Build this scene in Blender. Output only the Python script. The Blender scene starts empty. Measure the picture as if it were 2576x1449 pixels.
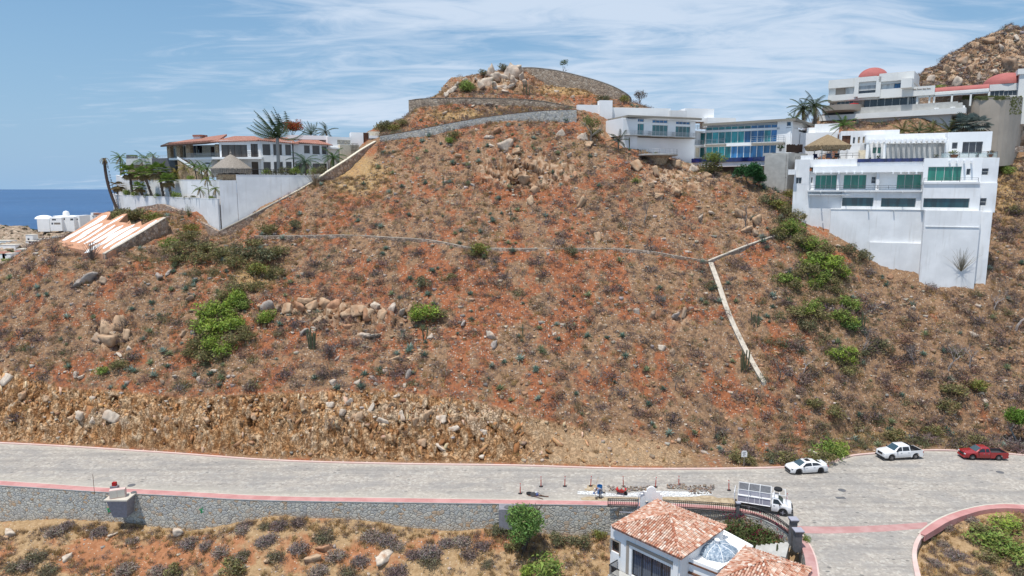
import bpy, bmesh, math, random
import numpy as np
from mathutils import Vector, Matrix
random.seed(7); RNG = np.random.default_rng(7)
S = bpy.context.scene; COL = S.collection
# ---------------------------------------------------------------- camera, sky, sun, exposure
FP = 1717.0; CX, CY = 1288.0, 724.5; CAMH = 33.0
PITCH = math.radians(8.33); CP, SP = math.cos(PITCH), math.sin(PITCH)
cam = bpy.data.objects.new('camera', bpy.data.cameras.new('camera')); COL.objects.link(cam)
cam.data.sensor_width = 36; cam.data.lens = 36*FP/2576
cam.data.clip_start = 0.5; cam.data.clip_end = 200000
cam.location = (0, 0, CAMH); cam.rotation_euler = (math.pi/2-PITCH, 0, 0)
S.camera = cam
TOSUN = Vector((-0.22, -0.23, 0.95)).normalized()
sun = bpy.data.objects.new('sun', bpy.data.lights.new('sun', 'SUN')); COL.objects.link(sun)
sun.data.energy = 4.6; sun.data.angle = math.radians(0.5); sun.data.color = (1.0, 0.965, 0.91)
sun.rotation_euler = TOSUN.to_track_quat('Z', 'Y').to_euler()
W = bpy.data.worlds.new('World'); S.world = W; W.use_nodes = True
def build_world():
    nt = W.node_tree; nt.nodes.clear(); N = nt.nodes.new; L = nt.links.new
    out = N('ShaderNodeOutputWorld'); bg = N('ShaderNodeBackground'); bg.inputs[1].default_value = 0.105
    sky = N('ShaderNodeTexSky'); sky.sky_type = 'NISHITA'; sky.sun_disc = False
    sky.sun_elevation = math.asin(TOSUN.z); sky.sun_rotation = math.atan2(TOSUN.x, TOSUN.y)
    sky.altitude = 150; sky.air_density = 1.25; sky.dust_density = 0.35; sky.ozone_density = 2.2
    tc = N('ShaderNodeTexCoord'); sep = N('ShaderNodeSeparateXYZ'); L(tc.outputs['Generated'], sep.inputs[0])
    def M(op, a, b=None):
        m = N('ShaderNodeMath'); m.operation = op
        for i, v in enumerate((a, b)):
            if v is None: continue
            if isinstance(v, (int, float)): m.inputs[i].default_value = v
            else: L(v, m.inputs[i])
        return m.outputs[0]
    z = M('MAXIMUM', sep.outputs[2], 0.0)
    zz = M('ADD', z, 0.10)
    px = M('DIVIDE', sep.outputs[0], zz); py = M('DIVIDE', sep.outputs[1], zz)
    cmb = N('ShaderNodeCombineXYZ'); L(px, cmb.inputs[0]); L(py, cmb.inputs[1])
    def noise(scale, det, rough, dist, sx, sy, rot, off):
        mp = N('ShaderNodeMapping'); L(cmb.outputs[0], mp.inputs[0])
        mp.inputs['Scale'].default_value = (sx, sy, 1); mp.inputs['Rotation'].default_value = (0, 0, rot); mp.inputs['Location'].default_value = (off, off*0.7, 0)
        n = N('ShaderNodeTexNoise'); L(mp.outputs[0], n.inputs[0]); n.inputs['Scale'].default_value = scale
        n.inputs['Detail'].default_value = det; n.inputs['Roughness'].default_value = rough; n.inputs['Distortion'].default_value = dist
        return n.outputs[0]
    n1 = noise(0.62, 9, 0.52, 0.5, 0.7, 1.25, 0.42, 3.3)
    n2 = noise(2.3, 9, 0.62, 1.6, 0.7, 1.5, 0.6, 11.0)
    # left of the view is clear, the middle and right carry the veil of cirrus
    az = M('DIVIDE', sep.outputs[0], M('ADD', M('ABSOLUTE', sep.outputs[1]), 0.05))
    g = N('ShaderNodeMapRange'); g.interpolation_type = 'SMOOTHSTEP'; L(az, g.inputs[0]); g.inputs[1].default_value = -0.85; g.inputs[2].default_value = -0.05
    g.inputs[3].default_value = -0.20; g.inputs[4].default_value = 0.05
    s = M('ADD', M('ADD', M('MULTIPLY', n1, 0.66), M('MULTIPLY', n2, 0.42)), g.outputs[0])
    r = N('ShaderNodeMapRange'); r.interpolation_type = 'SMOOTHSTEP'; L(s, r.inputs[0]); r.inputs[1].default_value = 0.43; r.inputs[2].default_value = 0.68
    r.inputs[3].default_value = 0; r.inputs[4].default_value = 0.88
    # thin horizon veil
    hz = N('ShaderNodeMapRange'); L(z, hz.inputs[0]); hz.inputs[1].default_value = 0.0; hz.inputs[2].default_value = 0.42; hz.inputs[3].default_value = 0.95; hz.inputs[4].default_value = 0.25
    mh = N('ShaderNodeMix'); mh.data_type = 'RGBA'; L(hz.outputs[0], mh.inputs[0]); 
    hs = N('ShaderNodeHueSaturation'); hs.inputs['Saturation'].default_value = 1.35; hs.inputs['Value'].default_value = 1.0
    L(sky.outputs[0], hs.inputs['Color']); L(hs.outputs[0], mh.inputs[6]); mh.inputs[7].default_value = (2.9, 4.8, 7.2, 1)
    mx = N('ShaderNodeMix'); mx.data_type = 'RGBA'; L(r.outputs[0], mx.inputs[0]); L(mh.outputs[2], mx.inputs[6]); mx.inputs[7].default_value = (6.3, 7.3, 8.7, 1)
    L(mx.outputs[2], bg.inputs[0]); L(bg.outputs[0], out.inputs[0])
build_world()
S.view_settings.view_transform = 'Standard'; S.view_settings.look = 'None'
S.view_settings.exposure = 0.0; S.view_settings.gamma = 1.0; S.view_settings.use_curve_mapping = False
# ---------------------------------------------------------------- photo geometry (display pixels 2576 wide)
def diry(py): return CP - (py-CY)/FP*SP
def ray(px, py):
    xc = (px-CX)/FP; yc = -(py-CY)/FP
    y = CP+yc*SP; z = -SP+yc*CP
    return xc/y, z/y            # X/Y and dz/dY
def at(px, py, Y):
    a, b = ray(px, py); return Vector((a*Y, Y, CAMH+b*Y))
def onz(px, py, z=0.0):
    a, b = ray(px, py); Y = (z-CAMH)/b; return Vector((a*Y, Y, z))
def proj(x, y, z):
    dz = z-CAMH; d = y*CP - dz*SP; v = y*SP+dz*CP
    return CX+FP*x/d, CY-FP*v/d
def conv(x0, y0, k): return lambda x, y: ((x0+x*k)/1.16460, (y0+y*k)/1.16460)
c1 = conv(250, 300, 900/2576); c2 = conv(1100, 150, 800/2576); c3 = conv(1650, 250, 800/2576); c4 = conv(2250, 50, 750/2527)
c5 = conv(2250, 350, 750/2174); c6 = conv(1450, 1350, 950/2576); c7 = conv(2100, 1250, 900/2576); c8 = conv(0, 500, 600/2484)
b1 = conv(0, 1250, 800/2576); b2 = conv(700, 1250, 800/2576)
w1 = conv(1500, 1380, 500/2576); w2 = conv(2120, 1390, 250/2576); w6 = conv(2000, 1500, 420/1456); w7 = conv(2600, 180, 400/1365)
w3 = conv(2280, 1320, 160/1456); w4 = conv(2560, 1280, 420/1456); w5 = conv(300, 430, 340/1031)
# ---------------------------------------------------------------- numpy noise
def _h(ix, iy, iz, s):
    n = (ix.astype(np.int64)*374761393 + iy.astype(np.int64)*668265263 + iz.astype(np.int64)*2147483647*3 + s*974634777) & 0xffffffff
    n = ((n ^ (n >> 13))*1274126177) & 0xffffffff
    n = (n ^ (n >> 16))*2246822519 & 0xffffffff
    return ((n ^ (n >> 15)) & 0xffffff)/float(0xffffff)
def vnoise(x, y, z=None, s=0):
    x = np.asarray(x, float); y = np.asarray(y, float); z = np.zeros_like(x) if z is None else np.asarray(z, float)
    ix, iy, iz = np.floor(x), np.floor(y), np.floor(z); fx, fy, fz = x-ix, y-iy, z-iz
    fx = fx*fx*(3-2*fx); fy = fy*fy*(3-2*fy); fz = fz*fz*(3-2*fz)
    r = 0
    for dx in (0, 1):
        for dy in (0, 1):
            for dz in (0, 1):
                w = (fx if dx else 1-fx)*(fy if dy else 1-fy)*(fz if dz else 1-fz)
                r = r + w*_h(ix+dx, iy+dy, iz+dz, s)
    return r*2-1
def fbm(x, y, z=None, o=4, s=0, g=0.5):
    r = 0; a = 1; t = 0; f = 1
    for i in range(o):
        r = r + a*vnoise(x*f, y*f, None if z is None else z*f, s+i*17); t += a; a *= g; f *= 2.03
    return r/t
def facet(x, y, z, s=0):
    """blocky fractured-rock field: each Voronoi cell is a tilted plane; returns value and edge distance"""
    ix, iy, iz = np.floor(x), np.floor(y), np.floor(z)
    best = np.full(x.shape, 9.0); sec = np.full(x.shape, 9.0); val = np.zeros(x.shape)
    for dx in (-1, 0, 1):
        for dy in (-1, 0, 1):
            for dz in (-1, 0, 1):
                a, b, c = ix+dx, iy+dy, iz+dz
                px_ = a+_h(a, b, c, s+1); py_ = b+_h(a, b, c, s+2); pz_ = c+_h(a, b, c, s+3)
                ex, ey, ez = x-px_, y-py_, z-pz_
                d = ex*ex+ey*ey+ez*ez
                v = (_h(a, b, c, s+4)*2-1) + ex*(_h(a, b, c, s+5)*2-1)*1.6 + ez*(_h(a, b, c, s+6)*2-1)*1.6 + ey*(_h(a, b, c, s+7)*2-1)
                m = d < best
                sec = np.where(m, best, np.minimum(sec, d)); val = np.where(m, v, val); best = np.where(m, d, best)
    return val, np.sqrt(sec)-np.sqrt(best)
def sstep(a, b, x):
    t = np.clip((x-a)/(b-a), 0, 1); return t*t*(3-2*t)
# ---------------------------------------------------------------- materials
MT = {}
def newmat(name, color=(0.5, 0.5, 0.5), rough=0.8, metal=0.0, spec=0.3):
    m = bpy.data.materials.new(name); m.use_nodes = True; b = m.node_tree.nodes['Principled BSDF']
    b.inputs['Base Color'].default_value = (*color, 1); b.inputs['Roughness'].default_value = rough
    b.inputs['Metallic'].default_value = metal; b.inputs['Specular IOR Level'].default_value = spec
    MT[name] = m; return m
class NB:
    """small node-graph helper"""
    def __init__(s, m): s.m = m; s.nt = m.node_tree; s.b = s.nt.nodes['Principled BSDF']; s.N = s.nt.nodes.new; s.L = s.nt.links.new; s.tc = None
    def obj(s):
        if not s.tc: s.tc = s.N('ShaderNodeTexCoord')
        return s.tc.outputs['Object']
    def geo(s): return s.N('ShaderNodeNewGeometry').outputs['Position']
    def _in(s, sock, v):
        if v is None: return
        if isinstance(v, (int, float)): sock.default_value = v
        elif isinstance(v, tuple): sock.default_value = v if len(v) == len(sock.default_value) else (*v, 1)
        else: s.L(v, sock)
    def map(s, v, sc=(1, 1, 1), rot=(0, 0, 0), loc=(0, 0, 0)):
        m = s.N('ShaderNodeMapping'); s.L(v, m.inputs[0]); m.inputs['Scale'].default_value = sc; m.inputs['Rotation'].default_value = rot; m.inputs['Location'].default_value = loc; return m.outputs[0]
    def noise(s, v, sc, det=4, ro=0.55, di=0.0):
        n = s.N('ShaderNodeTexNoise'); s.L(v, n.inputs[0]); n.inputs['Scale'].default_value = sc; n.inputs['Detail'].default_value = det; n.inputs['Roughness'].default_value = ro; n.inputs['Distortion'].default_value = di; return n.outputs[0]
    def vor(s, v, sc, feat='F1', out='Distance', rnd=1.0):
        n = s.N('ShaderNodeTexVoronoi'); n.feature = feat; s.L(v, n.inputs['Vector']); n.inputs['Scale'].default_value = sc; n.inputs['Randomness'].default_value = rnd; return n.outputs[out]
    def mr(s, v, a, b, c=0.0, d=1.0, sm=True):
        n = s.N('ShaderNodeMapRange'); n.interpolation_type = 'SMOOTHSTEP' if sm else 'LINEAR'; s.L(v, n.inputs[0])
        for i, x in enumerate((a, b, c, d)): n.inputs[i+1].default_value = x
        return n.outputs[0]
    def math(s, op, a, b=None):
        n = s.N('ShaderNodeMath'); n.operation = op; s._in(n.inputs[0], a); s._in(n.inputs[1], b); return n.outputs[0]
    def mix(s, f, a, b, mode='MIX'):
        n = s.N('ShaderNodeMix'); n.data_type = 'RGBA'; n.blend_type = mode; s._in(n.inputs[0], f); s._in(n.inputs[6], a); s._in(n.inputs[7], b); return n.outputs[2]
    def ramp(s, v, stops):
        n = s.N('ShaderNodeValToRGB'); s.L(v, n.inputs[0]); e = n.color_ramp.elements
        while len(e) > 1: e.remove(e[-1])
        e[0].position = stops[0][0]; e[0].color = (*stops[0][1], 1)
        for p, c in stops[1:]:
            x = e.new(p); x.color = (*c, 1)
        return n.outputs[0]
    def attr(s, name, out='Color'):
        n = s.N('ShaderNodeAttribute'); n.attribute_name = name; return n.outputs[out]
    def bump(s, h, st=0.3, dist=0.05):
        n = s.N('ShaderNodeBump'); s.L(h, n.inputs['Height']); n.inputs['Strength'].default_value = st; n.inputs['Distance'].default_value = dist; s.L(n.outputs[0], s.b.inputs['Normal']); return n
    def col(s, c): s.L(c, s.b.inputs['Base Color'])
    def rough(s, c): s.L(c, s.b.inputs['Roughness'])
def mk_plaster(name, c, var=0.08, dirt=0.25, rough=0.85):
    n = NB(newmat(name, c, rough)); g = n.geo()
    a = n.noise(g, 0.35, 5); b = n.noise(n.map(g, (2.2, 2.2, 0.18)), 1.0, 4); f = n.noise(g, 9, 3)
    c0 = n.mix(n.mr(a, 0.35, 0.7), tuple(x*(1-var) for x in c), tuple(min(1, x*(1+var*0.4)) for x in c))
    c1_ = n.mix(n.mr(b, 0.52, 0.80, 0, dirt), c0, (c[0]*0.62, c[1]*0.58, c[2]*0.52))
    n.col(c1_); n.bump(f, 0.12, 0.02)
def mk_flat(name, c, rough=0.8, metal=0.0, var=0.12, sc=4.0, spec=0.3):
    n = NB(newmat(name, c, rough, metal, spec)); a = n.noise(n.geo(), sc, 4)
    n.col(n.mix(n.mr(a, 0.3, 0.7), tuple(x*(1-var) for x in c), tuple(min(1, x*(1+var)) for x in c)))
def mk_glass(name, c, rough=0.04, spec=0.6, curtain=None, metal=0.0):
    n = NB(newmat(name, c, rough, metal, spec)); g = n.geo(); a = n.noise(n.map(g, (1, 1, 0.15)), 1.3, 2)
    cc = n.mix(n.mr(a, 0.35, 0.65), tuple(x*0.6 for x in c), tuple(min(1, x*1.25) for x in c))
    oi = n.N('ShaderNodeObjectInfo'); cc = n.mix(1.0, cc, n.ramp(oi.outputs['Random'], [(0, (.55,)*3), (.5, (1.0,)*3), (1, (1.35,)*3)]), 'MULTIPLY')
    if curtain:
        w = n.N('ShaderNodeTexWave'); w.bands_direction = 'X'; n.L(n.map(g, (1, 0.9, 0)), w.inputs[0]); w.inputs['Scale'].default_value = 2.2; w.inputs['Distortion'].default_value = 1.5
        cc = n.mix(n.math('MULTIPLY', w.outputs[1], 0.5), cc, curtain)
    n.col(cc); n.b.inputs['Coat Weight'].default_value = 0.6; n.b.inputs['Coat Roughness'].default_value = 0.02
mk_plaster('white_stucco', (0.78, 0.78, 0.775), .1, .42); mk_plaster('bright_white', (0.86, 0.86, 0.85), 0.04, 0.08)
mk_plaster('grey_stucco', (0.56, 0.56, 0.54)); mk_plaster('pale_villa', (0.74, 0.73, 0.69), 0.06, 0.15)
mk_plaster('beige_stucco', (0.40, 0.34, 0.275), 0.1, 0.3); mk_plaster('taupe', (0.33, 0.285, 0.24), 0.08, 0.15)
mk_flat('concrete', (0.44, 0.43, 0.40), 0.85, var=0.1, sc=1.2); mk_flat('concrete_cap', (0.50, 0.44, 0.36), 0.9, var=0.15, sc=2)
mk_flat('bracket_grey', (0.24, 0.23, 0.25)); mk_flat('dark_grey', (0.12, 0.12, 0.125)); mk_flat('black_iron', (0.02, 0.02, 0.022), 0.5); mk_flat('wood_brown', (0.13, 0.06, 0.035)); mk_flat('dark_wood', (0.06, 0.035, 0.025))  # bracket_grey is concrete with its shaded tone put into the colour
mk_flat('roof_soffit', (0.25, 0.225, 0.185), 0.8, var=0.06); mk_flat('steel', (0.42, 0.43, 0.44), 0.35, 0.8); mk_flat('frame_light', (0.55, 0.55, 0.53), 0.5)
mk_flat('pink_dome', (0.38, 0.12, 0.105), 0.75, var=0.08, sc=1.0); mk_flat('cream', (0.62, 0.56, 0.44))
mk_glass('glass_teal', (0.02, 0.20, 0.22)); mk_glass('glass_blue', (0.02, 0.11, 0.26)); mk_glass('glass_green', (0.012, 0.17, 0.115), curtain=(0.05, 0.30, 0.22)); mk_glass('glass_dark', (0.03, 0.035, 0.045)); mk_glass('glass_pool', (0.01, 0.045, 0.055))
mk_glass('curtain_white', (0.50, 0.50, 0.49), 0.25, 0.4, curtain=(0.62, 0.62, 0.61)); mk_glass('curtain_blue', (0.03, 0.045, 0.075), 0.1, curtain=(0.10, 0.13, 0.20)); mk_glass('pool_tile', (0.012, 0.02, 0.10)); mk_glass('curtain_brown', (0.055, 0.045, 0.04), 0.12, 0.3, curtain=(0.11, 0.095, 0.08)); 
newmat('clear_rail', (0.35, 0.45, 0.45), 0.05, 0, 0.5); MT['clear_rail'].node_tree.nodes['Principled BSDF'].inputs['Alpha'].default_value = 0.35
def mk_vcol(name, rough=0.85, noisy=0.0, trans=0.0, spec=0.2, sc=8.0):
    n = NB(newmat(name, (0.5,)*3, rough, 0, spec)); c = n.attr('col')
    if noisy > 0:
        a = n.noise(n.obj(), sc, 4); c = n.mix(1.0, c, n.ramp(a, [(0.25, (1-noisy,)*3), (0.75, (1+noisy,)*3)]), 'MULTIPLY')
    n.col(c)
    if trans > 0:
        n.b.inputs['Transmission Weight'].default_value = 0
        tr = n.N('ShaderNodeBsdfTranslucent'); n.L(c, tr.inputs[0]); ms = n.N('ShaderNodeMixShader'); ms.inputs[0].default_value = trans
        n.L(n.b.outputs[0], ms.inputs[1]); n.L(tr.outputs[0], ms.inputs[2]); n.L(ms.outputs[0], n.nt.nodes['Material Output'].inputs[0])
mk_vcol('leafy', 0.7, 0.15, 0.25); mk_vcol('twigs', 0.9, 0.1, 0.15); mk_vcol('painted', 0.5, 0.03); mk_vcol('stone_col', 0.9, 0.25, sc=2.5); mk_vcol('tile_col', 0.85, 0.12, sc=6); mk_vcol('cloth', 0.9, 0.1)
def mk_stonewall(name, cols, mortar, sc, bump=0.5, mw=0.05):
    n = NB(newmat(name, cols[0], 0.9)); g = n.geo(); v = n.map(g, (1, 1, 1.15)); v2 = n.mix(0.12, v, n.noise(g, 2.5, 2), 'ADD')
    nn = n.N('ShaderNodeTexNoise'); n.L(g, nn.inputs[0]); nn.inputs['Scale'].default_value = 1.7
    vv = n.N('ShaderNodeVectorMath'); vv.operation = 'MULTIPLY_ADD'; n.L(nn.outputs['Color'], vv.inputs[0]); vv.inputs[1].default_value = (0.35,)*3; n.L(v, vv.inputs[2])
    cell = n.vor(vv.outputs[0], sc, 'F1', 'Color'); edge = n.vor(vv.outputs[0], sc, 'DISTANCE_TO_EDGE', 'Distance')
    sp = n.N('ShaderNodeSeparateColor'); n.L(cell, sp.inputs[0])
    k = len(cols); c = n.ramp(sp.outputs[0], [(i/(k-1)*0.98, cc) for i, cc in enumerate(cols)])
    c = n.mix(n.mr(n.noise(g, 14, 4), 0.3, 0.75, 0, 0.35), c, tuple(x*0.55 for x in cols[0]))
    e = n.mr(edge, 0.0, mw)
    n.col(n.mix(e, mortar, c)); n.bump(n.mr(edge, 0, 0.16), bump, 0.12)
mk_stonewall('road_wall_stone', [(0.359, 0.342, 0.317), (0.515, 0.490, 0.436), (0.421, 0.416, 0.396), (0.624, 0.579, 0.488), (0.468, 0.460, 0.422), (0.577, 0.535, 0.449), (0.499, 0.460, 0.396), (0.541, 0.366, 0.220)], (0.156, 0.148, 0.114), 2.5, mw=0.04)
mk_stonewall('grey_wall_stone', [(0.312, 0.309, 0.297), (0.494, 0.483, 0.451), (0.390, 0.384, 0.374), (0.598, 0.569, 0.506), (0.468, 0.409, 0.330)], (0.182, 0.173, 0.132), 2.2)
mk_stonewall('brown_wall_stone', [(0.325, 0.225, 0.163), (0.500, 0.350, 0.250), (0.237, 0.175, 0.138), (0.450, 0.362, 0.300), (0.600, 0.475, 0.375)], (0.112, 0.088, 0.055), 1.8)
mk_stonewall('summit_wall_stone', [(0.34, 0.26, 0.19), (0.46, 0.37, 0.28), (0.24, 0.185, 0.14), (0.52, 0.44, 0.35)], (0.15, 0.11, 0.08), 1.5)
mk_stonewall('golden_stone', [(0.483, 0.345, 0.218), (0.575, 0.437, 0.287), (0.345, 0.230, 0.149)], (0.138, 0.103, 0.07), 3.5)
# ---------------------------------------------------------------- mesh builder
class MB:
    def __init__(s): s.v = []; s.f = []; s.c = []; s.cur = (0.5, 0.5, 0.5)
    def color(s, c): s.cur = c; return s
    def add(s, vs, fs, c=None):
        o = len(s.v); s.v.extend([tuple(x) for x in vs]); s.f.extend([tuple(o+i for i in f) for f in fs]); s.c.extend([c or s.cur]*len(fs)); return s
    def hexa(s, p, c=None):      # 8 points: bottom 4 ccw, top 4
        return s.add(p, [(3, 2, 1, 0), (4, 5, 6, 7), (0, 1, 5, 4), (1, 2, 6, 5), (2, 3, 7, 6), (3, 0, 4, 7)], c)
    def box(s, x0, x1, y0, y1, z0, z1, c=None):
        return s.hexa([(x0, y0, z0), (x1, y0, z0), (x1, y1, z0), (x0, y1, z0), (x0, y0, z1), (x1, y0, z1), (x1, y1, z1), (x0, y1, z1)], c)
    def tube(s, pts, rad, n=6, c=None, cap=True):
        pts = [Vector(p) for p in pts]; rad = [rad]*len(pts) if isinstance(rad, (int, float)) else rad
        vs = []; fs = []; pr = None
        for i, p in enumerate(pts):
            d = (pts[min(i+1, len(pts)-1)]-pts[max(i-1, 0)]); d = d.normalized() if d.length > 1e-9 else Vector((0, 0, 1))
            a = pr if pr is not None else (Vector((1, 0, 0)) if abs(d.x) < 0.9 else Vector((0, 1, 0)))
            a = (a-d*a.dot(d)); a = a.normalized() if a.length > 1e-6 else d.orthogonal().normalized(); b = d.cross(a); pr = a
            for k in range(n):
                t = 2*math.pi*k/n; vs.append(p+(a*math.cos(t)+b*math.sin(t))*rad[i])
        for i in range(len(pts)-1):
            for k in range(n): fs.append((i*n+k, i*n+(k+1) % n, (i+1)*n+(k+1) % n, (i+1)*n+k))
        if cap: fs.append(tuple(range(n))[::-1]); fs.append(tuple((len(pts)-1)*n+k for k in range(n)))
        return s.add(vs, fs, c)
    def lathe(s, prof, cx=0, cy=0, n=12, c=None, axis='z'):
        vs = []; fs = []
        for r, z in prof:
            for k in range(n):
                t = 2*math.pi*k/n; x, y = r*math.cos(t), r*math.sin(t)
                vs.append((cx+x, cy+y, z) if axis == 'z' else ((cx+x, z, cy+y)))
        for i in range(len(prof)-1):
            for k in range(n): fs.append((i*n+k, i*n+(k+1) % n, (i+1)*n+(k+1) % n, (i+1)*n+k))
        fs.append(tuple(range(n))[::-1]); fs.append(tuple((len(prof)-1)*n+k for k in range(n)))
        return s.add(vs, fs, c)
    def extrude(s, poly, vec, c=None):     # closed 3D polygon extruded along vec
        n = len(poly); v = Vector(vec); vs = [Vector(p) for p in poly]+[Vector(p)+v for p in poly]
        fs = [tuple(range(n)), tuple(range(2*n-1, n-1, -1))]+[(i, i+n, (i+1) % n+n, (i+1) % n) for i in range(n)]
        return s.add(vs, fs, c)
    def mesh(s, name, smooth=False):
        me = bpy.data.meshes.new(name); me.from_pydata(s.v, [], s.f); me.update()
        a = me.color_attributes.new('col', 'FLOAT_COLOR', 'CORNER')
        cs = np.array(s.c, float).reshape(-1, 3); n = np.array([len(f) for f in s.f])
        cc = np.ones((n.sum(), 4)); cc[:, :3] = np.repeat(cs, n, 0); a.data.foreach_set('color', cc.ravel())
        if smooth:
            me.polygons.foreach_set('use_smooth', [True]*len(me.polygons)); me.set_sharp_from_angle(angle=math.radians(38))
        return me
def np_mesh(name, V, F, C=None, smooth=False):
    """V (n,3), F (m,k) constant k, C per face colour or per vertex"""
    me = bpy.data.meshes.new(name); n, k = F.shape
    me.vertices.add(len(V)); me.vertices.foreach_set('co', V.astype(np.float32).ravel())
    me.loops.add(n*k); me.loops.foreach_set('vertex_index', F.astype(np.int32).ravel())
    me.polygons.add(n); me.polygons.foreach_set('loop_start', np.arange(0, n*k, k, dtype=np.int32)); me.polygons.foreach_set('loop_total', np.full(n, k, np.int32))
    if smooth: me.polygons.foreach_set('use_smooth', np.ones(n, bool))
    me.update(calc_edges=True)
    if C is not None:
        dom = 'POINT' if len(C) == len(V) else 'CORNER'
        a = me.color_attributes.new('col', 'FLOAT_COLOR', dom)
        cc = np.ones((len(C) if dom == 'POINT' else n*k, 4), np.float32); cc[:, :3] = C if dom == 'POINT' else np.repeat(C, k, 0)
        a.data.foreach_set('color', cc.ravel())
    return me
def link(name, me, mat=None, parent=None, kind=None, label=None, cat=None, group=None, loc=None, rz=None):
    o = bpy.data.objects.new(name, me); COL.objects.link(o)
    if mat and me and not me.materials: me.materials.append(MT[mat])
    if parent is not None: o.parent = parent
    if loc is not None: o.location = loc
    if rz is not None: o.rotation_euler = (0, 0, rz)
    if kind: o['kind'] = kind
    if label: o['label'] = label
    if cat: o['category'] = cat
    if group: o['group'] = group
    return o
def thing(name, label, cat, loc=(0, 0, 0), rz=0.0, group=None): return link(name, None, label=label, cat=cat, group=group, loc=loc, rz=rz)
def part(name, mb, mat, parent, smooth=False, label=None, kind=None): return link(name, mb.mesh(name, smooth), mat, parent, label=label, kind=kind)
def solo(name, mb, mat, label, cat, smooth=False, group=None, loc=None, rz=None): return link(name, mb.mesh(name, smooth), mat, label=label, cat=cat, group=group, loc=loc, rz=rz)
def struct(name, me, mat): return link(name, me, mat, kind='structure')
def copy_tree(o, parent=None):
    c = o.copy(); COL.objects.link(c)
    if parent is not None: c.parent = parent
    for ch in list(o.children): copy_tree(ch, c)
    return c
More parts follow.
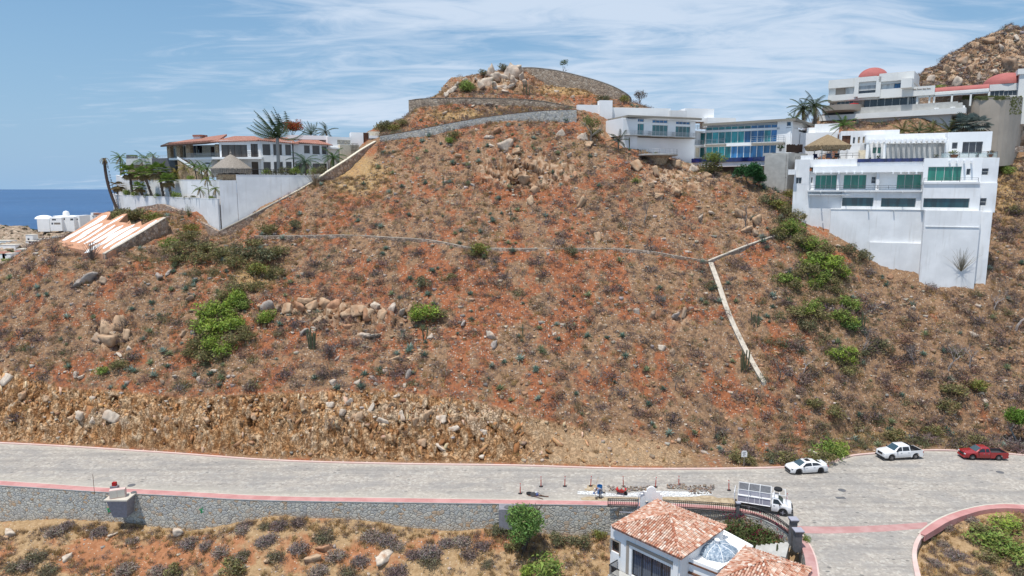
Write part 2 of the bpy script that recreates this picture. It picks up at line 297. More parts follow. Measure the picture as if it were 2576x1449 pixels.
# ---------------------------------------------------------------- hill terrain: profiles read per column, stored as (X/Y, distance behind kerb) table
KERB = [(-700, 1090), (0, 1116.5), (400, 1140), (687, 1160), (1001, 1169), (1288, 1173), (1562, 1181), (1800, 1181.5), (1973, 1178), (2040, 1174), (2082, 1169), (2112, 1159), (2148, 1148), (2214, 1142), (2328, 1135), (2415, 1136), (2553, 1145), (2700, 1160), (3300, 1220)]
KP = [onz(*k) for k in KERB]
_ku = np.array([p.x/p.y for p in KP]); _ky = np.array([p.y for p in KP])
def Yf(u): return np.interp(u, _ku, _ky)
ST = {   # px : list of (py, Y) going up the slope, then ('z', z, Y) for hidden ground
 -700: [(1020, 92), (900, 100), (760, 112), ('z', 14, 130), ('z', -20, 190), ('z', -90, 300)],
 -300: [(1010, 91), (900, 98), (700, 116), ('z', 17, 125), ('z', -10, 180), ('z', -90, 300)],
 0: [(1040, 88.3), (935, 92), (800, 101), (668, 115), ('z', 18.5, 122), ('z', 5, 160), ('z', -40, 240), ('z', -90, 320)],
 150: [(1040, 87), (960, 90), (830, 98), (652, 109), (611, 115.5), ('z', 23.5, 122), ('z', 10, 160), ('z', -40, 240), ('z', -90, 320)],
 300: [(1050, 85), (985, 88), (850, 96), (636, 109.5), (590, 121), (542, 138), ('z', 27.5, 150), ('z', 24, 170), ('z', -30, 240), ('z', -90, 320)],
 430: [(1060, 84), (1000, 86.5), (840, 96), (650, 111), (598, 120), (540, 132), (528, 138), ('z', 28, 142), ('z', 30, 165), ('z', -20, 240), ('z', -90, 320)],
 551: [(1060, 83.2), (990, 86), (830, 96), (640, 112), (598, 123), (596, 125), ('z', 29, 130), ('z', 31, 170), ('z', -10, 240), ('z', -90, 320)],
 700: [(1060, 82.5), (975, 86), (780, 99), (606, 117), (525, 126), ('z', 31, 129.5), ('z', 33, 170), ('z', -10, 240), ('z', -90, 320)],
 830: [(1060, 82), (975, 86), (780, 99), (612, 114), (456, 132.5), ('z', 34.5, 138), ('z', 40, 170), ('z', 0, 250), ('z', -90, 330)],
 950: [(1070, 82), (985, 85.5), (800, 98), (622, 111.5), (485, 127), (366, 146.3), ('z', 43.8, 151), ('z', 44.5, 157), (325, 164), ('z', 45, 180), ('z', 10, 250), ('z', -90, 340)],
 1080: [(1070, 82), (985, 86), (790, 98.5), (628, 111), (470, 126.5), (350, 145.8), ('z', 45.8, 151), ('z', 46.5, 155), (282, 160), ('z', 53.6, 165.5), ('z', 51, 180), ('z', 20, 250), ('z', -90, 340)],
 1150: [(1070, 82), (985, 86), (780, 99), (630, 110.5), (470, 126), (334, 145), ('z', 46.6, 150), ('z', 47.5, 155), (268, 160), ('z', 54.3, 164), (222, 170), (194, 176), ('z', 60, 186), ('z', 20, 250), ('z', -90, 340)],
 1290: [(1080, 82), (1000, 86), (780, 99), (632, 110), (470, 125), (318, 142.5), ('z', 48.2, 148.5), ('z', 49.5, 154), (272, 159.5), ('z', 54.4, 163), (238, 167), (205, 173), (177, 179), ('z', 63, 188), ('z', 20, 250), ('z', -90, 340)],
 1370: [(1085, 82), (1010, 85), (780, 99), (632, 110), (470, 125), (318, 142), ('z', 48.6, 148.5), ('z', 49.8, 154), (272, 159.3), ('z', 54.0, 163), (244, 166.5), (212, 174), ('z', 61, 178), ('z', 20, 250), ('z', -90, 340)],
 1020: [(1070, 82), (985, 86), (795, 98.2), (625, 111), (475, 126.7), (358, 146), ('z', 44.8, 151), ('z', 45.5, 155), (302, 161), ('z', 49, 170), ('z', 45, 180), ('z', 15, 250), ('z', -90, 340)],
 1450: [(1090, 82), (1040, 84), (800, 98), (633, 110), (470, 124), (322, 141.5), ('z', 49.0, 147.5), ('z', 50, 153), (274, 158.5), ('z', 51.8, 161), (245, 164), (226, 168.5), ('z', 58, 173), ('z', 20, 250), ('z', -90, 340)],
 1520: [(1100, 82), (1060, 83.8), (850, 95), (637, 109.5), (485, 122.5), (362, 138), ('z', 43.5, 142), ('z', 48, 150), ('z', 51, 157), (258, 161), (249, 164), ('z', 54, 169), ('z', 55, 180), ('z', 10, 250), ('z', -90, 340)],
 1600: [(1110, 82), (1080, 83.5), (900, 92), (640, 109), (500, 121), (405, 132), (384, 136.8), ('z', 40.5, 139), ('z', 41, 147), ('z', 51, 158), (266, 164), ('z', 52, 172), ('z', 52, 180), ('z', 10, 250), ('z', -90, 340)],
 1700: [(1120, 82.2), (1080, 84.0), (900, 92.7), (650, 108.5), (500, 121.3), (428, 130), (405, 136), ('z', 38.2, 142), ('z', 38.6, 150), ('z', 46, 160), ('z', 45, 170), ('z', 0, 250), ('z', -90, 340)],
 1780: [(1130, 82.3), (1080, 84.5), (900, 93.5), (663, 108), (500, 121.5), (440, 129), (432, 135), ('z', 35.5, 140), ('z', 38, 150), ('z', 43, 162), ('z', 0, 250), ('z', -90, 340)],
 1850: [(1130, 82.5), (1050, 87), (850, 97), (640, 110.3), (500, 122.5), (455, 127.5), (445, 131), ('z', 34, 135), ('z', 38, 150), ('z', 42, 162), ('z', 0, 250), ('z', -90, 340)],
 1920: [(1130, 82.8), (1000, 89.5), (800, 100), (620, 112), (480, 126), (474, 128), ('z', 32, 132), ('z', 38, 147), ('z', 42, 165), ('z', 0, 250), ('z', -90, 340)],
 1990: [(1130, 83.2), (1000, 90), (800, 100.5), (630, 111.5), (510, 123.5), (500, 126), ('z', 30, 131), ('z', 38, 146), ('z', 45, 160), ('z', 0, 250), ('z', -90, 340)],
 2050: [(1120, 84.0), (1000, 90.5), (800, 101), (650, 110), (580, 117), ('z', 28, 125), ('z', 40, 140), ('z', 48, 155), ('z', 50, 170), ('z', 0, 260), ('z', -90, 340)],
 2170: [(1100, 88), (1000, 92), (800, 102.5), (636, 114), ('z', 27, 120), ('z', 40, 135), (312, 146), ('z', 50, 160), ('z', 52, 175), ('z', 10, 260), ('z', -90, 340)],
 2300: [(1095, 89), (1000, 93), (800, 104), (668, 111.3), ('z', 30, 123), (340, 138), ('z', 47, 142), ('z', 51, 160), (205, 178), (172, 190), ('z', 55, 230), ('z', 0, 300), ('z', -90, 380)],
 2390: [(1095, 89.5), (1000, 93), (820, 102), (688, 109.3), ('z', 32, 125), (340, 138), ('z', 48, 145), ('z', 52, 160), (200, 178), (112, 205), ('z', 66, 230), ('z', 0, 320), ('z', -90, 400)],
 2475: [(1095, 89.5), (1000, 93), (830, 101.5), (694, 108), (560, 125), (400, 141), (345, 148), ('z', 52, 160), (200, 178), (88, 212), ('z', 70, 240), ('z', 0, 330), ('z', -90, 400)],
 2560: [(1100, 89), (1000, 93), (850, 101), (690, 112), (540, 126), (385, 142), (372, 144), (310, 150), ('z', 54, 162), (200, 178), (68, 218), ('z', 74, 250), ('z', 0, 340), ('z', -90, 420)],
 2700: [(1120, 88), (1000, 92), (850, 100), (650, 115), (520, 128), (385, 142), (300, 152), (200, 180), (40, 225), ('z', 70, 260), ('z', 0, 340), ('z', -90, 420)],
 3100: [(1150, 86), (1000, 92), (850, 100), (650, 115), (400, 140), (200, 180), (60, 230), ('z', 60, 270), ('z', 0, 340), ('z', -90, 420)],
}
def pchip(x, y, xn):
    x = np.asarray(x, float); y = np.asarray(y, float); h = np.diff(x); d = np.diff(y, axis=0)/(h if y.ndim == 1 else h[:, None])
    m = np.zeros_like(y)
    a = d[:-1]; b = d[1:]; ok = (a*b) > 0
    w1_ = 2*h[1:]+h[:-1]; w2_ = h[1:]+2*h[:-1]
    if y.ndim > 1: w1_ = w1_[:, None]; w2_ = w2_[:, None]
    with np.errstate(all='ignore'): hm = (w1_+w2_)/(w1_/a+w2_/b)
    m[1:-1] = np.where(ok, hm, 0); m[0] = d[0]; m[-1] = d[-1]
    i = np.clip(np.searchsorted(x, xn)-1, 0, len(x)-2); t = np.clip((xn-x[i])/h[i], 0, 1); hh = h[i]
    if y.ndim > 1: t = t[:, None]; hh = hh[:, None]
    return (2*t**3-3*t**2+1)*y[i]+(t**3-2*t**2+t)*hh*m[i]+(-2*t**3+3*t**2)*y[i+1]+(t**3-t**2)*hh*m[i+1]
TG = np.arange(-6, 330, 0.2); UG = np.arange(-1.5, 1.6, 0.004)
_us = []; _zs = []
for px0 in sorted(ST):
    u0 = ray(px0, 700)[0]; y0 = float(Yf(u0)); T = [-6, 0, 0.5]; Z = [-0.4, -0.06, 0.05]
    for k in ST[px0]:
        if k[0] == 'z': z, Y = k[1], k[2]
        else:
            _, b = ray(0, k[0]); z, Y = CAMH+b*k[1], k[1]
        T.append(Y-y0); Z.append(z)
    T.append(400); Z.append(-140)
    _us.append(u0); _zs.append(pchip(T, Z, TG))
HT = pchip(np.array(_us), np.array(_zs), UG)     # [u, t]
def Hbase(X, Y):
    X = np.asarray(X, float); Y = np.asarray(Y, float); u = X/Y; t = Y-Yf(u)
    fu = np.clip((u-UG[0])/0.004, 0, len(UG)-1.001); ft = np.clip((t-TG[0])/0.2, 0, len(TG)-1.001)
    i = fu.astype(int); j = ft.astype(int); a = fu-i; b = ft-j
    return (HT[i, j]*(1-a)+HT[i+1, j]*a)*(1-b)+(HT[i, j+1]*(1-a)+HT[i+1, j+1]*a)*b
def H(X, Y):
    X = np.asarray(X, float); Y = np.asarray(Y, float)
    t = Y-Yf(X/Y); k = sstep(3, 14, t)*(1-0.85*sstep(116, 128, Y)*(1-sstep(172, 190, Y)))
    return Hbase(X, Y)+k*(1.15*fbm(X/11, Y/11, o=3, s=3)+0.45*fbm(X/2.6, Y/2.6, o=3, s=9)) + sstep(165, 200, Y)*(X > 80)*(2.6*fbm(X/8, Y/8, o=4, s=31)+1.2*np.abs(fbm(X/3, Y/3, o=3, s=33)))
def hit(px, py, y0=72.0, y1=300.0):
    Y = np.arange(y0, y1, 0.2); a, b = ray(px, py); z = CAMH+b*Y; h = H(a*Y, Y); m = np.nonzero(h > z)[0]
    if len(m) == 0: i = len(Y)-1
    else: i = m[0]
    return Vector((a*Y[i], Y[i], float(h[i])))
def drop(x, y): return Vector((x, y, float(H(np.array([x]), np.array([y]))[0])))
# lower bank in front of the road's retaining wall
WALLTOP = [(-700, 1178), (0, 1222.7), (232, 1238), (460, 1250), (687, 1261), (1268, 1269.5), (1527, 1273.5), (1640, 1278), (1750, 1282.5), (1853, 1291), (1915, 1307), (1955, 1327), (1990, 1352)]
WT = [onz(*k) for k in WALLTOP]
_wx = np.array([p.x for p in WT]); _wy = np.array([p.y for p in WT])
WBOT = [(-700, 1270), (0, 1311), (150, 1303), (300, 1312), (400, 1325), (480, 1334), (560, 1320), (687, 1296), (800, 1302), (900, 1305), (1050, 1328), (1150, 1334), (1268, 1325), (1400, 1345), (1527, 1350), (1700, 1335), (1830, 1316), (1900, 1338), (1990, 1378)]
def _wb():
    r = []
    for px, py in WBOT:
        a, b = ray(px, py)
        for Y in np.arange(50, 90, 0.05):
            x = a*Y
            if Y >= np.interp(x, _wx, _wy)-0.3: r.append((x, CAMH+b*Y)); break
    return np.array(r)
_WB = _wb()
def HL(X, Y):
    X = np.asarray(X, float); Y = np.asarray(Y, float)
    yw = np.interp(X, _wx, _wy); zb = np.interp(X, _WB[:, 0], _WB[:, 1]); d = yw-0.3-Y
    z = zb-0.42*np.clip(d, 0, 60)-0.15*np.clip(d-9, 0, 60)
    k = sstep(0, 3, d)
    z = z+k*(0.9*fbm(X/5.5+3, Y/5.5, o=3, s=21)+0.30*fbm(X/1.5, Y/1.5, o=3, s=23))
    return np.where(Y > yw-0.3, np.minimum(zb, -1.0)-0.3, z)
def hitL(px, py):
    Y = np.arange(40, 76, 0.1); a, b = ray(px, py); z = CAMH+b*Y; h = HL(a*Y, Y); m = np.nonzero(h > z)[0]; i = m[0] if len(m) else len(Y)-1
    return Vector((a*Y[i], Y[i], float(h[i])))
# island at lower right inside the curved pavement
def HR(X, Y): 
    X = np.asarray(X, float); Y = np.asarray(Y, float)
    e = np.minimum(np.clip(66.2-Y, 0, 20), np.clip(X-33.0+np.clip((Y-58), 0, 9)*-1.0, 0, 30))
    return -0.35-0.16*e+sstep(0, 2.5, e)*(0.55*fbm(X/4, Y/4, o=3, s=41)+0.2*fbm(X/1.1, Y/1.1, o=2, s=43))
def grid_mesh(name, P, C, smooth=True):
    """P (m,n,3), C dict name->(m,n)"""
    m, n, _ = P.shape; idx = np.arange(m*n).reshape(m, n)
    F = np.stack([idx[:-1, :-1], idx[:-1, 1:], idx[1:, 1:], idx[1:, :-1]], -1).reshape(-1, 4)
    me = np_mesh(name, P.reshape(-1, 3), F, None, smooth)
    for k, v in C.items():
        a = me.attributes.new(k, 'FLOAT', 'POINT'); a.data.foreach_set('value', v.astype(np.float32).ravel())
    return me
def blob(px, py, cx, cy, rx, ry): return np.exp(-(((px-cx)/rx)**2+((py-cy)/ry)**2)*1.2)
def build_hill():
    us = np.linspace(-0.98, 0.98, 1400)
    ts = np.concatenate([np.arange(-0.6, 9, 0.13), np.arange(9, 50, 0.24), np.arange(50, 92, 0.4), np.arange(92, 150, 0.5), np.arange(150, 330, 5.0)])
    U, T = np.meshgrid(us, ts); Y = T+Yf(U); X = U*Y
    Z = H(X, Y)
    PX, PY = proj(X, Y, Z)
    # rock cut along the road (bare fractured rock), fading out to the right
    top = np.interp(PX, [-300, 0, 150, 300, 450, 700, 850, 1000, 1200, 1300, 1450, 1600, 1750, 1850, 1950], [925, 925, 975, 985, 1000, 990, 985, 985, 1010, 1040, 1075, 1100, 1130, 1160, 1200])
    cut = sstep(-18, 18, PY-top)*sstep(0.0, 1.6, T)*(1-sstep(1650, 1850, PX))*(T < 20)
    rocky = np.clip(blob(PX, PY, 1330, 430, 170, 60)+blob(PX, PY, 1720, 440, 130, 55)+0.8*blob(PX, PY, 1560, 330, 90, 30)+0.9*blob(PX, PY, 850, 790, 190, 38)+blob(PX, PY, 285, 845, 60, 50)+0.8*blob(PX, PY, 1880, 560, 60, 40)+0.7*blob(PX, PY, 1700, 800, 60, 50)+blob(PX, PY, 1250, 205, 90, 25), 0, 1)
    rocky = np.maximum(rocky, sstep(165, 178, Y)*(X > 70)*0.9); rocky = np.maximum(rocky, ((PX > 2500)&(PY < 380)&(Y > 142)).astype(float))*(T > 3)
    sx, sy = 1.0, 1.0
    ang = 0.5; xr = X*math.cos(ang)+Z*math.sin(ang); zr = -X*math.sin(ang)+Z*math.cos(ang)
    wx, wz = xr+.5*vnoise(X/1.5, Z/1.5, s=61), zr+.8*vnoise(X/1.9, Z/1.9, s=62); v1, e1 = facet(wx/1.7, Y/2.5, wz/3.2, 1); v2, e2 = facet(wx/0.7+5, Y/1.5, wz/1.25, 5); v3, e3 = facet(wx/0.36, Y, wz/0.55+7, 8)
    cutn = vnoise(X/7, Z/7, s=77)*0.5+0.5
    rd = (0.75*v1+0.45*v2+0.16*v3)*np.where(PX > 1250, np.clip(1-(PX-1250)/500, 0.25, 1), 1.0)
    amp = cut*np.clip(T/2.5, 0, 1)*0.27*(0.65+0.9*cutn)+rocky*1.05*(1-cut)
    Y2 = Y-rd*amp; Z2 = Z+rd*amp*0.45 - (amp*0.25*np.clip(0.12-e1, 0, 0.12)/0.12)
    # small scale roughness everywhere
    sm, es = facet(X/0.9, Y/0.9, Z/0.9, 12); open_ = (1-cut)*sstep(2, 5, T)
    Z2 = Z2+open_*(0.10*sm+0.05*vnoise(X/0.5, Y/0.5, s=5))
    # soil tone masks
    n1 = fbm(X/5, Y/5, o=4, s=51); n2 = fbm(X/1.6, Z/1.6, o=3, s=55)
    red = np.clip(0.48+0.7*n1+0.8*n2+0.35*blob(PX, PY, 1100, 690, 420, 90)+0.5*blob(PX, PY, 1330, 460, 120, 50)-0.4*sstep(1950, 2200, PX), 0, 1)
    red = np.maximum(red, np.exp(-((PY-top-12)/26)**2)*(PX < 1400)*(T < 20)*(PX > 120)); red = np.clip(red+blob(PX, PY, 1480, 238, 150, 14)+blob(PX, PY, 1100, 318, 90, 14), 0, 1)
    grass = np.clip(blob(PX, PY, 900, 440, 110, 70)+blob(PX, PY, 1200, 290, 180, 22)+blob(PX, PY, 1440, 225, 120, 22)+blob(PX, PY, 2540, 470, 60, 110)+blob(PX, PY, 640, 700, 80, 40)+0.4*blob(PX, PY, 100, 800, 200, 60)+0.9*blob(PX, PY, 2300, 1100, 300, 20), 0, 1)
    P = np.stack([X, Y2, Z2], -1)
    pale = np.clip(blob(PX, PY, 1130, 1040, 330, 55)*1.2+blob(PX, PY, 240, 1050, 130, 30)+0.4*v1, 0, 1)
    smooth_cut = sstep(1230, 1420, PX)*cut
    me = grid_mesh('hillside', P, {'cut': cut, 'rocky': rocky, 'red': red, 'dry': grass, 'pale': pale, 'crack': np.clip(np.minimum(e1*0.8, np.minimum(e2*1.3, e3*2.2))/0.12, 0, 1), 'cell': np.clip(0.5+0.35*v2+0.2*v3, 0, 1), 'scut': smooth_cut}, smooth=False)
    return me
def mat_hill():
    n = NB(newmat('hill_soil', (0.35, 0.2, 0.12), 0.95, 0, 0.1)); g = n.geo()
    A = lambda k: n.attr(k, 'Fac')
    nA = n.noise(g, 0.5, 6, 0.6); nB = n.noise(g, 3.0, 6, 0.7); nC = n.noise(g, 1.3, 5, 0.65, 0.6)
    tan = n.mix(n.mr(nB, 0.35, 0.65), (0.21, 0.125, 0.07), (0.35, 0.215, 0.125))
    red = n.mix(n.mr(nB, 0.35, 0.65), (0.26, 0.09, 0.04), (0.38, 0.15, 0.07))
    c = n.mix(n.mr(n.math('ADD', A('red'), n.math('MULTIPLY', n.math('SUBTRACT', nC, 0.5), 1.3)), 0.42, 0.85), tan, red)
    c = n.mix(n.mr(n.math('ADD', A('dry'), n.math('MULTIPLY', n.math('SUBTRACT', nC, 0.5), 0.8)), 0.35, 0.8, 0, 0.8), c, n.mix(nB, (0.36, 0.22, 0.09), (0.52, 0.36, 0.17)))
    # scattered embedded stones and dark noise patches
    vc = n.vor(g, 3.4, 'F1', 'Color'); vd = n.vor(g, 3.4, 'F1', 'Distance'); sp = n.N('ShaderNodeSeparateColor'); n.L(vc, sp.inputs[0])
    st = n.math('MULTIPLY', n.mr(sp.outputs[0], 0.66, 0.68), n.mr(vd, 0.36, 0.28))
    c = n.mix(n.math('MULTIPLY', st, 0.85), c, n.mix(sp.outputs[1], (0.38, 0.28, 0.20), (0.60, 0.52, 0.43)))
    c = n.mix(n.mr(n.noise(g, 1.9, 5, 0.7), 0.50, 0.66, 0, 0.72), c, (0.105, 0.075, 0.065))
    c = n.mix(n.mr(n.noise(n.map(g, loc=(31, 7, 3)), 4.6, 4, 0.7), 0.54, 0.66, 0, 0.6), c, (0.15, 0.105, 0.085))
    # bare rock
    rk = n.ramp(A('cell'), [(0.0, (0.34, 0.155, 0.06)), (0.3, (0.46, 0.235, 0.10)), (0.6, (0.54, 0.31, 0.15)), (0.85, (0.58, 0.37, 0.21)), (1.0, (0.68, 0.52, 0.36))])
    rk = n.mix(n.mr(n.math('ADD', A('pale'), n.math('MULTIPLY', n.math('SUBTRACT', nC, 0.5), 1.6)), 0.6, 1.0, 0, 0.75), rk, (0.60, 0.48, 0.35))
    rk = n.mix(n.mr(nB, 0.5, 0.75, 0, 0.5), rk, (0.36, 0.18, 0.08))
    rk = n.mix(n.mr(A('crack'), 0.35, 0.0, 0, 0.4), rk, (0.17, 0.075, 0.03))
    rk = n.mix(n.mr(n.noise(n.map(g, (.5, .5, .25), (0, .6, 0)), 1.0, 4, .6), .45, .7, 0, .55), rk, (0.62, 0.44, 0.27)); rk = n.mix(n.mr(n.noise(n.map(g, (.35, .35, .8), loc=(9, 4, 2)), 1.0, 4, .6), .5, .7, 0, .5), rk, (0.36, 0.17, 0.07))
    rk = n.mix(n.math('MULTIPLY', A('scut'), 0.75), rk, n.mix(nB, (0.40, 0.27, 0.16), (0.52, 0.38, 0.24)))
    rk2 = n.mix(n.mr(A('cell'), 0.25, 0.9), (0.30, 0.175, 0.10), (0.50, 0.37, 0.255))
    c = n.mix(n.mr(n.math('ADD', A('rocky'), n.math('MULTIPLY', n.math('SUBTRACT', nC, 0.5), 1.2)), 0.35, 0.75, 0, 0.85), c, n.mix(n.mr(A('crack'), 0.4, 0, 0, 0.6), rk2, (0.16, 0.08, 0.04)))
    c = n.mix(n.mr(A('cut'), 0.25, 0.75), c, rk)
    gd = n.map(n.mix(.35, g, n.N('ShaderNodeTexNoise').outputs['Color'], 'ADD'), (1.3, .8, 0.7), (0, 0.65, 0)); sh = n.vor(gd, 1.7, 'F1', 'Color'); se = n.vor(gd, 1.7, 'DISTANCE_TO_EDGE', 'Distance'); s3 = n.N('ShaderNodeSeparateColor'); n.L(sh, s3.inputs[0])
    k = n.math('MULTIPLY', n.mr(A('cut'), 0.3, 0.8), n.math('SUBTRACT', 1.0, n.math('MULTIPLY', A('scut'), .75)))
    c = n.mix(n.math('MULTIPLY', k, n.mr(s3.outputs[0], 0.62, 0.9, 0, .6)), c, (0.60, 0.44, 0.28)); c = n.mix(n.math('MULTIPLY', k, n.mr(s3.outputs[1], 0.6, 0.9, 0, .6)), c, (0.22, 0.10, 0.04)); rd1 = n.noise(n.map(g, (.9, .9, .38), (0, .6, 0)), 1.6, 7, .68, .8); rd2 = n.noise(n.map(g, (.5, .5, .8), (0, -.5, 0), (7, 3, 1)), 1.9, 6, .65, .8); lines = n.math('MAXIMUM', n.mr(n.math('ABSOLUTE', n.math('SUBTRACT', rd1, .5)), 0, .03, 1, 0), n.mr(n.math('ABSOLUTE', n.math('SUBTRACT', rd2, .5)), 0, .022, 1, 0)); c = n.mix(n.math('MULTIPLY', k, n.math('MULTIPLY', lines, .5)), c, (0.17, 0.075, 0.03)); c = n.mix(n.math('MULTIPLY', k, n.mr(rd1, .55, .72, 0, .6)), c, (0.66, 0.49, 0.32))
    n.col(c); n.bump(n.math('ADD', n.math('ADD', n.math('MULTIPLY', nB, 1.0), n.math('MULTIPLY', k, n.math('ADD', n.math('MULTIPLY', s3.outputs[2], .7), n.math('MULTIPLY', lines, -1.2)))), n.math('MULTIPLY', n.noise(g, 11, 4, 0.7), 0.5)), 0.9, 0.18)
mat_hill()
struct('hillside', build_hill(), 'hill_soil')
def mat_bank():
    n = NB(newmat('bank_soil', (0.4, 0.25, 0.15), 0.95, 0, 0.1)); g = n.geo(); r = n.attr('red', 'Fac')
    nB = n.noise(g, 2.6, 6, 0.65); nC = n.noise(g, 0.55, 5, 0.6, 0.4)
    tan = n.mix(n.mr(nB, 0.3, 0.7), (0.29, 0.185, 0.095), (0.43, 0.295, 0.165)); red = n.mix(n.mr(nB, 0.3, 0.7), (0.31, 0.13, 0.06), (0.41, 0.195, 0.10))
    c = n.mix(n.mr(n.math('ADD', r, n.math('MULTIPLY', n.math('SUBTRACT', nC, 0.5), 1.5)), 0.35, 0.75), tan, red)
    vc = n.vor(g, 4.5, 'F1', 'Color'); vd = n.vor(g, 4.5, 'F1', 'Distance'); sp = n.N('ShaderNodeSeparateColor'); n.L(vc, sp.inputs[0])
    st = n.math('MULTIPLY', n.mr(sp.outputs[0], 0.84, 0.86), n.mr(vd, 0.32, 0.25)); c = n.mix(n.math('MULTIPLY', st, 0.8), c, (0.58, 0.46, 0.34))
    c = n.mix(n.mr(n.noise(g, 5.5, 4, 0.7), 0.56, 0.74, 0, 0.5), c, (0.2, 0.13, 0.09))
    n.col(c); n.bump(n.math('ADD', nB, n.math('MULTIPLY', n.noise(g, 13, 4, 0.7), 0.5)), 0.8, 0.12)
mat_bank()
def build_banks():
    xs = np.arange(-85, 40, 0.16); ys = np.concatenate([np.arange(20, 50, 1.0), np.arange(50, 74.6, 0.16)])
    X, Y = np.meshgrid(xs, ys); yw = np.interp(X, _wx, _wy); Z = HL(X, Y)
    k = X > 24
    Z = np.where(k, np.minimum(Z, -0.8), Z)
    PX, PY = proj(X, Y, Z); red = np.clip(0.18+0.5*fbm(X/3, Y/3, o=3, s=71)+0.75*blob(PX, PY, 330, 1400, 400, 60)+0.45*blob(PX, PY, 900, 1400, 250, 50)-blob(PX, PY, 400, 1330, 300, 12)+0.6*blob(PX, PY, 1290, 1360, 60, 30), 0, 1)
    struct('lower_bank', grid_mesh('lower_bank', np.stack([X, np.minimum(Y, yw+0.1), Z], -1), {'red': red}), 'bank_soil')
    xs = np.arange(28, 80, 0.16); ys = np.concatenate([np.arange(20, 48, 1.0), np.arange(48, 68.5, 0.16)])
    X, Y = np.meshgrid(xs, ys); Z = HR(X, Y)
    struct('island_ground', grid_mesh('island_ground', np.stack([X, Y, Z], -1), {'red': 0.1+0*X}), 'bank_soil')
build_banks()
# ---------------------------------------------------------------- sea and distant coast
def mat_sea():
    n = NB(newmat('sea_water', (0.012, 0.05, 0.16), 0.35, 0, 0.35)); g = n.geo()
    a = n.noise(n.map(g, (0.010, 0.0035, 1)), 1.0, 8, 0.65); b = n.noise(n.map(g, (0.0006, 0.0002, 1)), 1.0, 5, 0.5)
    d = n.N('ShaderNodeCameraData').outputs['View Distance'] if False else None
    c = n.mix(n.mr(b, 0.35, 0.7), (0.018, 0.062, 0.165), (0.03, 0.09, 0.22))
    c = n.mix(n.mr(a, 0.4, 0.7, 0, 0.45), c, (0.045, 0.125, 0.27))
    caps = n.noise(n.map(g, (0.030, 0.009, 1)), 1.0, 4, 0.7); big = n.noise(n.map(g, (0.0025, 0.0012, 1)), 1.0, 2)
    c = n.mix(n.math('MULTIPLY', n.mr(caps, 0.63, 0.69), n.mr(big, 0.35, 0.6)), c, (0.62, 0.68, 0.74))
    n.col(c)
mat_sea()
_m = MB(); _m.add([(-90000, 60, -140), (90000, 60, -140), (90000, 90000, -140), (-90000, 90000, -140)], [(0, 1, 2, 3)])
struct('sea', _m.mesh('sea'), 'sea_water')
def HF(X, Y):
    X = np.asarray(X, float); Y = np.asarray(Y, float); u = X/Y
    crest = np.interp(u, [-1.3, -0.78, -0.72, -0.69, -0.62, -0.58, -0.5], [583, 580, 576, 590, 576, 560, 545])   # display row of the crest
    b = (-SP-(crest-CY)/FP*CP)/(CP-(crest-CY)/FP*SP); zc = CAMH+b*470
    z = np.interp(Y, [200, 250, 470, 520, 700, 1100], [-40, -32, 0, 0, -80, -150]) 
    w = np.interp(Y, [200, 260, 470, 500, 600], [0.0, 0.2, 1.0, 1.0, 0.4])
    return z+w*zc+2.2*fbm(X/30, Y/30, o=4, s=61)*sstep(0, 1, w)
def build_far():
    us = np.linspace(-1.2, -0.44, 420); ys = np.concatenate([np.arange(190, 520, 1.5), np.arange(520, 1200, 15)])
    U, Y = np.meshgrid(us, ys); X = U*Y; Z = HF(X, Y)
    v, e = facet(X/6, Y/6, Z/6, 3); Z = Z+0.9*v
    return grid_mesh('far_hillside', np.stack([X, Y, Z], -1), {'rocky': np.clip(0.4+0.6*fbm(X/25, Y/25, o=3, s=66), 0, 1)}, False)
def mat_far():
    n = NB(newmat('far_soil', (0.3, 0.22, 0.16), 0.95, 0, 0.1)); g = n.geo()
    nB = n.noise(g, 0.25, 6, 0.7); c = n.mix(n.mr(nB, 0.35, 0.65), (0.24, 0.17, 0.12), (0.44, 0.34, 0.25))
    c = n.mix(n.mr(n.noise(g, 0.45, 4, 0.7), 0.5, 0.62, 0, 0.8), c, (0.09, 0.085, 0.055)); c = n.mix(n.mr(n.vor(g, 0.5), 0.25, 0.15, 0, 0.6), c, (0.55, 0.46, 0.38))
    n.col(c); n.bump(nB, 0.8, 1.0)
mat_far(); struct('far_hillside', build_far(), 'far_soil')
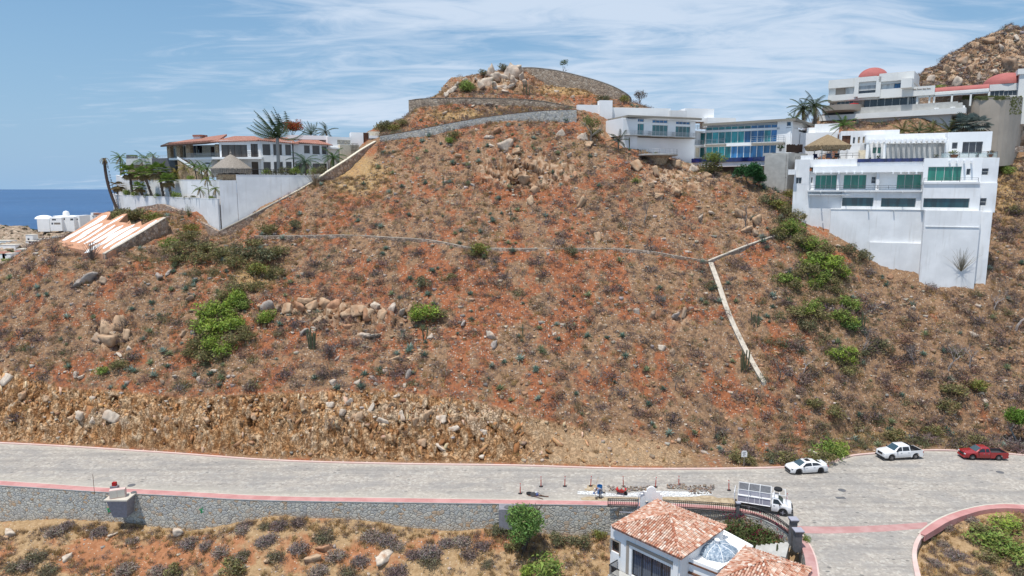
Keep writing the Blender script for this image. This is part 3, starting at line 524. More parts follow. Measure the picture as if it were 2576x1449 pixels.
# ---------------------------------------------------------------- road, pavements, kerbs
def mat_road():
    n = NB(newmat('cobble_road', (0.45, 0.43, 0.40), 0.9, 0, 0.2)); g = n.geo()
    nn = n.N('ShaderNodeTexNoise'); n.L(g, nn.inputs[0]); nn.inputs['Scale'].default_value = 1.2
    vv = n.N('ShaderNodeVectorMath'); vv.operation = 'MULTIPLY_ADD'; n.L(nn.outputs['Color'], vv.inputs[0]); vv.inputs[1].default_value = (0.3,)*3; n.L(g, vv.inputs[2])
    big = n.noise(n.map(g, (0.22, 0.45, 1)), 1.0, 5, 0.6); mid = n.noise(g, 1.1, 5, 0.65); fine = n.noise(g, 12, 3)
    cell = n.vor(vv.outputs[0], 3.6, 'F1', 'Color'); edge = n.vor(vv.outputs[0], 3.6, 'DISTANCE_TO_EDGE', 'Distance'); sp = n.N('ShaderNodeSeparateColor'); n.L(cell, sp.inputs[0])
    c = n.ramp(sp.outputs[0], [(0.0, (0.31, 0.275, 0.24)), (0.3, (0.41, 0.365, 0.315)), (0.6, (0.36, 0.325, 0.285)), (0.8, (0.47, 0.42, 0.36)), (1.0, (0.50, 0.465, 0.41))])
    c = n.mix(n.mr(edge, 0.05, 0.0, 0, 0.5), c, (0.44, 0.40, 0.335))
    c = n.mix(n.mr(n.noise(g, 5.0, 4, .7), .4, .65, 0, .35), c, (0.22, 0.21, 0.2)); c = n.mix(n.mr(big, 0.42, 0.62, 0, 0.5), c, (0.25, 0.24, 0.232)); c = n.mix(n.mr(mid, 0.5, 0.8, 0, 0.28), c, (0.46, 0.42, 0.345))
    # odd dark stones laid among the pale ones
    dk = n.vor(n.map(g, (0.75, 1.5, 1)), 1.05, 'F1', 'Distance'); dc = n.vor(n.map(g, (0.75, 1.5, 1)), 1.05, 'F1', 'Color'); s2 = n.N('ShaderNodeSeparateColor'); n.L(dc, s2.inputs[0])
    c = n.mix(n.math('MULTIPLY', n.math('MULTIPLY', n.mr(s2.outputs[0], 0.55, 0.6), n.mr(dk, 0.2, 0.12)), n.mr(s2.outputs[1], 0, 1, 0.35, 0.85)), c, (0.10, 0.10, 0.098))
    c = n.mix(n.mr(n.noise(n.map(g, (0.045, 0.8, 1)), 1.0, 4, .6), .46, .66, 0, .38), c, (0.19, 0.18, 0.17)); c = n.mix(n.mr(n.noise(n.map(g, (.5, .8, 1), loc=(5, 9, 0)), 1.0, 2, .4), .70, .74, 0, .45), c, (0.17, 0.16, 0.15))
    c = n.mix(n.mr(n.attr('edge', 'Fac'), 0.0, 1.0, 0, .6), c, (0.50, 0.455, 0.375))
    n.col(c); n.bump(n.math('ADD', n.mr(edge, 0, 0.12), n.math('MULTIPLY', fine, 0.3)), 0.45, 0.04)
mat_road()
def mk_pave(name, c, c2):
    n = NB(newmat(name, c, 0.9, 0, 0.2)); g = n.geo(); a = n.noise(g, 0.6, 5, 0.6); b = n.noise(g, 7, 4, 0.7)
    cc = n.mix(n.mr(a, 0.35, 0.65), c, c2); n.col(n.mix(n.mr(b, 0.5, 0.8, 0, 0.3), cc, tuple(x*0.75 for x in c)))
mk_pave('pink_pavement', (0.44, 0.21, 0.195), (0.52, 0.28, 0.26)); mk_pave('pale_pink', (0.58, 0.41, 0.365), (0.64, 0.49, 0.44)); mk_pave('dusty_pink', (0.40, 0.215, 0.20), (0.47, 0.29, 0.27))
mk_pave('verge_dirt', (0.42, 0.27, 0.155), (0.52, 0.36, 0.22)); mk_pave('pale_edge', (0.5, 0.45, 0.38), (0.56, 0.51, 0.43))
def resample(pts, step=0.8):
    pts = [Vector(p) for p in pts]; n = len(pts); out = []
    for i in range(n-1):
        p0, p1_, p2_, p3_ = pts[max(i-1, 0)], pts[i], pts[i+1], pts[min(i+2, n-1)]
        k = max(1, int((p2_-p1_).length/step))
        for j in range(k):
            t = j/k; out.append(0.5*((2*p1_)+(p2_-p0)*t+(2*p0-5*p1_+4*p2_-p3_)*t*t+(3*p1_-p0-3*p2_+p3_)*t**3))
    out.append(pts[-1]); return out
def band(name, A, B, z0, z1, mat, kind='structure'):
    """raised strip between two polylines with the same count"""
    mb = MB(); n = len(A)
    vs = []
    for a, b in zip(A, B): vs += [(a.x, a.y, z1), (b.x, b.y, z1), (a.x, a.y, z0), (b.x, b.y, z0)]
    fs = []
    for i in range(n-1):
        o = 4*i; fs += [(o, o+1, o+5, o+4), (o, o+4, o+6, o+2), (o+1, o+3, o+7, o+5)]
    fs += [(0, 2, 3, 1), (4*n-4, 4*n-3, 4*n-1, 4*n-2)]
    mb.add(vs, fs); return struct(name, mb.mesh(name), mat)
def offset(P, d):
    out = []
    for i, p in enumerate(P):
        t = (P[min(i+1, len(P)-1)]-P[max(i-1, 0)]); t.z = 0; t.normalize(); out.append(p+Vector((-t.y, t.x, 0))*d)
    return out
# the road sheet (one big sheet under kerbs and pavements)
RN = [onz(x, y) for x, y in [(-700, 1178), (0, 1222), (687, 1260), (1268, 1268.5), (1527, 1272), (1853, 1290), (1915, 1305)]]
_m = MB(); kp = resample(KP, 3.0)
drive_l = [onz(*c7(*p)) for p in [(612, 905), (690, 930), (735, 1040), (750, 1150), (750, 1254), (720, 1450)]]
drive_r = [onz(*c7(*p)) for p in [(1712, 1450), (1712, 1254), (1680, 1110), (1680, 1030), (1700, 960), (1760, 895), (1850, 845), (1950, 785), (2120, 725), (2300, 685), (2576, 685), (3300, 760)]]
poly = kp + list(reversed([p for p in drive_r])) + list(reversed(drive_l)) + list(reversed(RN))
bm = bmesh.new(); vs = [bm.verts.new((p.x, p.y, 0.0)) for p in poly]; f = bm.faces.new(vs); f.normal_update()
if f.normal.z < 0: f.normal_flip()
bmesh.ops.triangulate(bm, faces=[f])
for ax, rng_ in ((0, np.arange(-88, 88, 1.5)), (1, np.arange(40, 96, .75))):     # slice into small faces so that worn edges can be stored per vertex
    for v_ in rng_:
        co = [0, 0, 0]; no = [0, 0, 0]; co[ax] = float(v_); no[ax] = 1; bmesh.ops.bisect_plane(bm, geom=bm.verts[:]+bm.edges[:]+bm.faces[:], plane_co=co, plane_no=no)
me = bpy.data.meshes.new('road'); bm.to_mesh(me); bm.free()
_v = np.zeros(len(me.vertices)*3); me.vertices.foreach_get('co', _v); _v = _v.reshape(-1, 3)
_rx = np.array([p.x for p in RN]); _ry = np.array([p.y for p in RN]); dn = np.where(_v[:, 0] < 25, _v[:, 1]-np.interp(_v[:, 0], _rx, _ry), 9); df = Yf(_v[:, 0]/_v[:, 1])-_v[:, 1]
_a = me.attributes.new('edge', 'FLOAT', 'POINT'); _a.data.foreach_set('value', np.clip(np.maximum(1-dn/3.6, .8-df/1.3), 0, 1).astype(np.float32))
_o = struct('road', me, 'cobble_road')
# far kerb with its pink top and the dirt verge
K1 = resample(KP, 0.8); K2 = offset(K1, 0.30)
band('far_kerb', K1, K2, -0.3, 0.13, 'pale_pink')
# near pavement along the stone wall
SO = resample([onz(x, y, 0.13) for x, y in [(-700, 1165.5), (0, 1209.5), (232, 1225), (347, 1230.5), (687, 1248), (1001, 1253), (1268, 1257), (1527, 1261), (1640, 1265), (1750, 1269), (1853, 1278), (1918, 1295), (1962, 1318), (1999, 1342)]], 1.0)
def near_on(P, Q):
    out = []
    for p in P:
        best = min(range(len(Q)-1), key=lambda i: ((Q[i]+Q[i+1])/2-p).length_squared); a, b = Q[best], Q[best+1]; t = max(0, min(1, (p-a).dot(b-a)/max((b-a).length_squared, 1e-9))); out.append(a+(b-a)*t)
    return out
WTs = resample([Vector((p.x, p.y, 0.13)) for p in WT], 0.6); SI = near_on(SO, WTs)
band('near_pavement', SO, SI, -0.3, 0.13, 'pink_pavement')
band('near_kerb_edge', offset(SO, 0.12), offset(SO, 0.003), -0.3, 0.132, 'pale_edge')
# pink band across the driveway mouth, dark rougher paint
A = [onz(*c7(*p), 0.006) for p in [(650, 833), (900, 838), (1150, 835), (1450, 822), (1765, 800)]]; B = [onz(*c7(*p), 0.006) for p in [(645, 890), (900, 896), (1150, 890), (1450, 876), (1765, 850)]]
A = resample(A, 1); B = near_on(A, resample(B, 0.4)); band('pink_crossing', A, B, -0.02, 0.006, 'dusty_pink')
# driveway left pavement
A = resample([onz(*c7(*p), 0.13) for p in [(695, 890), (745, 945), (790, 1020), (822, 1100), (838, 1180), (848, 1254), (850, 1500)]], 0.8)
B = resample([onz(*c7(*p), 0.13) for p in [(640, 905), (692, 960), (722, 1040), (738, 1100), (746, 1170), (748, 1254), (735, 1500)]], 0.3)
band('driveway_pavement', A, near_on(A, B), -0.3, 0.13, 'dusty_pink'); band('driveway_kerb', offset(A, 0.14), offset(A, 0.003), -0.3, 0.135, 'pale_pink')
# island pavement
A = resample([onz(*c7(*p), 0.13) for p in [(3300, 730), (2576, 655), (2300, 655), (2100, 690), (1950, 737), (1850, 783), (1760, 842), (1700, 893)]], 0.8)
B = resample([onz(*c7(*p), 0.13) for p in [(3300, 765), (2576, 690), (2300, 690), (2120, 730), (1950, 792), (1860, 845), (1775, 895), (1712, 935)]], 0.3)
band('island_pavement', A, near_on(A, B), -0.5, 0.13, 'pink_pavement'); band('island_kerb_edge', offset(A, -0.003), offset(A, -0.16), -0.3, 0.132, 'pale_edge')
A = resample([onz(*c7(*p), 0.14) for p in [(1706, 886), (1660, 960), (1640, 1040), (1640, 1110), (1652, 1190), (1665, 1254), (1690, 1450)]], 0.6)
B = resample([onz(*c7(*p), 0.14) for p in [(1718, 930), (1692, 985), (1676, 1050), (1680, 1120), (1695, 1190), (1712, 1254), (1740, 1450)]], 0.3)
band('island_kerb', A, near_on(A, B), -0.5, 0.135, 'pale_pink')
# ---------------------------------------------------------------- walls
def wall(name, top, drop_, thick, mat, label, cat='wall', cap=None, capmat='concrete_cap', capw=0.1, caph=0.12, step=1.2, smooth_path=True, capname='cap', side=1, group=None):
    P = resample(top, step) if smooth_path else [Vector(p) for p in top]
    dr = drop_ if callable(drop_) else (lambda p: drop_)
    F_, B_ = P, offset(P, thick*side)
    o = P[0].copy(); root = thing(name, label, cat, (o.x, o.y, o.z), group=group)
    vs = []
    for a, b in zip(F_, B_): d = dr(a); vs += [a-o, b-o, Vector((a.x, a.y, a.z-d))-o, Vector((b.x, b.y, b.z-d))-o]
    fs = []; n = len(P)
    for i in range(n-1):
        q = 4*i; fs += [(q, q+4, q+5, q+1), (q, q+2, q+6, q+4), (q+1, q+5, q+7, q+3)]
    fs += [(0, 1, 3, 2), (4*n-4, 4*n-2, 4*n-1, 4*n-3)]
    mb = MB().add(vs, fs); bmm = part('masonry', mb, mat, root)
    if cap:
        A_, B2 = offset(P, -capw*side), offset(P, (thick+capw)*side); vs = []
        for a, b in zip(A_, B2): vs += [a-o+Vector((0, 0, caph)), b-o+Vector((0, 0, caph)), a-o+Vector((0, 0, 0.003)), b-o+Vector((0, 0, 0.003))]
        mb = MB().add(vs, [f for f in fs]); part(capname, mb, capmat, root)
    return root
# retaining wall along the road (top at pavement level)
wall('retaining_wall', [Vector((p.x, p.y-0.02, 0.05)) for p in WT], 9.0, 0.5, 'road_wall_stone', 'long grey rubble stone retaining wall under the pink roadside pavement', 'retaining wall', cap=True, capw=0.03, caph=0.075, step=1.5, capmat='concrete')
# ---------------------------------------------------------------- building kit: a vertical facade frame read from the photo
class Fr:
    def __init__(s, cv, xa, ya, YA, xb, yb, YB):
        s.cv = cv; A = at(*cv(xa, ya), YA); B = at(*cv(xb, yb), YB); s.A = Vector((A.x, A.y, 0)); s.t = Vector((B.x-A.x, B.y-A.y, 0)).normalized(); s.n = Vector((s.t.y, -s.t.x, 0))
    def sz(s, x, y, d=0.0):
        a, b = ray(*s.cv(x, y)); A = s.A+s.n*d       # solve a*Y = A.x + t.x*q ; Y = A.y + t.y*q
        q = (A.x-a*A.y)/(a*s.t.y-s.t.x); Y = A.y+s.t.y*q; return q, CAMH+b*Y
    def w(s, q, d, z): p = s.A+s.t*q+s.n*d; return Vector((p.x, p.y, z))
    def at(s, x, y, d=0.0): q, z = s.sz(x, y, d); return s.w(q, d, z)
    def shift(s, d): f = Fr.__new__(Fr); f.cv = s.cv; f.A = s.A+s.n*d; f.t = s.t; f.n = s.n; return f
class Bld:
    def __init__(s, name, label, cat, fr, base=None, root=None):
        s.f = fr
        if root: s.root = root; s.o = root.location.copy()
        else:
            s.o = base or fr.A.copy(); s.root = thing(name, label, cat, s.o)
    def w(s, q, d, z): return s.f.w(q, d, z)-s.o
    def qbox(s, mb, q0, q1, d0, d1, z0, z1, c=None):
        w = s.w; return mb.hexa([w(q0, d1, z0), w(q1, d1, z0), w(q1, d0, z0), w(q0, d0, z0), w(q0, d1, z1), w(q1, d1, z1), w(q1, d0, z1), w(q0, d0, z1)], c)
    def R(s, x0, y0, x1, y1, d):
        q0, z1 = s.f.sz(x0, y0, d); q1, z0 = s.f.sz(x1, y1, d); return q0, q1, z0, z1
    def box(s, mb, x0, y0, x1, y1, d1, dep, down=0.0, c=None):
        q0, q1, z0, z1 = s.R(x0, y0, x1, y1, d1); return s.qbox(mb, q0, q1, d1-dep, d1, z0-down, z1, c)
    def pbox(s, name, x0, y0, x1, y1, d1, dep, mat, down=0.0, label=None):
        mb = MB(); s.box(mb, x0, y0, x1, y1, d1, dep, down); return part(name, mb, mat, s.root, label=label)
    def window(s, q0, q1, z0, z1, d, pane='glass_dark', n=2, frame='frame_light', fw=0.06, hbar=0, name='window', label=None):
        mb = MB(); b = lambda a, b_, c, e: s.qbox(mb, a, b_, d-0.02, d+0.045, c, e)
        b(q0, q0+fw, z0, z1); b(q1-fw, q1, z0, z1); b(q0+fw, q1-fw, z0, z0+fw); b(q0+fw, q1-fw, z1-fw, z1)
        for i in range(1, n): c = q0+(q1-q0)*i/n; b(c-fw/2, c+fw/2, z0+fw, z1-fw)
        for i in range(1, hbar+1): c = z0+(z1-z0)*i/(hbar+1); s.qbox(mb, q0+fw, q1-fw, d-0.015, d+0.04, c-fw/2, c+fw/2)
        o = part(name, mb, frame, s.root, label=label); mp = MB(); s.qbox(mp, q0+0.02, q1-0.02, d-0.06, d, z0+0.02, z1-0.02); part('pane', mp, pane, o); return o
    def blk(s, x0, y0, x1, y1, d=0.0, dep=6.0, ops=(), mat='white_stucco', down=0.0, name='wall', up=0.0, rec=0.2, label=None):
        """wall mass with real window recesses; ops = (x0,y0,x1,y1,pane,n,[frame],[hbar])"""
        q0, q1, z0, z1 = s.R(x0, y0, x1, y1, d); z0 -= down; z1 += up; mb = MB()
        O = []
        for o in ops:
            a, b, c, e = s.R(*o[:4], d); O.append((max(a, q0+0.02), min(b, q1-0.02), max(c, z0+0.02), min(e, z1-0.02), o[4:]))
        if not O: s.qbox(mb, q0, q1, d-dep, d, z0, z1)
        else:
            s.qbox(mb, q0, q1, d-dep, d-rec-0.08, z0, z1)
            qs = sorted({q0, q1, *[o[0] for o in O], *[o[1] for o in O]}); zs = sorted({z0, z1, *[o[2] for o in O], *[o[3] for o in O]}); w = s.w
            for i in range(len(qs)-1):
                for j in range(len(zs)-1):
                    cq, cz = (qs[i]+qs[i+1])/2, (zs[j]+zs[j+1])/2
                    if any(o[0] < cq < o[1] and o[2] < cz < o[3] for o in O): continue
                    mb.add([w(qs[i], d, zs[j]), w(qs[i+1], d, zs[j]), w(qs[i+1], d, zs[j+1]), w(qs[i], d, zs[j+1])], [(0, 1, 2, 3)])
            e = d-rec-0.08
            for a, b, c, f, _ in O+[(q0, q1, z0, z1, None)]:
                P = [(a, c), (b, c), (b, f), (a, f)]
                for k in range(4):
                    p, r = P[k], P[(k+1) % 4]; mb.add([w(p[0], d, p[1]), w(r[0], d, r[1]), w(r[0], e, r[1]), w(p[0], e, p[1])], [(0, 3, 2, 1)] if _ is None else [(0, 1, 2, 3)])
        o_ = part(name, mb, mat, s.root, label=label)
        for a, b, c, f, st in O:
            s.window(a, b, c, f, d-rec, pane=st[0], n=st[1] if len(st) > 1 else 2, frame=st[2] if len(st) > 2 else 'frame_light', hbar=st[3] if len(st) > 3 else 0)
        return o_
    def rail(s, x0, y0, x1, y1, d, mat='steel', bars=3, posts=None, name='railing', ret=0.0, r=0.03):
        q0, q1, z0, z1 = s.R(x0, y0, x1, y1, d); mb = MB(); k = posts or max(2, int((q1-q0)/1.3))
        for i in range(k+1): c = q0+(q1-q0)*i/k; s.qbox(mb, c-r, c+r, d-r, d+r, z0, z1)
        for i in range(bars): z = z1-(z1-z0)*i/bars; s.qbox(mb, q0, q1, d-r*0.8, d+r*0.8, z-r, z+r*0.9)
        if ret:
            for e in (q0, q1):
                for i in range(bars): z = z1-(z1-z0)*i/bars; s.qbox(mb, e-r*0.8, e+r*0.8, d-ret, d-r, z-r, z+r*0.9)
        return part(name, mb, mat, s.root)
def iron_rail(pts, h, mat='black_iron', name='iron_railing', step=0.16, label='', cat='railing', orn=False):
    P = resample(pts, step); o = P[0].copy(); root = thing(name, label, cat, o); mb = MB(); mr = MB()
    for i, p in enumerate(P):
        q = p-o; mb.box(q.x-0.024, q.x+0.024, q.y-0.024, q.y+0.024, q.z+0.06, q.z+h-0.02)
    for a, b in zip(P[:-1], P[1:]):
        for z in (0.07, h*0.97): mr.tube([a-o+Vector((0, 0, z)), b-o+Vector((0, 0, z))], 0.045, 4, cap=False)
        if orn:
            m = (a+b)/2-o
            for z in (h*0.25, h*0.78): mr.tube([m+Vector((-0.055, -0.006, z)), m+Vector((0, -0.006, z+0.07)), m+Vector((0.055, -0.006, z)), m+Vector((0, -0.006, z-0.07)), m+Vector((-0.055, -0.006, z))], 0.034, 4, cap=False)
    part('balusters', mb, mat, root); part('rails', mr, mat, root); return root
def roof_mat():
    n = NB(newmat('clay_roof', (0.42, 0.2, 0.13), 0.85)); g = n.obj(); w = n.N('ShaderNodeTexWave'); w.bands_direction = 'X'; n.L(g, w.inputs[0]); w.inputs['Scale'].default_value = 0.9
    c = n.mix(w.outputs[1], (0.20, 0.075, 0.05), (0.46, 0.21, 0.15)); c = n.mix(n.mr(n.noise(g, 3, 4, 0.7), 0.45, 0.7, 0, 0.6), c, (0.52, 0.34, 0.27)); n.col(c); n.bump(w.outputs[1], 0.8, 0.1)
roof_mat()
def thatch_mat(name, a, b):
    n = NB(newmat(name, a, 0.95)); g = n.geo(); v = n.noise(n.map(g, (7, 7, 1.2)), 1.5, 5, 0.7); n.col(n.mix(n.mr(v, 0.3, 0.7), a, b)); n.bump(v, 0.8, 0.1)
thatch_mat('thatch_grey', (0.17, 0.145, 0.12), (0.40, 0.35, 0.30)); thatch_mat('thatch_brown', (0.13, 0.09, 0.05), (0.40, 0.30, 0.18))
def palapa(label, c, rx, h, hr, mat, square=False, posts=4, apex=1.5):
    """thatched umbrella hut: c = centre on deck, h eave height"""
    root = thing('palapa', label, 'palapa', c); mb = MB(); n = 4 if square else 20; vs = []
    rings = [(1.0, -0.35), (1.06, 0.0), (0.62, 0.45), (0.28, 0.78), (0.02, 1.0)]
    N = 40
    for k, (r, t) in enumerate(rings):
        for i in range(N):
            a = 2*math.pi*i/N; rr = r*rx
            if square: rr *= min(1/max(abs(math.cos(a)), abs(math.sin(a))), 1.28)
            j = random.uniform(-0.12, 0.10) if k == 0 else 0; rr *= random.uniform(0.96, 1.03) if k < 2 else 1
            vs.append((rr*math.cos(a), rr*math.sin(a), h+t*hr*(1 if t > 0 else 1.0)+j))
    fs = [(k*N+i, k*N+(i+1) % N, (k+1)*N+(i+1) % N, (k+1)*N+i) for k in range(len(rings)-1) for i in range(N)]
    fs.append(tuple(range(N))[::-1]); mb.add(vs, fs); part('thatch_roof', mb, mat, root)
    fr = MB()
    for i in range(420):           # loose straws along the eave and slopes
        a = random.uniform(0, 2*math.pi); r = random.choice([1.04, 1.04, 0.9, 0.7, 0.5]); t = (1.04-r)/1.04*1.0
        rr = r*rx*(min(1/max(abs(math.cos(a)), abs(math.sin(a))), 1.28) if square else 1); z = h+t*hr+0.05; L = random.uniform(0.2, 0.45); da = 0.03
        fr.add([(rr*math.cos(a-da), rr*math.sin(a-da), z), (rr*math.cos(a+da), rr*math.sin(a+da), z), ((rr+L*0.45)*math.cos(a), (rr+L*0.45)*math.sin(a), z-L)], [(0, 1, 2)])
    part('loose_straw', fr, mat, root)
    for i in range(posts):
        a = 2*math.pi*(i+0.5)/posts; p = MB(); x, y = rx*0.72*math.cos(a), rx*0.72*math.sin(a); p.tube([(x, y, 0), (x, y, h+0.2)], 0.11, 8); part('post', p, 'frame_light' if square else 'wood_brown', root)
    if apex and not square: part('finial', MB().lathe([(0.16, h+hr-0.1), (0.2, h+hr+0.2), (0.05, h+hr+0.5), (0.02, h+hr+0.9)], n=8), 'thatch_grey', root)
    return root
# ================================================================ white cliff house at the right
f5 = Fr(c5, 215, 500, 119, 1945, 500, 108)
B = Bld('cliff_house', 'large white stepped house on the right slope with green curtained windows and huge blank base', 'house', f5, base=f5.w(5, 0, 18))
GG = 'glass_green'
B.blk(217, 545, 345, 615, 0.0, 9, down=16)                                                   # left flank, lower
B.blk(232, 340, 345, 548, 0.02, 8, [(238, 492, 284, 548, 'glass_dark', 2)])
B.blk(345, 440, 1330, 606, -0.9, 7, [(405, 472, 580, 590, GG, 4), (645, 470, 830, 590, GG, 3), (880, 486, 918, 542, 'glass_dark', 1, 'frame_light', 1), (1098, 467, 1298, 590, GG, 3), (366, 490, 378, 540, 'glass_dark', 1)], mat='bright_white')
B.pbox('parapet', 385, 400, 1340, 445, 0.55, 8, 'bright_white'); B.pbox('parapet', 345, 340, 780, 402, -0.4, 7.5, 'white_stucco')
B.pbox('balcony_slab', 338, 600, 1316, 614, 0.9, 2.2, 'white_stucco')
for x in (590, 925): B.pbox('fin_wall', x, 446, x+14, 600, 0.2, 1.4, 'white_stucco')
B.blk(345, 612, 640, 790, 0.05, 8, down=14); 
B.blk(630, 612, 1312, 768, 0.45, 8, [(630, 662, 893, 740, 'glass_pool', 1), (962, 666, 1252, 747, 'glass_pool', 1)])
B.blk(535, 762, 1318, 800, 1.1, 9, down=18); B.pbox('ledge', 532, 760, 1322, 768, 1.2, 0.5, 'bright_white'); B.pbox('low_step_wall', 866, 1042, 1302, 1060, 1.55, 1.5, 'white_stucco', down=8)
B.pbox('overhang', 345, 634, 690, 643, 0.75, 0.8, 'white_stucco')
B.blk(1330, 330, 1805, 545, 0.7, 8, [(1362, 402, 1637, 522, GG, 4), (1687, 418, 1717, 472, 'glass_dark', 1)], mat='bright_white')
B.pbox('balcony_slab', 1325, 530, 1800, 545, 1.9, 1.6, 'white_stucco'); B.blk(1322, 545, 1792, 775, 1.7, 9, [(1322, 668, 1707, 752, 'glass_pool', 1)])
B.blk(1335, 772, 1810, 800, 2.6, 10, down=20); B.pbox('ledge', 1338, 908, 1795, 917, 2.72, 0.14, 'bright_white')
B.blk(1800, 326, 1945, 545, 0.6, 9, [(1818, 415, 1870, 472, 'glass_dark', 1, 'frame_light', 1)]); B.blk(1792, 540, 1925, 790, 0.9, 9, [(1800, 667, 1852, 733, 'glass_dark', 1, 'frame_light', 1)])
B.blk(1812, 786, 1905, 820, 1.6, 10, down=20)
for i in range(14):
    x = 400+i*66
    if 850 < x < 1000: continue
    B.pbox('roof_beam', x, 447, x+9, 462, 1.1, 1.0, 'bright_white')
for x in (1545, 1605, 1668, 1730): B.pbox('roof_beam', x, 347, x+12, 372, 1.5, 1.2, 'bright_white')
for x, y in ((447, 612), (658, 612), (875, 612), (1145, 614), (855, 770), (1070, 772), (462, 785)):
    B.pbox('drain_spout', x-4, y, x+4, y+9, 1.55, 0.9, 'frame_light')
B.rail(365, 560, 930, 592, 0.82, 'dark_grey', 2, 5); B.rail(935, 560, 1300, 592, 0.82, 'dark_grey', 2, 4); B.rail(1325, 498, 1785, 530, 1.8, 'dark_grey', 2, 3)
B.pbox('side_balcony', 172, 425, 232, 468, 0.9, 2.5, 'white_stucco')
# pool edge and deck
q0, z1 = B.f.sz(232, 340, 0)
B.pbox('pool_wall', 760, 335, 1330, 357, 0.0, 1.2, 'pool_tile'); B.blk(780, 357, 1330, 402, -0.25, 7, mat='bright_white')
q0, q1, z0, z1 = B.R(232, 330, 1945, 330, 0); mb = MB(); B.qbox(mb, q0, q1, -13, -0.5, z1-0.6, z1-0.25); part('deck', mb, 'concrete', B.root)
DECKZ = z1-0.25
# top storey, set back
T = Bld('', '', '', f5.shift(-6.5), root=B.root)
T.blk(1000, 205, 1500, 335, 0, 5, [(1000, 207, 1497, 330, 'curtain_white', 8)], mat='bright_white', down=0.5)
T.pbox('parapet', 835, 130, 1535, 172, -1.0, 6, 'bright_white', down=0.3); T.pbox('pergola_beam', 835, 170, 1520, 182, 1.6, 0.5, 'bright_white')
for i in range(15): x = 862+i*45.5; T.pbox('pergola_rafter', x, 174-i*0.6, x+17, 204-i*0.6, 2.3, 3.4, 'bright_white')
for x in (838, 984, 1508): T.pbox('pergola_post', x, 182, x+13, 330, 1.5, 0.5, 'bright_white', down=0.4)
T.blk(860, 205, 985, 335, -0.5, 5, [(890, 236, 920, 288, GG, 1), (932, 236, 958, 288, GG, 1)], mat='bright_white', down=0.5)
T.blk(1530, 110, 1885, 335, 1.2, 6, [(1655, 190, 1818, 290, 'glass_dark', 3), (1565, 195, 1608, 250, 'glass_dark', 1)], down=0.5, mat='bright_white')
T.blk(620, 100, 1100, 330, -3.5, 5, [(630, 138, 698, 212, 'wood_brown', 2, 'dark_wood'), (722, 150, 738, 205, 'glass_dark', 1), (764, 147, 780, 202, 'golden_stone', 1), (806, 145, 822, 200, 'golden_stone', 1), (848, 143, 864, 198, 'golden_stone', 1)], down=1)
T.blk(680, 225, 775, 330, -1.0, 2, down=1)
mb = MB()
for k in range(5): q0, q1, z0, z1 = T.R(772, 262+k*11, 832, 275+k*11, -0.3+k*0.35); T.qbox(mb, q0, q1, -1.2+k*0.35, -0.3+k*0.35, z0-0.4, z1)
part('steps', mb, 'cream', B.root)
R_ = Bld('', '', '', f5.shift(-0.6), root=B.root)
q0, q1, z0, z1 = R_.R(1472, 283, 1945, 326, 0); mb = MB(); R_.qbox(mb, q0, q1, -0.02, 0.02, z0+0.05, z1-0.05); part('glass_balustrade', mb, 'clear_rail', B.root); R_.rail(1472, 280, 1945, 326, 0.05, 'dark_grey', 1, 6)
R_.rail(440, 290, 775, 325, -0.3, 'dark_grey', 2, 6); R_.rail(235, 318, 275, 340, 0, 'dark_grey', 1, 2); R_.pbox('parapet', 278, 306, 385, 340, 0.0, 2, 'white_stucco')
c = f5.at(495, 320, -4.2); palapa('thatched square palapa hut with a brown roof on the white cliff house terrace', Vector((c.x, c.y, DECKZ)), 2.9, 2.45, 1.95, 'thatch_brown', square=True)
def pot(label, c, r=0.35, h=0.5, mat='dark_grey', n=14, L=0.8, colr=(0.06, 0.10, 0.03)):
    root = thing('potted_plant', label, 'potted plant', c); part('pot', MB().lathe([(r*0.7, 0), (r, h), (r*0.85, h), (r*0.8, h-0.08)], n=10), mat, root); mb = MB()
    for i in range(n):
        a = random.uniform(0, 6.28); e = random.uniform(0.4, 1.3); l = L*random.uniform(0.7, 1.1); dx, dy, dz = math.cos(a)*math.cos(e), math.sin(a)*math.cos(e), math.sin(e); w = 0.06
        k = random.uniform(0.7, 1.4); mb.add([(-dy*w, dx*w, h), (dy*w, -dx*w, h), (dx*l*0.6+dy*w, dy*l*0.6-dx*w, h+dz*l*0.8), (dx*l, dy*l, h+dz*l*0.75)], [(0, 1, 2), (0, 2, 3)], tuple(v*k for v in colr))
    part('leaves', mb, 'leafy', root)
for (x, y, d, lb, r, L, cc) in ((1578, 300, -0.9, 'wide planter of yellow-green fronds behind the left part of the glass balustrade', 0.7, 1.0, (0.18, 0.2, 0.03)), (1885, 318, -0.9, 'brown pot with orange and green leaves at the right end of the glass balustrade', 0.5, 0.9, (0.22, 0.14, 0.05)), (938, 328, -4.5, 'small dark pot with spiky leaves beside the white pergola left post', 0.3, 0.6, (0.05, 0.08, 0.04)), (1425, 326, -3.5, 'spiky grey agave in a pot in front of the white curtained doors', 0.3, 0.6, (0.16, 0.18, 0.14)), (868, 328, -4.5, 'dark round planter ball left of the white pergola', 0.35, 0.3, (0.02, 0.02, 0.02)), (1775, 322, -0.8, 'grey spiky plant in a low pot below the big terrace window', 0.3, 0.7, (0.18, 0.2, 0.17))):
    p = f5.at(x, y, d); pot(lb, Vector((p.x, p.y, DECKZ)), r, L*0.5, 'wood_brown' if r > 0.45 else 'dark_grey', 22, L, cc)
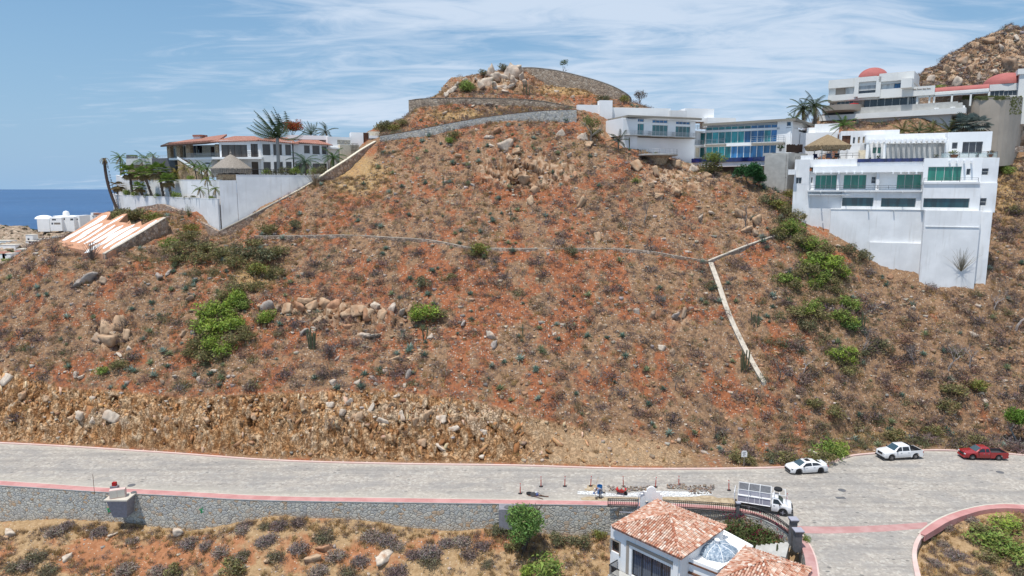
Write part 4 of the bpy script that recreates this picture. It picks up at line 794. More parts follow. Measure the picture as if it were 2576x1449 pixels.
for x, lb, cl in ((405, 'dark blue cushioned chair at the left edge of the palapa', (0.015, 0.02, 0.06)), (520, 'pair of patterned blue chairs in the middle of the palapa', (0.05, 0.07, 0.14)), (590, 'dark barbecue under the right side of the palapa', (0.02, 0.02, 0.02))):
    p = f5.at(x, 320, -2.2); root = thing('terrace_chair' if 'chair' in lb else 'barbecue', lb, 'chair' if 'chair' in lb else 'barbecue', Vector((p.x, p.y, DECKZ)))
    part('seat' if 'chair' in lb else 'firebox', MB().color(cl).box(-0.35, 0.35, -0.35, 0.35, 0.35, 0.55), 'cloth', root); part('backrest' if 'chair' in lb else 'lid', MB().color(cl).box(-0.35, 0.35, 0.2, 0.35, 0.56, 1.05), 'cloth', root)
    for sx in (-0.3, 0.3):
        for sy in (-0.3, 0.3): part('leg', MB().box(sx-0.03, sx+0.03, sy-0.03, sy+0.03, 0, 0.345), 'black_iron', root)
# ================================================================ glass house in the middle
f3 = Fr(c3, 565, 500, 138, 1240, 500, 144)
B = Bld('glass_house', 'modern white house with teal glass doors and two slanted roofs, right of the summit', 'house', f3, base=f3.w(2, 0, 40))
TL = 'glass_teal'
B.blk(565, 305, 1242, 492, 0, 7, [(608, 357, 760, 466, TL, 4), (842, 373, 985, 476, TL, 4), (1062, 385, 1197, 486, TL, 4), (610, 310, 762, 345, 'glass_blue', 4), (843, 325, 986, 358, 'glass_blue', 4), (1065, 340, 1198, 371, 'glass_blue', 4)], mat='bright_white')
B.blk(565, 488, 1240, 560, -0.5, 6, down=6, mat='bright_white')
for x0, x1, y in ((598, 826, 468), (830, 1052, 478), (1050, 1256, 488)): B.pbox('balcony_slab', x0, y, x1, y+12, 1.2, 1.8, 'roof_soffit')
B.rail(600, 424, 826, 466, 1.1, 'steel', 4, 3, ret=1.0); B.rail(838, 434, 1050, 476, 1.1, 'steel', 4, 3, ret=1.0); B.rail(1060, 444, 1252, 486, 1.1, 'steel', 4, 3, ret=1.0)
fs = Fr(c3, 430, 500, 146, 565, 500, 138.02); SD = Bld('', '', '', fs, root=B.root); SD.blk(430, 352, 565, 520, 0, 3, down=7)
q0, q1, z0, z1 = SD.R(430, 345, 565, 300, 0); mb = MB(); w = SD.w; mb.add([w(q0, 0, z1-1.2), w(q1, 0, z1-1.2), w(q1, 0, z0+4), w(q0, 0, z1+0.2)], [(0, 1, 2, 3)])
def slab_poly(B_, name, pts, th, mat):
    P = [at(*B_.f.cv(x, y), Y)-B_.o for x, y, Y in pts]; mb = MB().extrude(P, (0, 0, th)); return part(name, mb, mat, B_.root)
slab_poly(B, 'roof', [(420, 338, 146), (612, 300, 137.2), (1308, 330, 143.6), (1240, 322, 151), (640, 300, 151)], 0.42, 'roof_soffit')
mb = MB(); P = [at(*c3(x, y), Y)-B.o for x, y, Y in ((425, 338, 146), (565, 303, 138.1), (565, 380, 138.1), (430, 380, 146))]; mb.extrude(P, (0.05, 0.3, 0)); part('gable_wall', mb, 'white_stucco', B.root)
# back walls and roof boxes
fb = Fr(c3, 135, 250, 149, 1005, 260, 152); K = Bld('', '', '', fb, root=B.root)
K.pbox('back_wall', 135, 182, 350, 318, 0, 1.0, 'bright_white', down=1); K.pbox('chimney', 347, 140, 462, 330, 0.6, 2.0, 'bright_white', down=1); K.pbox('back_wall', 460, 208, 1010, 300, 0, 1.0, 'bright_white', down=1)
K.pbox('roof_box', 1005, 236, 1165, 330, 0.4, 4, 'white_stucco'); K.pbox('roof_box', 1150, 216, 1420, 345, -1, 4, 'bright_white'); K.pbox('roof_box', 1362, 304, 1625, 400, 0.8, 4, 'bright_white')
# right glazed wing
f4 = Fr(c3, 1350, 500, 146, 2145, 500, 137.5); G = Bld('', '', '', f4, root=B.root)
def glazed(x0, yl0, yl1, x1, n, mats, d=0.0):
    q0, z1 = f4.sz(x0, yl0, d); _, z0 = f4.sz(x0, yl1, d); q1, _ = f4.sz(x1, yl1, d)
    for i in range(n):
        a, b = q0+(q1-q0)*i/n, q0+(q1-q0)*(i+1)/n; G.window(a, b, z0, z1, d, pane=mats[i % len(mats)], n=1, fw=0.05)
    return q0, q1, z0, z1
GB = 'glass_blue'
glazed(1350, 397, 426, 2025, 11, [TL, TL, TL, TL, TL, TL, TL, GB, GB, GB, GB], 0.0)
# clerestory rises with the roof: a second glazed sliver above
q0, q1, z0, z1 = glazed(1350, 446, 553, 2020, 11, [TL, TL, TL, TL, TL, TL, GB, GB, GB, TL, GB], 0.0)
q0b, q1b, z0b, z1b = glazed(1350, 582, 690, 2010, 11, [TL, TL, TL, TL, GB, GB, GB, GB, GB, GB, GB], 0.0)
mb = MB(); G.qbox(mb, q0-0.2, q1+0.3, -7, 0.15, z1+0.02, f4.sz(1350, 427, 0)[1]-0.0); part('floor_band', mb, 'white_stucco', B.root)
mb = MB(); G.qbox(mb, q0-0.2, q1+0.3, -7, 0.5, z1b+0.02, z0-0.02); part('floor_band', mb, 'white_stucco', B.root)
mb = MB(); G.qbox(mb, q0, q1+2, -7, -0.4, z0b-4, z1+1.5); part('core_wall', mb, 'bright_white', B.root)
G.blk(2022, 335, 2148, 640, 0.15, 7, [(2110, 343, 2147, 382, GB, 1), (2103, 398, 2145, 527, 'dark_wood', 3, 'dark_wood')], mat='bright_white')
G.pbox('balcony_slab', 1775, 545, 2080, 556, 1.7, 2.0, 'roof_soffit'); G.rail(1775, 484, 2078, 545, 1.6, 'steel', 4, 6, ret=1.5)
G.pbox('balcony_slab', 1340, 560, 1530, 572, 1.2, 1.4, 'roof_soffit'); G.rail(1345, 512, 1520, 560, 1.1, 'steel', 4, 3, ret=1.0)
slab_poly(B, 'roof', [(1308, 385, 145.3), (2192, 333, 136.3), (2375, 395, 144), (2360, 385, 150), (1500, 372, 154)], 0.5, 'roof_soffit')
fg = Fr(c3, 2147, 500, 137.4, 2330, 500, 146); GG2 = Bld('', '', '', fg, root=B.root); GG2.blk(2149, 400, 2335, 640, 0, 2, [(2222, 418, 2296, 450, 'glass_dark', 2)], mat='bright_white')
mb = MB(); P = [at(*c3(x, y), Y)-B.o for x, y, Y in ((2149, 402, 137.5), (2333, 402, 146), (2333, 385, 146), (2200, 338, 139.8), (2149, 335, 137.5))]; mb.extrude(P, (0.0, 0.3, 0)); part('gable_wall', mb, 'bright_white', B.root)
# link between the wings
fl = Fr(c3, 1240, 500, 145.5, 1352, 500, 147.5); LK = Bld('', '', '', fl, root=B.root)
LK.blk(1240, 440, 1352, 690, -0.5, 4, [(1298, 448, 1340, 558, TL, 1), (1293, 585, 1335, 680, TL, 1), (1250, 585, 1288, 680, 'cream', 1)], mat='white_stucco')
LK.pbox('balcony_slab', 1240, 426, 1352, 440, 0.8, 3, 'white_stucco'); LK.pbox('balcony_slab', 1240, 562, 1352, 574, 0.8, 3, 'white_stucco'); LK.rail(1232, 375, 1345, 426, 0.7, 'steel', 4, 3); LK.rail(1245, 515, 1345, 560, 0.7, 'steel', 4, 3)
# pool deck, white band, concrete tower
fp = Fr(c3, 1310, 720, 139.5, 1975, 720, 131); Pp = Bld('', '', '', fp, root=B.root)
Pp.pbox('pool_edge', 1210, 693, 1960, 703, 0.25, 1.0, 'pool_tile', down=0.2); Pp.blk(1210, 703, 1975, 757, 0.0, 9, mat='bright_white'); Pp.blk(1480, 762, 1975, 800, -3.0, 5, mat='dark_grey', down=5)
ft = Fr(c3, 1970, 720, 130.5, 2105, 720, 128); TW = Bld('', '', '', ft, root=B.root); TW.blk(1970, 645, 2105, 1030, 0, 6, mat='concrete', down=3); TW.blk(1885, 640, 1972, 660, -0.8, 4, mat='concrete'); TW.blk(1870, 760, 1968, 940, -1.5, 5, mat='concrete', down=3)
ft2 = Fr(c3, 2105, 720, 128.02, 2275, 720, 135); TW2 = Bld('', '', '', ft2, root=B.root); TW2.blk(2106, 648, 2275, 900, 0, 4, mat='concrete', down=6)
for y in (756, 868): TW.pbox('joint', 1970, y, 2104, y+3, 0.012, 0.02, 'dark_grey')
mb = MB()
for i in range(26): x = 2112+i*5.6; h_ = random.uniform(-12, 6); TW2.box(mb, x, 565+h_, x+4.2, 632, -0.2, 0.12)
part('stake_fence', mb, 'dark_wood', B.root)
for x, lb in ((2048, 'small potted tree with a thin trunk on the concrete tower, left of the wooden stake fence'),):
    p = f4.at(x, 622, 1.0); pot(lb, p, 0.3, 0.4, 'dark_grey', 26, 1.1, (0.05, 0.09, 0.03))
# white boxes to the right of it (a separate small house)
fh = Fr(c3, 2235, 500, 141, 2576, 500, 138.5); Q = Bld('white_cube_house', 'plain white stepped cube house between the glass house and the pergola terrace', 'house', fh, base=fh.w(2, 0, 44))
Q.blk(2237, 450, 2576, 660, 0, 5, mat='bright_white', down=2); Q.pbox('upper_wall', 2375, 366, 2600, 460, -1.5, 4, 'white_stucco'); Q.pbox('upper_wall', 2300, 400, 2380, 452, -1.2, 3, 'bright_white')
# round concrete lookout below the glass house
c = at(*c3(895, 668), 133); root = thing('lookout_platform', 'thin round concrete lookout platform jutting from the rocks below the glass house', 'platform', c)
part('slab', MB().lathe([(3.5, 0.0), (3.7, 0.12), (3.7, 0.34), (3.5, 0.36)], n=28), 'concrete', root); part('stem', MB().lathe([(1.2, -3.2), (2.0, -0.4), (2.6, -0.02)], n=20), 'golden_stone', root)
rr = MB()
for i in range(12): a = math.pi+i*math.pi/11; rr.tube([(3.6*math.cos(a), 3.6*math.sin(a), 0.34), (3.6*math.cos(a), 3.6*math.sin(a), 1.2)], 0.025, 4)
for z in (0.8, 1.2): rr.tube([(3.6*math.cos(math.pi+i*math.pi/22), 3.6*math.sin(math.pi+i*math.pi/22), z) for i in range(23)], 0.02, 4)
part('railing', rr, 'steel', root)
# ================================================================ upper villa with pink domes
f6 = Fr(c4, 510, 1000, 155, 1950, 900, 139)
B = Bld('domed_villa', 'pale grey two-storey villa with a pink dome and long terrace below the rocky peak', 'villa', f6, base=f6.w(10, 0, 46))
U = 'pale_villa'
B.blk(606, 628, 1098, 808, 0, 8, [(672, 662, 766, 765, 'taupe', 1, 'taupe'), (768, 658, 842, 755, 'curtain_white', 1)], mat=U); B.blk(1098, 590, 1425, 780, 0, 8, [(1108, 628, 1245, 715, 'curtain_white', 1), (1248, 622, 1388, 718, GB, 1)], mat=U)
B.pbox('roof_parapet', 600, 624, 1428, 640, 0.5, 9, U); B.pbox('roof_parapet', 1100, 560, 1440, 612, 0.9, 9, U)
B.pbox('box_surround', 860, 596, 888, 785, 0.9, 1, U); B.pbox('box_surround', 1072, 590, 1104, 785, 0.9, 1, U); B.pbox('box_surround', 888, 596, 1072, 628, 0.89, 1, U); B.pbox('box_surround', 888, 757, 1072, 785, 0.89, 1, U)
q0, q1, z0, z1 = B.R(888, 630, 1072, 757, 0.4); B.window(q0, q1, z0+(z1-z0)*0.3, z1, 0.4, 'curtain_white', 1); B.window(q0, q1, z0, z0+(z1-z0)*0.3, 0.4, 'glass_dark', 1)
fr_ = Fr(c4, 1425, 700, 143.0, 1497, 700, 152); RS = Bld('', '', '', fr_, root=B.root); RS.blk(1427, 600, 1495, 760, 0, 2, [(1440, 640, 1485, 705, 'glass_dark', 4)], mat=U)
B.blk(612, 812, 940, 935, -0.4, 7, [(680, 820, 838, 882, 'glass_dark', 4), (626, 856, 652, 895, 'glass_dark', 1)], mat='taupe', down=0.6); B.blk(935, 795, 1372, 912, -0.4, 7, [(937, 797, 1370, 908, 'glass_dark', 6)], mat=U, down=0.6)
B.blk(1370, 768, 1480, 900, -0.9, 5, [(1395, 775, 1470, 885, 'glass_dark', 5)], mat=U, down=0.6)
B.pbox('balcony_slab', 592, 775, 862, 812, 0.7, 1.4, U); B.pbox('name_beam', 1100, 715, 1642, 765, 0.6, 0.8, U); 
mb = MB()          # faint cursive lettering on the beam
for (xa, xb) in ((1432, 1462), (1468, 1520), (1526, 1560), (1566, 1606)):
    pts = []
    for i in range(26): x = xa+(xb-xa)*i/25; y = 716-(x-1432)*0.06+math.sin(i*1.35)*5.5+(-8 if i in (2, 3) else 0); q, z = B.f.sz(x, y, 0.64); pts.append(B.w(q, 0.64, z))
    mb.tube(pts, 0.035, 4)
part('lettering', mb, 'taupe', B.root)
c = B.f.at(1036, 590, -4); dm = MB().lathe([(2.9*math.cos(a), 2.1*math.sin(a)) for a in [i*math.pi/18 for i in range(9)]]+[(0.02, 2.1)], n=28); link('dome', dm.mesh('dome', True), 'pink_dome', B.root, loc=tuple(c-B.o+Vector((0, 0, -0.2))))
bal = B.f.at(735, 905, 0.2); mb = MB().lathe([(3.3, -0.9), (4.0, -0.6), (4.0, 0.55), (3.8, 0.55), (3.8, -0.2)], n=28); link('curved_balcony', mb.mesh('curved_balcony'), 'taupe', B.root, loc=tuple(bal-B.o))
B.pbox('terrace_wall', 850, 908, 1915, 905, 1.2, 9, 'concrete', down=0.0); B.pbox('terrace_wall', 560, 935, 860, 965, 0.6, 8, 'dark_grey', down=0.6)
q0, q1, z0, z1 = B.R(505, 975, 1950, 952, 2.4); zt = B.f.sz(505, 975, 2.4)[1]; zl = B.f.sz(505, 1026, 2.4)[1]
mb = MB(); B.qbox(mb, q0, q1, -10, 2.4, zl, zt); part('terrace_slab', mb, U, B.root); mb = MB(); B.qbox(mb, q0+0.5, q1-2.5, -9, 1.4, zl-3.6, zl-0.003); part('retaining_base', mb, 'grey_stucco', B.root)
zt2 = B.f.sz(850, 965, 1.2)[1]; qa = B.f.sz(850, 965, 1.2)[0]; mb = MB(); B.qbox(mb, qa, q1-1.5, 1.0, 1.3, zt+0.003, zt+1.35); part('mottled_parapet', mb, 'concrete', B.root)
# pergola wing
B.pbox('pergola_beam', 1480, 752, 2180, 742, 0.2, 0.4, U, down=0.15)
q0, zc = B.f.sz(1642, 735, 0.0); q1, _ = B.f.sz(2182, 700, 0.0)
vs = []; N = 12
for q in (q0, q1):
    for i in range(N+1): a = math.pi*i/N; vs.append(B.w(q, -1.3-1.5*math.cos(a)*-1 if False else -1.3+1.5*math.cos(a), zc-0.3+1.15*math.sin(a)))
part('barrel_roof', MB().add(vs, [(i, i+1, N+2+i, N+1+i) for i in range(N)]+[tuple(range(N+1)), tuple(range(2*N+1, N, -1))]), 'pink_dome', B.root, smooth=True)
mb = MB(); B.qbox(mb, q0-9, q1, -0.1, 0.3, zc-0.75, zc-0.3); part('eave_beam', mb, U, B.root)
for x in (1470, 1590, 1635, 1810, 1995, 2172): q, z = B.f.sz(x, 860, 0.1); mb = MB(); B.qbox(mb, q-0.16, q+0.16, -0.15, 0.2, z-0.3, zc-0.753); part('post', mb, U, B.root)
q0, q1, z0, z1 = B.R(1480, 740, 2180, 862, -3); mb = MB(); B.qbox(mb, q0, q1, -3.6, -3, z0-1, zc-0.2); part('back_wall', mb, 'brown_wall_stone', B.root)
for x, w_ in ((1708, 75), (1870, 70)): p = B.f.at(x, 862, 0.6); solo('sun_lounger', MB().box(-1.3, 1.3, -0.4, 0.4, 0.15, 0.3).box(0.7, 1.3, -0.4, 0.4, 0.303, 0.6).box(-1.2, -1.1, -0.35, 0.35, 0, 0.147).box(1.1, 1.2, -0.35, 0.35, 0, 0.147), 'bright_white', 'white sun lounger under the pink-roofed pergola, %s one' % ('left' if x < 1800 else 'right'), 'sun lounger', loc=Vector((p.x, p.y, zt+0.01)), group='white loungers under the pink pergola')
mk_flat('red_cloth', (0.5, 0.015, 0.02)); mb = MB().lathe([(0.05, 0.0), (1.0, 0.25), (0.95, 0.35), (0.05, 0.5)], n=12); p = B.f.at(845, 872, 0.5); solo('red_parasol', mb, 'red_cloth' if 'red_cloth' in MT else 'pink_dome', 'small red folded cover on the curved balcony of the domed villa', 'cover', loc=p)
# right wing with second dome and tower
f7 = Fr(c4, 2180, 700, 146, 2527, 700, 143); V = Bld('domed_wing', 'pale block with a wide pink dome beside a square tower at the right edge', 'villa', f7, base=f7.w(3, 0, 52))
V.blk(2180, 668, 2490, 790, 0, 8, [(2195, 730, 2325, 776, 'glass_dark', 3), (2330, 727, 2455, 772, 'glass_dark', 3)], mat=U, down=0.5)
V.pbox('tower', 2488, 550, 2640, 950, 1.5, 7, U, down=2); V.pbox('tower_cap', 2470, 512, 2660, 552, 1.8, 7.6, U)
c = f7.at(2350, 664, -4); dm = MB().lathe([(4.2*math.cos(a), 2.6*math.sin(a)) for a in [i*math.pi/18 for i in range(9)]]+[(0.02, 2.6)], n=30); link('dome', dm.mesh('dome', True), 'pink_dome', V.root, loc=tuple(c-V.o+Vector((0, 0, -0.3))))
P = [at(*c4(x, y), Y) for x, y, Y in ((1905, 822, 142), (2100, 806, 137), (2300, 798, 135.5), (2440, 796, 137), (2510, 800, 141), (2560, 800, 150))]
wall('tall_beige_wall', P, 13, 0.6, 'beige_stucco', 'tall curved beige retaining wall with hanging vines below the domed wing', 'retaining wall', cap=True, capmat='beige_stucco', capw=0.05, caph=0.15)
# stone strip walls behind the cliff house
P = [at(*c4(x, y), Y) for x, y, Y in ((690, 1105, 149), (900, 1092, 148), (1300, 1068, 146), (1880, 1045, 144))]; wall('stone_strip_wall', P, 4, 0.5, 'brown_wall_stone', 'low brown stone wall below the domed villa terrace, behind the pergola house', 'wall')
P = [at(*c4(x, y), Y) for x, y, Y in ((2240, 1275, 139), (2400, 1278, 139), (2576, 1270, 140), (2900, 1265, 140))]; wall('bank_wall', P, 1.2, 0.5, 'brown_wall_stone', 'short stone wall on the dry bank right of the cliff house', 'wall')
# ================================================================ left villa
Wt = 'white_stucco'
lw_top = [at(*c1(*p), Y) for *p, Y in ((228, 768, 149), (262, 778, 147.5), (500, 788, 142), (800, 800, 134), (1108, 812, 125))]
wall('lower_terrace_wall', lw_top, 16, 0.35, Wt, 'lower white terrace wall of the left villa, left face with palm shadows', 'terrace wall', cap=True, capmat='bright_white', capw=0.03, caph=0.1)
uw = [at(*c1(*p), Y) for *p, Y in ((256, 602, 150.5), (430, 622, 147))]
wall('upper_terrace_wall', [at(*c1(*p), Y) for *p, Y in ((256, 612, 153), (440, 650, 148.5), (800, 652, 138), (1132, 654, 127.5))], 10, 0.35, Wt, 'upper white terrace wall of the left villa behind the row of palms', 'terrace wall', cap=True, capmat='bright_white', capw=0.03, caph=0.1)
wall('right_terrace_wall', [at(*c1(1122, 656), 124.8)]+[at(*c1(1264, 653), 126.0)], 22, 0.35, Wt, 'narrow notch of the white terrace wall right beside its sharp corner', 'terrace wall')
wall('villa_side_wall', [at(*c1(1264, 610), 126.05), at(*c1(1600, 612), 129), at(*c1(1965, 617), 132.8)], 22, 0.35, 'white_stucco', 'tall blank white retaining wall of the left villa facing the dry slope', 'terrace wall', cap=True, capmat='bright_white', capw=0.03, caph=0.08)
def floor_poly(name, pts, z, mat, th=0.3, root=None):
    me = MB().extrude([(p[0], p[1], z-th) for p in pts], (0, 0, th)).mesh(name); return struct(name, me, mat)
zl = lw_top[2].z-0.7; mb = MB()
pts = [(p.x+0.1, p.y+0.3) for p in lw_top]+[tuple(at(*c1(1132, 700), 127.4).xy), tuple(at(*c1(800, 700), 137.9).xy), tuple(at(*c1(440, 700), 148.4).xy), tuple(at(*c1(256, 700), 152.9).xy)]
mb = MB(); n_ = len(pts); zs_ = [p.z-0.8 for p in lw_top]+[lw_top[4].z-0.8, lw_top[3].z-0.8, lw_top[1].z-0.8, lw_top[0].z-0.8]
mb.add([(p[0], p[1], z) for p, z in zip(pts, zs_)], [tuple(range(n_))]); struct('planter_ground', mb.mesh('planter_ground'), 'verge_dirt')
TZ = at(*c1(1264, 610), 126).z-0.9
pts = [at(*c1(1264, 610), 126.3), at(*c1(1600, 610), 129.3), at(*c1(1965, 610), 133.1), at(*c1(2100, 610), 150), at(*c1(256, 610), 165), at(*c1(256, 610), 153.3), at(*c1(440, 610), 148.9), at(*c1(800, 610), 138.4), at(*c1(1125, 610), 128.0)]
floor_poly('villa_terrace', pts, TZ, 'concrete')
# brown rubble footings
wall('stone_footing', [at(*c1(*p), Y) for *p, Y in ((430, 880, 141.5), (560, 862, 138.5), (655, 855, 136), (900, 966, 129.5), (1118, 1084, 123.6))], 3.2, 0.5, 'brown_wall_stone', 'brown rubble footing sloping along the left face of the white terrace wall', 'stone wall', step=2)
wall('boundary_wall', [at(*c1(*p), Y) for *p, Y in ((1120, 1084, 123.5), (1380, 955, 125.4), (1640, 818, 127.8), (1800, 735, 129.7), (1960, 640, 132), (2030, 590, 134), (2180, 495, 138.5), (2320, 400, 143), (2440, 330, 147.5))], 3.5, 0.6, 'brown_wall_stone', 'brown rubble boundary wall with a pale cap climbing the slope beside the left villa', 'stone wall', cap=True, capmat='cream', capw=0.04, caph=0.18, step=2)
# house body
fB = Fr(c1, 1120, 500, 137, 1480, 500, 137); B = Bld('left_villa', 'white two-storey villa with terracotta roofs and brown-tinted windows above the left terrace walls', 'villa', fB, base=fB.w(5, 0, TZ))
DK = 'curtain_brown'
fr0 = 'frame_light'
B.blk(1120, 318, 1482, 608, 0, 9, [(1138, 355, 1360, 458, DK, 4, 'dark_wood'), (1385, 347, 1450, 460, DK, 2, 'dark_wood'), (1392, 498, 1455, 606, 'curtain_brown', 2, 'dark_wood')], mat=Wt, down=0.5)
B.pbox('balcony_slab', 1060, 458, 1480, 474, 1.5, 2.0, 'bright_white'); B.rail(1360, 412, 1455, 458, 1.4, 'black_iron', 3, 10, r=0.02)
fC = Fr(c1, 1455, 500, 136.5, 1745, 500, 138.5); C_ = Bld('', '', '', fC, root=B.root)
C_.blk(1462, 322, 1745, 608, 0.4, 8, [(1483, 347, 1555, 445, DK, 1), (1572, 347, 1652, 445, DK, 1), (1673, 352, 1728, 445, DK, 1), (1491, 498, 1560, 600, DK, 1), (1579, 497, 1661, 600, DK, 1), (1680, 497, 1735, 600, DK, 1)], mat=Wt, down=0.5)
fD = Fr(c1, 1745, 500, 138.5, 2035, 500, 141.5); D_ = Bld('', '', '', fD, root=B.root)
D_.blk(1745, 345, 2035, 608, -0.2, 8, [(1832, 358, 1885, 430, DK, 1), (1902, 360, 1968, 437, DK, 1), (1982, 365, 2028, 438, DK, 1), (1760, 510, 1880, 600, DK, 2), (1905, 510, 2030, 600, DK, 2)], mat=Wt, down=0.5)
def tile_roof(bld, x0, yl, x1, yr, yt, d1, run, over=0.5, name='roof'):
    """mono-pitch clay roof strip: eave line left->right at yl,yr, top at yt"""
    f = bld.f; q0, z0 = f.sz(x0, yl, d1); q1, z1 = f.sz(x1, yr, d1); qm, zt_ = f.sz((x0+x1)/2, yt, d1-run); w = bld.w; pad = min(run*0.8, (q1-q0)*0.3)
    P = [w(q0, d1, z0), w(q1, d1, z1), w(q1-pad, d1-run, zt_), w(q0+pad, d1-run, zt_)]; Pb = [p-Vector((0, 0, 0.18)) for p in P]
    Q2 = [w(q0, d1-run*2, z0), w(q1, d1-run*2, z1)]
    mb = MB().hexa(Pb+P); mb.add([P[1], Q2[1], P[2]], [(0, 1, 2)]); mb.add([P[0], P[3], Q2[0]], [(0, 1, 2)]); mb.add([P[3], P[2], Q2[1], Q2[0]], [(0, 1, 2, 3)])
    return part(name, mb, 'clay_roof', bld.root)
tile_roof(B, 1045, 328, 1478, 316, 282, .4, 4.5); tile_roof(C_, 1440, 312, 1795, 345, 292, .8, 4.0); tile_roof(D_, 1755, 330, 2075, 356, 315, .2, 3.5)
C_.pbox('roof_parapet', 1680, 272, 2040, 315, -4.5, 4, 'bright_white')
# left wing with stone columns
fA = Fr(c1, 680, 420, 143, 1120, 420, 139); A_ = Bld('', '', '', fA, root=B.root)
A_.blk(690, 365, 1120, 470, -3.2, 5, [(718, 385, 758, 468, 'curtain_blue', 2), (880, 352, 930, 440, 'curtain_blue', 2), (930, 352, 980, 430, 'glass_dark', 1), (1044, 368, 1085, 450, 'dark_wood', 1), (822, 362, 842, 466, 'dark_wood', 1)], mat='cream')
for x0, x1 in ((680, 716), (760, 796), (840, 882), (1085, 1119)): A_.pbox('stone_column', x0, 350, x1, 468, 0.2, 0.9, 'golden_stone')
slab_poly(B, 'roof', [(630, 374, 141), (1010, 350, 138), (1130, 335, 138), (1120, 312, 150), (700, 345, 152)], 0.3, 'dark_wood'); 
slab_poly(B, 'roof', [(700, 358, 141.5), (1120, 330, 138.5), (1188, 282, 147), (850, 330, 150)], 0.4, 'clay_roof')
A_.pbox('terrace_slab', 700, 466, 1125, 478, 0.5, 6, 'bright_white'); A_.blk(850, 476, 1062, 606, 0.3, 6, [(1002, 502, 1044, 518, 'glass_dark', 1)], mat=Wt, down=0.4); A_.blk(1062, 476, 1120, 606, -1.5, 4, mat='cream', down=0.4)
A_.rail(850, 428, 1120, 466, 0.4, 'frame_light', 3, 26, r=0.02); A_.pbox('chimney', 905, 285, 965, 335, -6, 1.5, Wt); A_.pbox('chimney_cap', 897, 272, 970, 284, -5.8, 1.9, 'clay_roof')
# curved staircase
st = MB(); n = 13
for i in range(n):
    x0 = 775+i*17; y0 = 470+i*10.5; q0, z1 = fA.sz(x0, y0, 1.4); q1, z0 = fA.sz(x0+19, y0+14, 1.4); A_.qbox(st, q0, q1, 0.1, 1.5, TZ-0.2, z1)
part('staircase', st, 'golden_stone', B.root)
mb = MB(); pts = [A_.w(*(lambda r: (r[0], 1.62, r[1]+0.35))(fA.sz(770+i*18, 468+i*11, 1.62))) for i in range(14)]
for a, b in zip(pts[:-1], pts[1:]): mb.hexa([a-Vector((0, 0, .5)), b-Vector((0, 0, .5)), b-Vector((0, -.15, .5)), a-Vector((0, -.15, .5)), a, b, b+Vector((0, .15, 0)), a+Vector((0, .15, 0))])
part('stair_parapet', mb, 'bright_white', B.root)
# right end pieces
fE = Fr(c1, 2030, 450, 144, 2240, 430, 147); E_ = Bld('', '', '', fE, root=B.root)
E_.blk(2030, 285, 2238, 480, 0, 5, [(2112, 312, 2226, 355, 'grey_wall_stone', 1, 'bright_white')], mat='bright_white', down=2); E_.pbox('terrace_slab', 2030, 375, 2135, 392, 0.7, 2, 'bright_white')
E_.pbox('low_wall', 2135, 352, 2300, 455, 1.0, 1, 'cream', down=2); E_.rail(2228, 345, 2288, 430, 1.3, 'black_iron', 3, 5, r=0.03)
fF = Fr(c1, 2225, 350, 149, 2490, 350, 151); gb = Bld('gate_building', 'small white gatehouse with a tall dark red door atop the boundary wall', 'gatehouse', fF, base=fF.w(2, 0, 44))
gb.blk(2225, 250, 2382, 440, 0, 4, [(2330, 254, 2380, 360, 'wood_brown', 1, 'dark_wood')], mat='bright_white', down=1); gb.blk(2382, 243, 2470, 350, -2.5, 3, mat='cream', down=1); gb.pbox('canopy', 2382, 278, 2490, 303, 0.8, 3, 'bright_white'); gb.pbox('gate_post', 2388, 300, 2400, 350, 0.6, 0.3, 'frame_light', down=1)
# grey pool tower left of the villa
fG = Fr(c1, 335, 500, 150, 760, 500, 143); gt = Bld('pool_terrace', 'dark grey raised pool terrace with rubble stone base, left of the villa', 'terrace', fG, base=fG.w(3, 0, TZ))
gt.pbox('dark_wall', 560, 470, 760, 605, 0.3, 6, 'dark_grey', down=1); gt.pbox('grey_wall', 338, 472, 560, 520, 0.2, 6, 'grey_stucco'); gt.pbox('rubble_base', 350, 516, 562, 610, 0.0, 5.8, 'golden_stone', down=1); gt.rail(385, 452, 690, 468, 0.2, 'frame_light', 1, 22, r=0.02)
gt.pbox('lounger_frame', 342, 440, 386, 470, -0.3, 1.5, 'dark_grey')
# round palapa on the villa terrace
c = at(*c1(1228, 605), 133.0); palapa('round grey thatched palapa with a finial in front of the left villa', Vector((c.x, c.y, TZ)), 3.5, 2.3, 2.7, 'thatch_grey', posts=5)
bc = MB().lathe([(2.8, 0), (2.8, 1.1), (2.6, 1.1), (2.6, 0.1)], n=24); solo('round_bar', bc, 'golden_stone', 'round stone bar counter under the grey palapa', 'bar counter', loc=Vector((c.x, c.y, TZ)))
iron_rail([at(*c1(1130, 606), 126.6), at(*c1(1262, 606), 126.6)], 1.0, step=0.3, label='thin dark railing on the terrace edge left of the round palapa', name='terrace_railing')
a, b = at(*c1(1275, 608), 127.0), at(*c1(1770, 608), 131.2); iron_rail([Vector((a.x, a.y, TZ+0.9)), Vector((b.x, b.y, TZ+1.0))], 1.1, step=0.35, label='long thin dark railing on top of the tall villa retaining wall', name='terrace_railing')
